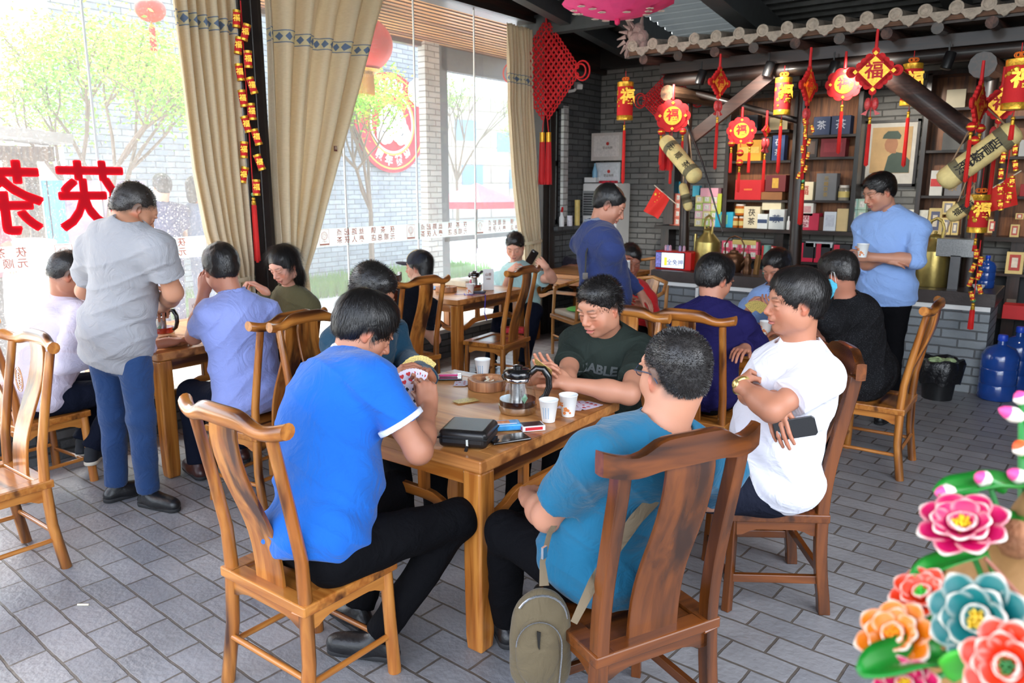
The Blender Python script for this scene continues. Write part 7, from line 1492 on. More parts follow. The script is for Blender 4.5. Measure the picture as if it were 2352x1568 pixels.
b.build('litter', mat('litter_green', (170, 190, 140), .8, var=.4, scale=25), bn, smooth=True)
# working spotlights washing the shelf wall and the ornaments
for k, (x, ex, ez, pw) in enumerate(((-3.35, -3.3, 1.5, 26), (-2.5, -2.6, 1.7, 26), (-1.7, -1.7, 1.8, 26), (-.35, -.6, 1.6, 24))):
    l = bpy.data.lights.new('track_spot', 'SPOT'); l.energy = pw; l.spot_size = R(95); l.spot_blend = .8; l.shadow_soft_size = .04; l.color = (1, .93, .82); o = bpy.data.objects.new('track_spot', l); COL.objects.link(o); o.location = (x, 6.9, 2.72); o.rotation_euler = (Vector((ex, 8.4, ez))-o.location).to_track_quat('-Z', 'Y').to_euler()
# ---------------- small things on tables and in hands ----------------
ZT = .762
M_PAPER = mat('paper_cup_white', (236, 238, 236), .55, var=.02); M_TEA = mat('dark_tea', (44, 18, 12), .08, var=0, coat=1); M_CHROME = mat('chrome', (210, 212, 215), .15, metal=1, var=0); M_BLKP = mat('gloss_black_plastic', (18, 18, 19), .2, coat=.6)
def cup(x, y, z, label, deco='dots', group='paper cups', tilt=None):
    rt = empty('paper_cup', (x, y, z)); tag(rt, label, 'cup', None); b = MB(); H = .088
    b.lathe([(.026, 0), (.0385, H), (.0400, H+.001), (.0400, H+.004), (.0380, H+.004), (.0370, H), (.0255, .004), (.0, .004)], (0, 0, 0), 28, cap=False); b.lathe([(.0, .002), (.026, .002)], (0, 0, 0), 28, cap=False); b.build('cup_body', M_PAPER, rt, smooth=True)
    d = facing((x, y, z), R(-20)); b = MB()
    for k in range(3 if deco == 'dots' else 5):
        for j in range(8 if deco == 'dots' else 1):
            if deco == 'dots': a = (k-1)*.32; zz = .02+j*.006; s = .0020; c = (d[0]*math.sin(a)+d[2]*math.cos(a)); r = .0265+zz*.142+.0004; b.lathe([(s, 0), (s, .0006)], c*r+Vector((0, 0, zz)), 6, axis=c)
            else: a = (-.5, .0, .35, .6, -.2)[k]; zz = (.055, .035, .03, .02, .018)[k]; s = (.009, .008, .005, .004, .006)[k]; c = (d[0]*math.sin(a)+d[2]*math.cos(a)); r = .0268+zz*.142; [b.lathe([(s*.55, 0), (s*.55, .0008)], c*r+(d[0]*math.cos(g*1.26)+Vector((0, 0, 1))*math.sin(g*1.26))*s*.7+Vector((0, 0, zz)), 7, axis=c) for g in range(5)]
    b.build('printed_dots' if deco == 'dots' else 'printed_flowers', mat('print_blue', (90, 150, 190), .5) if deco == 'dots' else mat('print_orange', (222, 130, 60), .5), rt)
    return rt
cup(-1.677, 2.468, ZT, 'paper cup with blue dots beside the teapot on the near table'); cup(-1.655, 2.580, ZT, 'paper cup with orange flowers beside the dotted cup on the near table', 'flower'); cup(-2.353, 2.875, ZT, 'empty paper cup at the far side of the near table')
cup(-4.307, 5.099, ZT, 'paper cup with orange flowers on the table before the boy', 'flower'); cup(-1.60, 4.80, ZT, 'paper cup with red print on the card table by the counter', 'flower')
p = at(1440, 612, y=5.30); c_ = cup(p.x, p.y, p.z-.05, 'paper cup lifted before the face of the person in red', 'flower'); c_.rotation_euler = (.15, -.1, 0)
p = at(1982, 572, y=5.66); cup(p.x, p.y, p.z-.055, 'paper cup held by the standing man in light blue', 'flower')
def teapot(x, y, z, yaw, label, tea=M_TEA, level=.035, s=1.0):
    rt = empty('glass_teapot', (x, y, z), yaw); rt.scale = (s,)*3; tag(rt, label, 'teapot'); G = glassmat('pot_glass', (.96, .97, .97))
    b = MB(); b.lathe([(.060, .012), (.066, .02), (.0665, .035), (.062, .065), (.052, .098), (.043, .118)], (0, 0, 0), 36, cap=False); b.build('glass_body', G, rt, smooth=True)
    b = MB(); b.lathe([(.060, 0), (.063, .003), (.0665, .010), (.0672, .026), (.0655, .027)], (0, 0, 0), 36); b.build('steel_base', M_CHROME, rt, smooth=True)
    b = MB(); b.lathe([(.0, .014), (.063, .014), (.065, .03), (.0645, level+.012), (.0, level+.012)], (0, 0, 0), 36, cap=False); b.build('tea', tea, rt, smooth=True)
    b = MB(); b.lathe([(.044, .110), (.046, .112), (.046, .124), (.044, .126)], (0, 0, 0), 32); b.build('steel_ring', M_CHROME, rt, smooth=True)
    b = MB(); b.lathe([(.026, .035), (.026, .112)], (0, 0, 0), 24); b.build('infuser', mat('infuser_mesh', (170, 170, 168), .3, metal=.9, var=.2, scale=200), rt, smooth=True)
    b = MB(); b.lathe([(.048, .125), (.051, .130), (.050, .146), (.040, .154), (.016, .157), (.018, .165), (.010, .168)], (0, 0, 0), 32); b.build('lid', M_BLKP, rt, smooth=True)
    b = MB(); b.tube([(.044, 0, .138), (.066, 0, .158), (.090, 0, .156), (.108, 0, .128), (.110, 0, .092), (.098, 0, .060), (.080, 0, .046)], [.011, .012, .0125, .0125, .012, .011, .009], 12, up=(0, 1, 0)); b.build('handle', M_BLKP, rt, smooth=True)
    b = MB(); b.tube([(-.040, 0, .126), (-.054, 0, .134)], [.02, .010], 10); b.build('spout', M_BLKP, rt, smooth=True)
    b = MB(); b.prism([(.012, 0), (0, .016), (-.012, 0), (0, -.018)], (.030*1.0, -.053, .062), Vector((.85, .5, 0)), Vector((0, .25, 1)), .001); b.build('sticker', mat('green_red_sticker', (96, 140, 110), .5, var=.3, scale=90), rt)
    return rt
teapot(-1.860, 2.505, ZT, R(30), 'glass teapot with black lid and dark tea in the middle of the near table', s=1.2)
teapot(-4.62, 2.46, ZT, R(20), 'glass teapot with bright red tea on the left table', mat('red_tea', (190, 30, 10), .06, var=0, coat=1, trans=.5), .045, s=1.1)
teapot(-4.45, 5.33, ZT, R(60), 'glass teapot on the table before the boy', mat('amber_tea', (120, 34, 14), .08, var=0, coat=1), .04, s=1.05)
def ashtray(x, y, r, label, butts=6):
    rt = empty('log_ashtray', (x, y, ZT)); tag(rt, label, 'ashtray', None); b = MB(); n = 36; vs = []
    pr = [(r*.99, 0, 1), (r, .006, 1), (r*1.0, .040, 1), (r*.97, .044, 1), (r*.62, .044, 0), (r*.58, .040, 0), (r*.56, .010, 0), (0.001, .010, 0)]
    for q, z, k in pr:
        for i in range(n): a = 2*math.pi*i/n; w = 1+(.035*math.sin(a*3+x*9)+.02*math.sin(a*7)) if k else 1+.04*math.sin(a*4); vs.append((q*w*math.cos(a), q*w*math.sin(a), z))
    b.add(vs, [(k*n+i, k*n+(i+1) % n, (k+1)*n+(i+1) % n, (k+1)*n+i) for k in range(len(pr)-1) for i in range(n)]); b.build('wood_ring', wood('bark_ring', (206, 150, 104), (176, 116, 74), 'z', .6, (120, 74, 46), 1.4, .1), rt, smooth=True)
    b = MB(); rnd = random.Random(int(r*1e4))
    for i in range(16): b.ball((rnd.uniform(-.4, .4)*r, rnd.uniform(-.4, .4)*r, .016+rnd.uniform(0, .01)), (.012, .012, .007), 8)
    b.build('ash', mat('grey_ash', (84, 82, 80), .95, bump=.8, bscale=200), rt, smooth=True)
    for i in range(butts): a = rnd.uniform(0, 6.28); c = Vector((rnd.uniform(-.25, .25)*r, rnd.uniform(-.25, .25)*r, .03)); b = MB(); b.tube([c, c+Vector((.025*math.cos(a), .025*math.sin(a), .012))], .0038, 8); b.build('cigarette_butt', mat('butt_paper', (226, 214, 190), .7), rt, smooth=True)
ashtray(-2.205, 2.735, .098, 'round wooden log ashtray full of ash on the near table'); ashtray(-4.36, 2.36, .095, 'round wooden log ashtray beside the man in grey on the left table', 2); ashtray(-4.60, 5.12, .095, 'round wooden log ashtray on the table before the boy', 2)
M_CARDF = mat('card_face', (228, 222, 240), .5, var=.02); M_CARDB = mat('card_gold_back', (222, 190, 110), .4, var=.5, scale=220, metal=.2); M_PIP = mat('card_pip_red', (204, 40, 50), .5); M_PIPB = mat('card_pip_black', (22, 22, 26), .5)
def card(o, u, v, face=True, pips='♥', val=6, w=.057, h=.088, group=None, label='', parent=None, red=True):
    o, u, v = Vector(o), Vector(u).normalized(), Vector(v).normalized(); n = u.cross(v); b = MB(); r = .004
    pl = [(-w/2+r, -h/2), (w/2-r, -h/2), (w/2, -h/2+r), (w/2, h/2-r), (w/2-r, h/2), (-w/2+r, h/2), (-w/2, h/2-r), (-w/2, -h/2+r)]
    b.prism(pl, (0, 0, 0), u, v, .0006); rt = b.build('playing_card', M_CARDF if face else M_CARDB); rt.location = o; tag(rt, label, 'playing card', group)
    b = MB()
    if face:
        lay = {6: [(x, y) for x in (-.014, .014) for y in (-.024, 0, .024)], 3: [(0, -.024), (0, 0), (0, .024)], 5: [(x, y) for x in (-.014, .014) for y in (-.022, .022)]+[(0, 0)]}[val]
        for x, y in lay: add_text(b, pips, .016, u*x+v*y, u, v, 0, .0004, lift=.0006)
        add_text(b, str(val), .010, u*(-w/2+.006)+v*(h/2-.009), u, v, 0, .0002, lift=.0006); add_text(b, str(val), .010, u*(w/2-.006)-v*(h/2-.009), -u, -v, 0, .0002, lift=.0006)
        b.build('pips', M_PIP if red else M_PIPB, rt, clean=False)
    else: b.prism([(-w/2+.004, -h/2+.004), (w/2-.004, -h/2+.004), (w/2-.004, h/2-.004), (-w/2+.004, h/2-.004)], n*.0005, u, v, .0003); b.build('back_print', M_CARDB, rt)
    return rt
for i, (x, y, a) in enumerate(((-1.69, 2.70, 20), (-1.655, 2.735, -15), (-1.70, 2.755, 55), (-1.66, 2.775, 80), (-1.71, 2.665, 100))): a = R(a); card((x, y, ZT+.001+i*.0009), (math.cos(a), math.sin(a), 0), (-math.sin(a), math.cos(a), 0), True, '♦♥'[i % 2], 3, group='loose cards right of the flowered cup', label='white card right of the flowered cup, '+['nearest the cup', 'second from the cup', 'third from the cup', 'farthest from the camera', 'nearest the table edge'][i])
for i, a in enumerate((35, 70)): a = R(a); card((-2.355+i*.012, 2.705+i*.02, ZT+.001+i*.0009), (math.cos(a), math.sin(a), 0), (-math.sin(a), math.cos(a), 0), True, '♦', 5, group='cards left of the ashtray', label='white card left of the log ashtray, '+['underneath', 'on top'][i])
a = R(-22); card((-2.132, 2.501, ZT+.001), (math.cos(a), math.sin(a), 0), (-math.sin(a), math.cos(a), 0), False, label='gold backed card lying alone in the middle of the near table'); card((-2.145, 2.485, ZT+.0020), (math.cos(a+.12), math.sin(a+.12), 0), (-math.sin(a+.12), math.cos(a+.12), 0), False, label='gold backed card lying on the lone card of the near table')
card((-4.40, 2.535, ZT+.001), (1, .2, 0), (-.2, 1, 0), True, '♦', 3, label='pale violet card lying beside the ashtray on the left table')
def fan(p, n, spread, face, group, label, tiltback=.25, w=.057, h=.088, val=6, turn=0, red=True):
    u, v, nn = facing(p, turn); v = (v-nn*tiltback*(1 if face else 1)).normalized(); piv = Vector(p)-v*h*.6
    for i in range(n):
        a = spread*((i/(n-1))-.5) if n > 1 else 0; uu = u*math.cos(a)-v*math.sin(a); vv = v*math.cos(a)+u*math.sin(a); nq = uu.cross(vv); card(piv+vv*h*.6+nq*(.0012*(n-i)), uu, vv, face, '♥♠'[i % 2] if red else '♠', val, w, h, group, label+', '+['first', 'second', 'third', 'fourth', 'fifth', 'sixth', 'seventh', 'eighth'][i]+' from the left', red=(i % 2 == 0) and red)
fan(at(948, 872, y=2.12), 7, R(44), True, 'white cards in the hand of the man in blue', 'white playing card held fanned by the man in the blue polo', .1)
q = at(944, 905, y=2.10); u_, v_, n_ = facing(q); card(q+n_*.012, u_+v_*.05, v_-u_*.05, True, '♠', 6, label='six of spades held lowest in the hand of the man in blue', red=False)
fan(at(962, 838, y=2.55), 6, R(80), False, 'gold cards in the hands of the man in dark teal', 'gold backed card held by the man in the dark teal shirt', .2)
u_, v_, n_ = facing(at(1248, 842, y=2.58))
for i in range(2): card(at(1248, 842, y=2.58)+n_*.004*i, n_*.75+v_*.55, u_*(.80-.08*i)-v_*.55, False, group='gold cards in the hands of the man in dark green', label='gold backed card held by the man in the dark green t-shirt, '+['behind', 'in front'][i])
fan(at(1738, 703, y=5.06), 7, R(84), False, 'gold cards fanned by the man in light blue', 'gold backed card fanned by the seated man in light blue', .95, h=.080)
# black pouch, tablet, cigarette pack, card box, phones
pc = empty('leather_pouch', (-1.775, 2.085, ZT), R(24)); tag(pc, 'black crocodile textured zip pouch at the corner of the near table', 'pouch')
m_, nt_, b_ = new_mat('croc_leather'); tc_ = nt_.nodes.new('ShaderNodeTexCoord'); vo = nt_.nodes.new('ShaderNodeTexBrick'); vo.inputs['Scale'].default_value = 1; vo.inputs['Brick Width'].default_value = .012; vo.inputs['Row Height'].default_value = .007; vo.inputs['Mortar Size'].default_value = .0012
nt_.links.new(tc_.outputs['Object'], vo.inputs['Vector']); bp_ = nt_.nodes.new('ShaderNodeBump'); bp_.inputs['Distance'].default_value = .002; bp_.inputs['Strength'].default_value = .8; bp_.invert = True; nt_.links.new(vo.outputs['Fac'], bp_.inputs['Height']); nt_.links.new(bp_.outputs[0], b_.inputs['Normal']); b_.inputs['Base Color'].default_value = (.012, .011, .011, 1); b_.inputs['Roughness'].default_value = .3
b = MB(); b.box((0, 0, .034), (.185, .185, .066)); b.build('pouch_body', m_, pc, bevel=.02, seg=5, smooth=True)
b = MB(); b.box((0, 0, .038), (.190, .190, .006)); b.build('zip', mat('black_zip', (30, 30, 31), .4, metal=.5), pc, bevel=.02, seg=5)
b = MB(); b.bar((.02, -.096, .038), (.022, -.100, .014), .008, .003); b.build('zip_puller', M_CHROME, pc); b = MB(); b.bar((.022, -.101, .016), (.018, -.115, -.012), .012, .004); b.build('strap_tab', mat('black_leather_tab', (16, 16, 17), .4), pc)
tb = empty('black_tablet', (-1.665, 2.185, ZT), R(62)); tag(tb, 'black glossy phone lying under the blue packet by the pouch', 'phone'); b = MB(); b.box((0, 0, .005), (.155, .078, .009)); b.build('case', M_BLKP, tb, bevel=.004); b = MB(); b.box((0, 0, .0098), (.147, .070, .0006)); b.build('screen', mat('black_glass', (6, 7, 9), .05, var=0, coat=1), tb)
bp2 = empty('tissue_packet', (-1.755, 2.285, ZT+.0), R(48)); tag(bp2, 'blue printed packet between the pouch and the card box', 'packet'); b = MB(); b.box((0, 0, .014), (.115, .068, .026)); b.build('wrap', mat('sky_blue_print', (60, 150, 214), .35, var=.25, scale=30, coat=.3), bp2, bevel=.006); b = MB(); b.box((-.01, .004, .0275), (.05, .03, .001)); b.build('emblem', mat('emblem_orange', (222, 130, 60), .4, var=.5, scale=60), bp2); b = MB(); b.box((0, -.022, .0275), (.08, .010, .001)); b.build('lettering_strip', mat('strip_white', (220, 220, 230), .4), bp2)
cb = empty('card_box', (-1.672, 2.345, ZT), R(52)); tag(cb, 'red and white playing card box with a dark printed top', 'box'); b = MB(); b.box((0, 0, .0105), (.092, .062, .021)); b.build('carton', mat('card_box_white', (232, 230, 234), .4), cb, bevel=.0015)
b = MB(); b.box((0, 0, .0215), (.080, .052, .0008)); b.build('top_print', mat('card_box_print', (60, 30, 34), .35, var=.9, scale=70), cb); b = MB()
for s in (-1, 1): b.box((0, s*.0313, .0105), (.070, .0006, .012)); b.box((s*.0463, 0, .0105), (.0006, .046, .012))
b.build('red_side_print', M_PIP, cb)
ph = empty('phone', (-2.470, 2.735, ZT), R(40)); tag(ph, 'dark phone lying before the man in dark teal', 'phone'); b = MB(); b.box((0, 0, .005), (.155, .076, .009)); b.build('case', M_BLKP, ph, bevel=.004); b = MB(); b.box((0, 0, .0098), (.146, .068, .0006)); b.build('screen', mat('grey_glass', (70, 84, 92), .08, var=0, coat=1), ph)
b = MB(); b.bar((-2.50, 2.715, ZT+.018), (-2.43, 2.775, ZT+.018), .022, .012); o = b.build('lighter', mat('magenta_plastic', (204, 30, 110), .3, coat=.5), bevel=.004); tag(o, 'magenta lighter lying on the dark phone', 'lighter'); b = MB(); b.bar((-2.43, 2.775, ZT+.018), (-2.418, 2.785, ZT+.018), .02, .011); b.build('metal_top', M_CHROME, o)
def phone_in(p, u, v, label, case=M_BLKP, w=.072, h=.145):
    o = empty('phone', p); tag(o, label, 'phone'); u, v = Vector(u).normalized(), Vector(v).normalized(); v = (v-u*v.dot(u)).normalized(); n = u.cross(v); b = MB(); r = .009
    pl = [(-w/2+r, -h/2), (w/2-r, -h/2), (w/2, -h/2+r), (w/2, h/2-r), (w/2-r, h/2), (-w/2+r, h/2), (-w/2, h/2-r), (-w/2, -h/2+r)]; b.prism(pl, (0, 0, 0), u, v, .010); b.build('case', case, o, bevel=.002)
    b = MB(); b.prism([(.012*math.cos(a*.785), .007*math.sin(a*.785)) for a in range(8)], v*(h/2-.014)-u*(w/2-.022)+n*.0058, u, v, .001); b.build('camera_lens', mat('lens_silver', (190, 196, 200), .2, metal=.6), o); return o
u_, v_, n_ = facing(at(1832, 980, y=2.60)); phone_in(at(1826, 983, y=2.70), v_*.94+u_*.28*-1, -u_*.94-v_*.12, 'black phone with a silver lens held by the man in white')
u_, v_, n_ = facing(at(1222, 588, y=5.78)); phone_in(at(1222, 590, y=5.76), u_*.8-v_*.5+n_*.1, v_*.75+u_*.5+n_*.4, 'black phone held in both hands by the boy')
# wrist watch
rt, J, TB, Rb, org = P5; fa = nrm(J['wrL']-J['elL']); wc = J['wrL']-fa*.012; ax3 = frame_z(fa); b = MB(); b.tube([Vector(wc)+ax3[0]*.034*math.cos(a*math.pi/10)+ax3[1]*.034*math.sin(a*math.pi/10) for a in range(20)], [.0055]*20, 6, closed=True, flat=1.5); wt = b.build('wrist_watch', mat('gold_bracelet', (196, 170, 100), .25, metal=.9, var=.2, scale=200), rt, smooth=True)
nn_ = facing(at(1695, 880, y=2.78))[2]; fv_ = Vector(fa); nn_ = (nn_-fv_*nn_.dot(fv_)).normalized(); b = MB(); b.lathe([(.017, 0), (.017, .006), (.013, .009)], Vector(wc)+nn_*.030, 18, axis=nn_); b.build('watch_face', mat('watch_gold', (206, 186, 120), .2, metal=.8), wt, smooth=True)
# chest lettering of the green t-shirt
rt, J, TB, Rb, org = P3; fw = TB[:, 1]; cc = (J['neck']+J['pelvis'])/2+TB[:, 2]*.075; 
bm_ = MB(); u = -Vector(TB[:, 0]); v = Vector(TB[:, 2]); n = Vector(fw)
sh_ = [o for o in bpy.data.objects if o.parent == rt and o.name.startswith('shirt')][0]
vs_t, fs_t = text_geo('RELIABLE', .062, .0025); co = np.zeros(len(sh_.data.vertices)*3, np.float32); sh_.data.vertices.foreach_get('co', co); co = co.reshape(-1, 3)
from mathutils.bvhtree import BVHTree
bv = BVHTree.FromPolygons([tuple(c) for c in co], [tuple(p.vertices) for p in sh_.data.polygons])
out = []
for p in vs_t:
    o = Vector(cc)+u*p[0]*1.0+v*(p[1]+.045)+n*.5; h = bv.ray_cast(o, -n); out.append((h[0] if h[0] is not None else Vector(cc)+n*.14)+n*.0025)
bm_.add(out, fs_t); bm_.build('chest_lettering', mat('print_grey', (86, 92, 92), .8), sh_, clean=False)
# shoulder bag of the man in turquoise
M_KH = cloth('khaki_nylon', (96, 84, 62), .7); bg = empty('shoulder_bag', (-1.165, 1.685, .395)); tag(bg, 'khaki nylon shoulder bag with silver zips hanging beside the turquoise man', 'bag'); u, v, n = facing(bg.location, R(6)); RM = np.stack([np.array(u), np.array(-n), np.array(v)], 1)
v1, f1 = mesh_sdf([ell((0, 0, -.02), (.092, .042, .150), RM, .02), ell((0, 0, .05), (.080, .038, .100), RM, .03), ell((0, 0, -.10), (.090, .040, .09), RM, .03)], .005, lambda P: .002*wob(P, 50, 2)); np_mesh('bag_body', [(v1, f1)], M_KH, bg)
v1, f1 = mesh_sdf([ell(np.array(n)*.036-np.array(v)*.03-np.array(u)*.012, (.066, .020, .115), RM, .02)], .0045, lambda P: .0015*wob(P, 50, 4)); np_mesh('front_pocket', [(v1, f1)], M_KH, bg)
ZP = mat('silver_zip', (176, 178, 180), .3, metal=.9, var=.3, scale=300)
b = MB(); b.tube([n*.052+u*(-.066*math.cos(t)-.010)+v*(.075*math.sin(t)+.0) for t in [k*math.pi/14 for k in range(0, 15)]]+[n*.050+u*.056-v*.04, n*.048+u*.052-v*.10, n*.044+u*.05-v*.14], .0035, 6, flat=.6); b.build('pocket_zip', ZP, bg, smooth=True)
b = MB(); b.tube([n*.020+u*(.075*math.cos(t))+v*(.065+.075*math.sin(t)) for t in [k*math.pi/12 for k in range(0, 11)]], .0035, 6); b.build('top_zip', ZP, bg, smooth=True)
b = MB(); b.prism([(-.006, .03), (.006, .026), (.003, -.03), (-.002, -.02)], n*.057+v*.02-u*.012, u, v, .003); b.build('metal_badge', mat('dark_badge', (60, 58, 54), .3, metal=.8), bg)
L0 = bg.location
def strap(pts, w, nm): b = MB(); b.tube([Vector(p)-L0 for p in pts], w, 6, flat=.12, up=(.6, -.8, .1)); b.build(nm, cloth('khaki_strap', (110, 96, 76), .8), bg, smooth=True)
strap([at(1250, 1345, y=1.64), at(1246, 1290, y=1.66), at(1262, 1225, y=1.74), at(1290, 1180, y=1.80)], [.014, .008, .008, .008], 'thin_strap')
strap([at(1318, 1430, y=1.60), at(1362, 1340, y=1.66), at(1412, 1260, x=-.990), at(1462, 1190, x=-.93), at(1500, 1150, x=-.905), at(1560, 1060, x=-.90), at(1600, 985, x=-.95)], [.010, .016, .019, .019, .019, .018, .017], 'wide_strap')
b = MB(); b.box(at(1250, 1268, y=1.67)-L0, (.008, .02, .035)); b.build('strap_buckle', M_CHROME, bg)
# left and far tables
def menu(x, y, yaw, label): o = empty('menu_stand', (x, y, ZT), yaw); tag(o, label, 'menu stand'); b = MB(); b.prism([(-.05, 0), (.05, 0), (.05, .19), (-.05, .19)], (0, -.01, 0), (1, 0, 0), (0, .1, 1), .003); b.prism([(-.05, 0), (.05, 0), (.05, .19), (-.05, .19)], (0, .03, 0), (1, 0, 0), (0, -.1, 1), .003); b.build('card', m_white, o); b = MB(); add_text(b, '山茶', .030, (0, -.016+.012, .14), (1, 0, 0), (0, .1, 1), 0, .0004, lift=.004); add_text(b, '元顺店', .014, (0, -.02+.012, .10), (1, 0, 0), (0, .1, 1), 0, .0003, lift=.004); b.build('lettering', mat('menu_ink', (150, 110, 100), .6), o, clean=False)
menu(-4.78, 2.80, R(50), 'white folded menu card standing on the left table'); menu(-4.36, 5.42, R(40), 'white folded menu card standing on the table before the boy')
b = MB(); b.box((-4.75, 5.50, ZT+.03), (.26, .18, .06)); tag(b.build('wire_tray', mat('ivory_plastic', (214, 206, 180), .5), bevel=.01), 'ivory tray at the window side of the table before the boy', 'tray')
b = MB(); b.lathe([(.028, 0), (.005, .09)], (-4.52, 5.36, ZT), 14); tag(b.build('pink_funnel', mat('pink_plastic', (226, 60, 100), .4), smooth=True), 'small pink cone behind the ashtray on the table before the boy', 'cone')
b = MB(); b.box((-4.86, 5.2, ZT+.006), (.22, .15, .01)); tag(b.build('blue_papers', mat('paper_blue', (110, 150, 200), .6), bevel=.002), 'blue and white papers at the window side of the table before the boy', 'papers')
b = MB(); pts = [(-4.40, 5.0, ZT+.004), (-4.30, 5.06, ZT+.004), (-4.22, 5.15, ZT+.004), (-4.16, 5.13, ZT+.004), (-4.145, 5.11, ZT-.03), (-4.148, 5.10, ZT-.15), (-4.148, 5.13, ZT-.22)]; b.tube(pts, .005, 6, flat=.3); b.tube([(-4.36, 5.08, ZT+.004), (-4.28, 5.0, ZT+.006), (-4.2, 5.05, ZT+.004)], .005, 6, flat=.3); tag(b.build('lanyard', mat('violet_ribbon', (84, 70, 190), .6), smooth=True), 'violet lanyard trailing over the edge of the table before the boy', 'lanyard')
b = MB(); b.box((-4.30, 5.20, ZT+.008), (.13, .08, .014), R(30)); tag(b.build('dark_wallet', mat('dark_wallet', (40, 44, 66), .5), bevel=.004), 'dark blue wallet by the menu card before the boy', 'wallet')
for i, (x, y) in enumerate(((-1.53, 4.84), (-1.50, 4.93), (-1.58, 4.95))): b = MB(); b.lathe([(.018, 0), (.026, .05), (.025, .05), (.017, .004)], (x, y, ZT), 16, cap=False); tag(b.build('small_glass', glassmat('pot_glass'), smooth=True), 'small clear tea glass on the far card table, '+['nearest the paper cup', 'rightmost', 'farthest from the camera'][i], 'glass', 'small tea glasses on the card table')
b = MB(); b.box((-4.33, 7.42, ZT+.03), (.30, .22, .01), R(15), rot=Matrix.Rotation(R(-14), 3, 'X')); tag(b.build('open_booklet', m_white), 'white booklet held up on the table of the small child', 'booklet')
b = MB(); b.tube([(-4.2, 7.25, ZT+.005), (-4.1, 7.3, ZT+.012), (-4.35, 7.22, ZT+.01)], .006, 6); tag(b.build('pink_ribbon', mat('pink_ribbon', (220, 60, 120), .6), smooth=True), 'pink ribbon lying on the table of the small child', 'ribbon')
# cigarette end on the floor
b = MB(); b.tube([at(178, 1388, z=.004), at(204, 1388, z=.004)], .0042, 8); tag(b.build('cigarette_end', mat('butt_paper', (226, 214, 190)), smooth=True), 'cigarette end on the floor pavers at the lower left', 'cigarette')
b = MB(); b.box((-4.35, 4.5, .0), (.01, .01, .001));
b = MB(); b.box((-3.97, 5.28, .455), (.20, .10, .05), R(30)); tag(b.build('snack_bag', mat('snack_red', (200, 36, 50), .4, var=.5, scale=30), bevel=.01), 'red and white packet on the seat behind the empty chair', 'packet')
# ---------------- dough flower tree in the right foreground ----------------
def along(px, py, d): v = ray(px, py); return Vector((v[0]*d, v[1]*d, CAM_H+v[2]*d))
def petalmat(name, c, edge=(226, 214, 200)):
    if name in MATS: return MATS[name]
    m, nt, b = new_mat(name); N = nt.nodes; L = nt.links; a = N.new('ShaderNodeAttribute'); a.attribute_name = 'edge'; x = N.new('ShaderNodeMix'); x.data_type = 'RGBA'; L.new(a.outputs['Fac'], x.inputs[0]); x.inputs[6].default_value = (*lin(c), 1); x.inputs[7].default_value = (*lin(edge), 1); L.new(x.outputs[2], b.inputs['Base Color']); b.inputs['Roughness'].default_value = .45; b.inputs['Subsurface Weight'].default_value = .1; b.inputs['Subsurface Radius'].default_value = (.01, .005, .004); MATS[name] = m; return m
FL = empty('dough_flower_tree', (0, 0, 0)); core = along(2325, 1450, .80)
def stem(rt, C, z=0.): b = MB(); t = core+Vector((0, 0, z))-C; b.tube([(0, 0, 0), t*.5+Vector((0, 0, -.008)), t], .0028, 6); b.build('stem', mat('stem_green', (30, 120, 50), .5), rt, smooth=True)

def petals(rings, C, ax, size, m, parent, nm='petal', seed=0, cup_=.7, edge=.10):
    rnd = random.Random(seed); X, Y_, Z = frame_z(ax); out = []
    for ri, (n, r0, lean, ln, wd) in enumerate(rings):
        for i in range(n):
            a = 2*math.pi*(i+.5*(ri % 2))/n+rnd.uniform(-.12, .12); rd = X*math.cos(a)+Y_*math.sin(a); tg = Z.cross(rd); le = lean+rnd.uniform(-.08, .08); K, J_ = 8, 6; vs = []; ed = []
            for k in range(K+1):
                t = k/K; w = wd*size*math.sin(math.pi*min(1, .12+.62*t))**.7*(1 if t < .8 else (1-((t-.8)/.2)**2*.75)); up_ = math.sin(le)*(1-.25*t*t*cup_*1.4); c = C+rd*(r0*size+ln*size*t*math.cos(le)*(1+.12*t))+Z*(ln*size*t*up_)
                for j in range(J_+1):
                    s = -1+2*j/J_; vs.append(c+tg*w*s+(Z*.55-rd*.6)*(w*cup_*.55*s*s)); e = max((t-1+edge)/edge if t > 1-edge else 0, (abs(s)-.9)/.3*(t > .5) if abs(s) > .9 else 0); ed.append(e)
            fs = [(k*(J_+1)+j, k*(J_+1)+j+1, (k+1)*(J_+1)+j+1, (k+1)*(J_+1)+j) for k in range(K) for j in range(J_)]
            o = raw(nm, vs, fs, m, parent); at_ = o.data.attributes.new('edge', 'FLOAT', 'POINT'); at_.data.foreach_set('value', ed); sm = o.modifiers.new('s', 'SOLIDIFY'); sm.thickness = size*.055; sb_ = o.modifiers.new('ss', 'SUBSURF'); sb_.levels = 1; sb_.render_levels = 1
def flower(px, py, d, size, col, ax, label, seed, center=(236, 196, 40)):
    C = along(px, py, d); rt = empty('dough_flower', C); tag(rt, label, 'flower'); O = Vector((0, 0, 0)); m = petalmat('petal_%d_%d_%d' % col, col)
    petals([(8, .20, .55, .78, .34), (8, .12, .90, .72, .30), (6, .06, 1.2, .55, .24)], O, ax, size, m, rt, seed=seed)
    b = MB(); X, Y_, Z = frame_z(ax); rnd = random.Random(seed)
    for i in range(16): a = i*2.4; r = .12*size*math.sqrt(i/16); b.tube([O+X*r*.6*math.cos(a)+Y_*r*.6*math.sin(a), O+X*r*1.6*math.cos(a)+Y_*r*1.6*math.sin(a)+Z*size*rnd.uniform(.34, .46)], [.05*size, .03*size], 6)
    b.build('stamens', mat('stamen_%d' % center[0], center, .5), rt, smooth=True); stem(rt, C); return rt
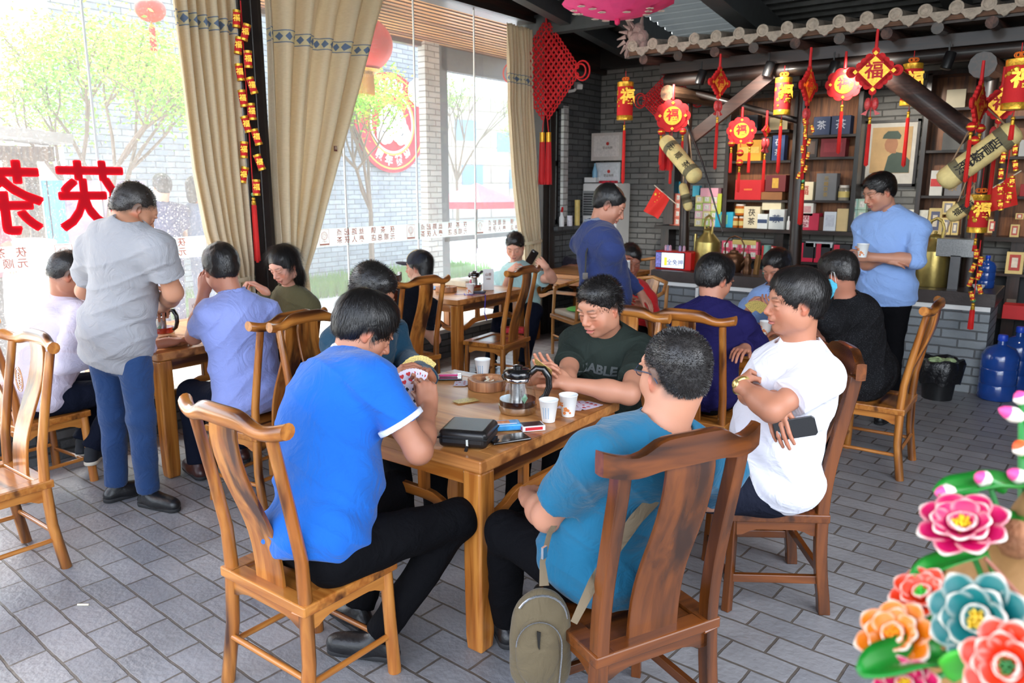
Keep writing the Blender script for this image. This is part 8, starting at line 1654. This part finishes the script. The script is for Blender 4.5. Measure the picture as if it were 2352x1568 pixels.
def leaf(px, py, d, tipx, tipy, td, w, label, col=(14, 124, 34)):
    a = along(px, py, d); c = along(tipx, tipy, td); rt = empty('dough_leaf', a); tag(rt, label, 'leaf'); stem(rt, a, .03); D = c-a; n = Vector((0, 0, 1)); s = D.cross(n).normalized(); vs = []; K, J_ = 10, 6
    for k in range(K+1):
        t = k/K; ww = w*math.sin(math.pi*(.08+.88*t))**.8
        for j in range(J_+1): q = -1+2*j/J_; vs.append(D*t+s*ww*q+n*(abs(q)*ww*.5+.10*w*math.sin(9*t)*q))
    o = raw('blade', vs, [(k*(J_+1)+j, k*(J_+1)+j+1, (k+1)*(J_+1)+j+1, (k+1)*(J_+1)+j) for k in range(K) for j in range(J_)], mat('leaf_dough_%d' % col[0], col, .4, var=.12, scale=30), rt); sm = o.modifiers.new('s', 'SOLIDIFY'); sm.thickness = w*.12; return rt
flower(2215, 1225, .74, .045, (190, 6, 84), (-.15, -.45, .9), 'magenta pink dough flower with white petal edges, upper of the front right bouquet', 1)
flower(2125, 1375, .70, .031, (216, 50, 6), (-.3, -.5, .8), 'small orange dough flower with white edges between the pink and yellow ones', 2, (70, 200, 70))
flower(2065, 1475, .66, .037, (214, 112, 0), (-.3, -.55, .8), 'golden yellow dough flower at the lower left of the bouquet', 3, (252, 150, 30))
flower(2262, 1425, .62, .043, (0, 104, 104), (-.35, -.85, .42), 'teal dough flower with white edges and yellow heart facing the camera', 4)
flower(2330, 1530, .56, .037, (214, 44, 6), (-.3, -.85, .4), 'orange dough flower at the bottom right corner', 5, (40, 120, 50))
flower(2085, 1585, .62, .028, (196, 6, 84), (-.2, -.5, .8), 'hot pink dough flower cut by the bottom edge', 6)
leaf(2352, 1110, .80, 2150, 1132, .78, .022, 'long green dough leaf with a pink tip above the pink flower')
leaf(2260, 1265, .74, 2095, 1320, .71, .014, 'narrow green dough leaf under the pink flower')
leaf(2200, 1420, .66, 2110, 1470, .65, .012, 'short green dough leaf between the yellow and teal flowers')
leaf(2170, 1500, .64, 1975, 1545, .62, .022, 'broad green dough leaf under the yellow flower')
leaf(2190, 1560, .60, 2230, 1500, .58, .020, 'bright green dough leaf below the teal flower', (60, 170, 40))
leaf(2340, 1180, .78, 2250, 1240, .74, .014, 'green dough leaf right of the pink flower')
def bud(px, py, d, tx, ty, label, col=(240, 80, 150), L=.05, tipf=.5):
    a, c = along(px, py, d), along(tx, ty, d); rt = empty('dough_bud', a); tag(rt, label, 'bud'); stem(rt, a, .08); D = c-a
    b = MB(); b.tube([-D*1.2, D*.1], [.006, .006], 8); b.build('green_sheath', mat('leaf_dough_14', (14, 124, 34)), rt, smooth=True); b = MB(); b.tube([D*0, D*.35, D*.65], [.006, .009, .007], 10); b.build('white_bud', mat('dough_white', (240, 226, 214), .5), rt, smooth=True); b = MB(); b.tube([D*.6, D*.85, D], [.0075, .005, .0015], 10); b.build('coloured_tip', mat('bud_tip_%d' % col[0], col, .5), rt, smooth=True)
bud(2345, 960, .85, 2295, 938, 'slim bud with a pink tip at the right edge above the bouquet'); bud(2350, 925, .90, 2338, 898, 'small pale bud highest at the right edge'); bud(2352, 1040, .80, 2335, 1012, 'orange tipped bud at the right edge', (244, 90, 40)); bud(2190, 1130, .78, 2148, 1132, 'pink and white bud at the tip of the long leaf'); bud(2270, 1105, .79, 2240, 1090, 'short pink bud on the long leaf'); bud(2352, 1100, .8, 2315, 1082, 'round pink bud at the right edge over the long leaf')
# core of walnuts and dough
core = along(2325, 1450, .80); FL.location = core; b = MB(); rnd = random.Random(12); b.ball((0, 0, 0), (.075, .075, .105), 20); b.ball((0.03, .02, .10), (.05, .05, .075), 16); b.ball((0, 0, -.12), (.11, .11, .10), 20)
b.build('dough_core', mat('tan_dough', (160, 118, 70), .7, var=.15, bump=.4, bscale=40), FL, smooth=True); tag(FL, 'tan walnut covered core and stand of the dough flower tree at the lower right corner', 'centrepiece')
for i in range(26): a, z = rnd.uniform(0, 6.28), rnd.uniform(-.16, .13); r = .078+(.02 if z < -.05 else 0)-(.03 if z > .06 else 0); b = MB(); b.ball((r*math.cos(a), r*math.sin(a), z), (.018, .018, .020), 10); b.build('walnut', mat('walnut_shell', (150, 98, 64), .7, var=.2, scale=60, bump=.9, bscale=120), FL, smooth=True)
b = MB(); b.tube([(0, 0, -.15), (0, 0, -core.z+.03)], .022, 10); b.lathe([(.16, -core.z+.0), (.16, -core.z+.02), (.03, -core.z+.04)], (0, 0, 0), 24); b.build('stand', m_darkwood, FL, smooth=True)
for k, (px, py, qx, qy) in enumerate(((2262, 1280, 2345, 1370), (2098, 1500, 2150, 1568), (2300, 1480, 2300, 1400))): b = MB(); b.tube([along(px, py, .70)-core, along(qx, qy, .70)-core], .0022, 6); b.build('stick', mat('bamboo_rib', (150, 90, 70)), FL)
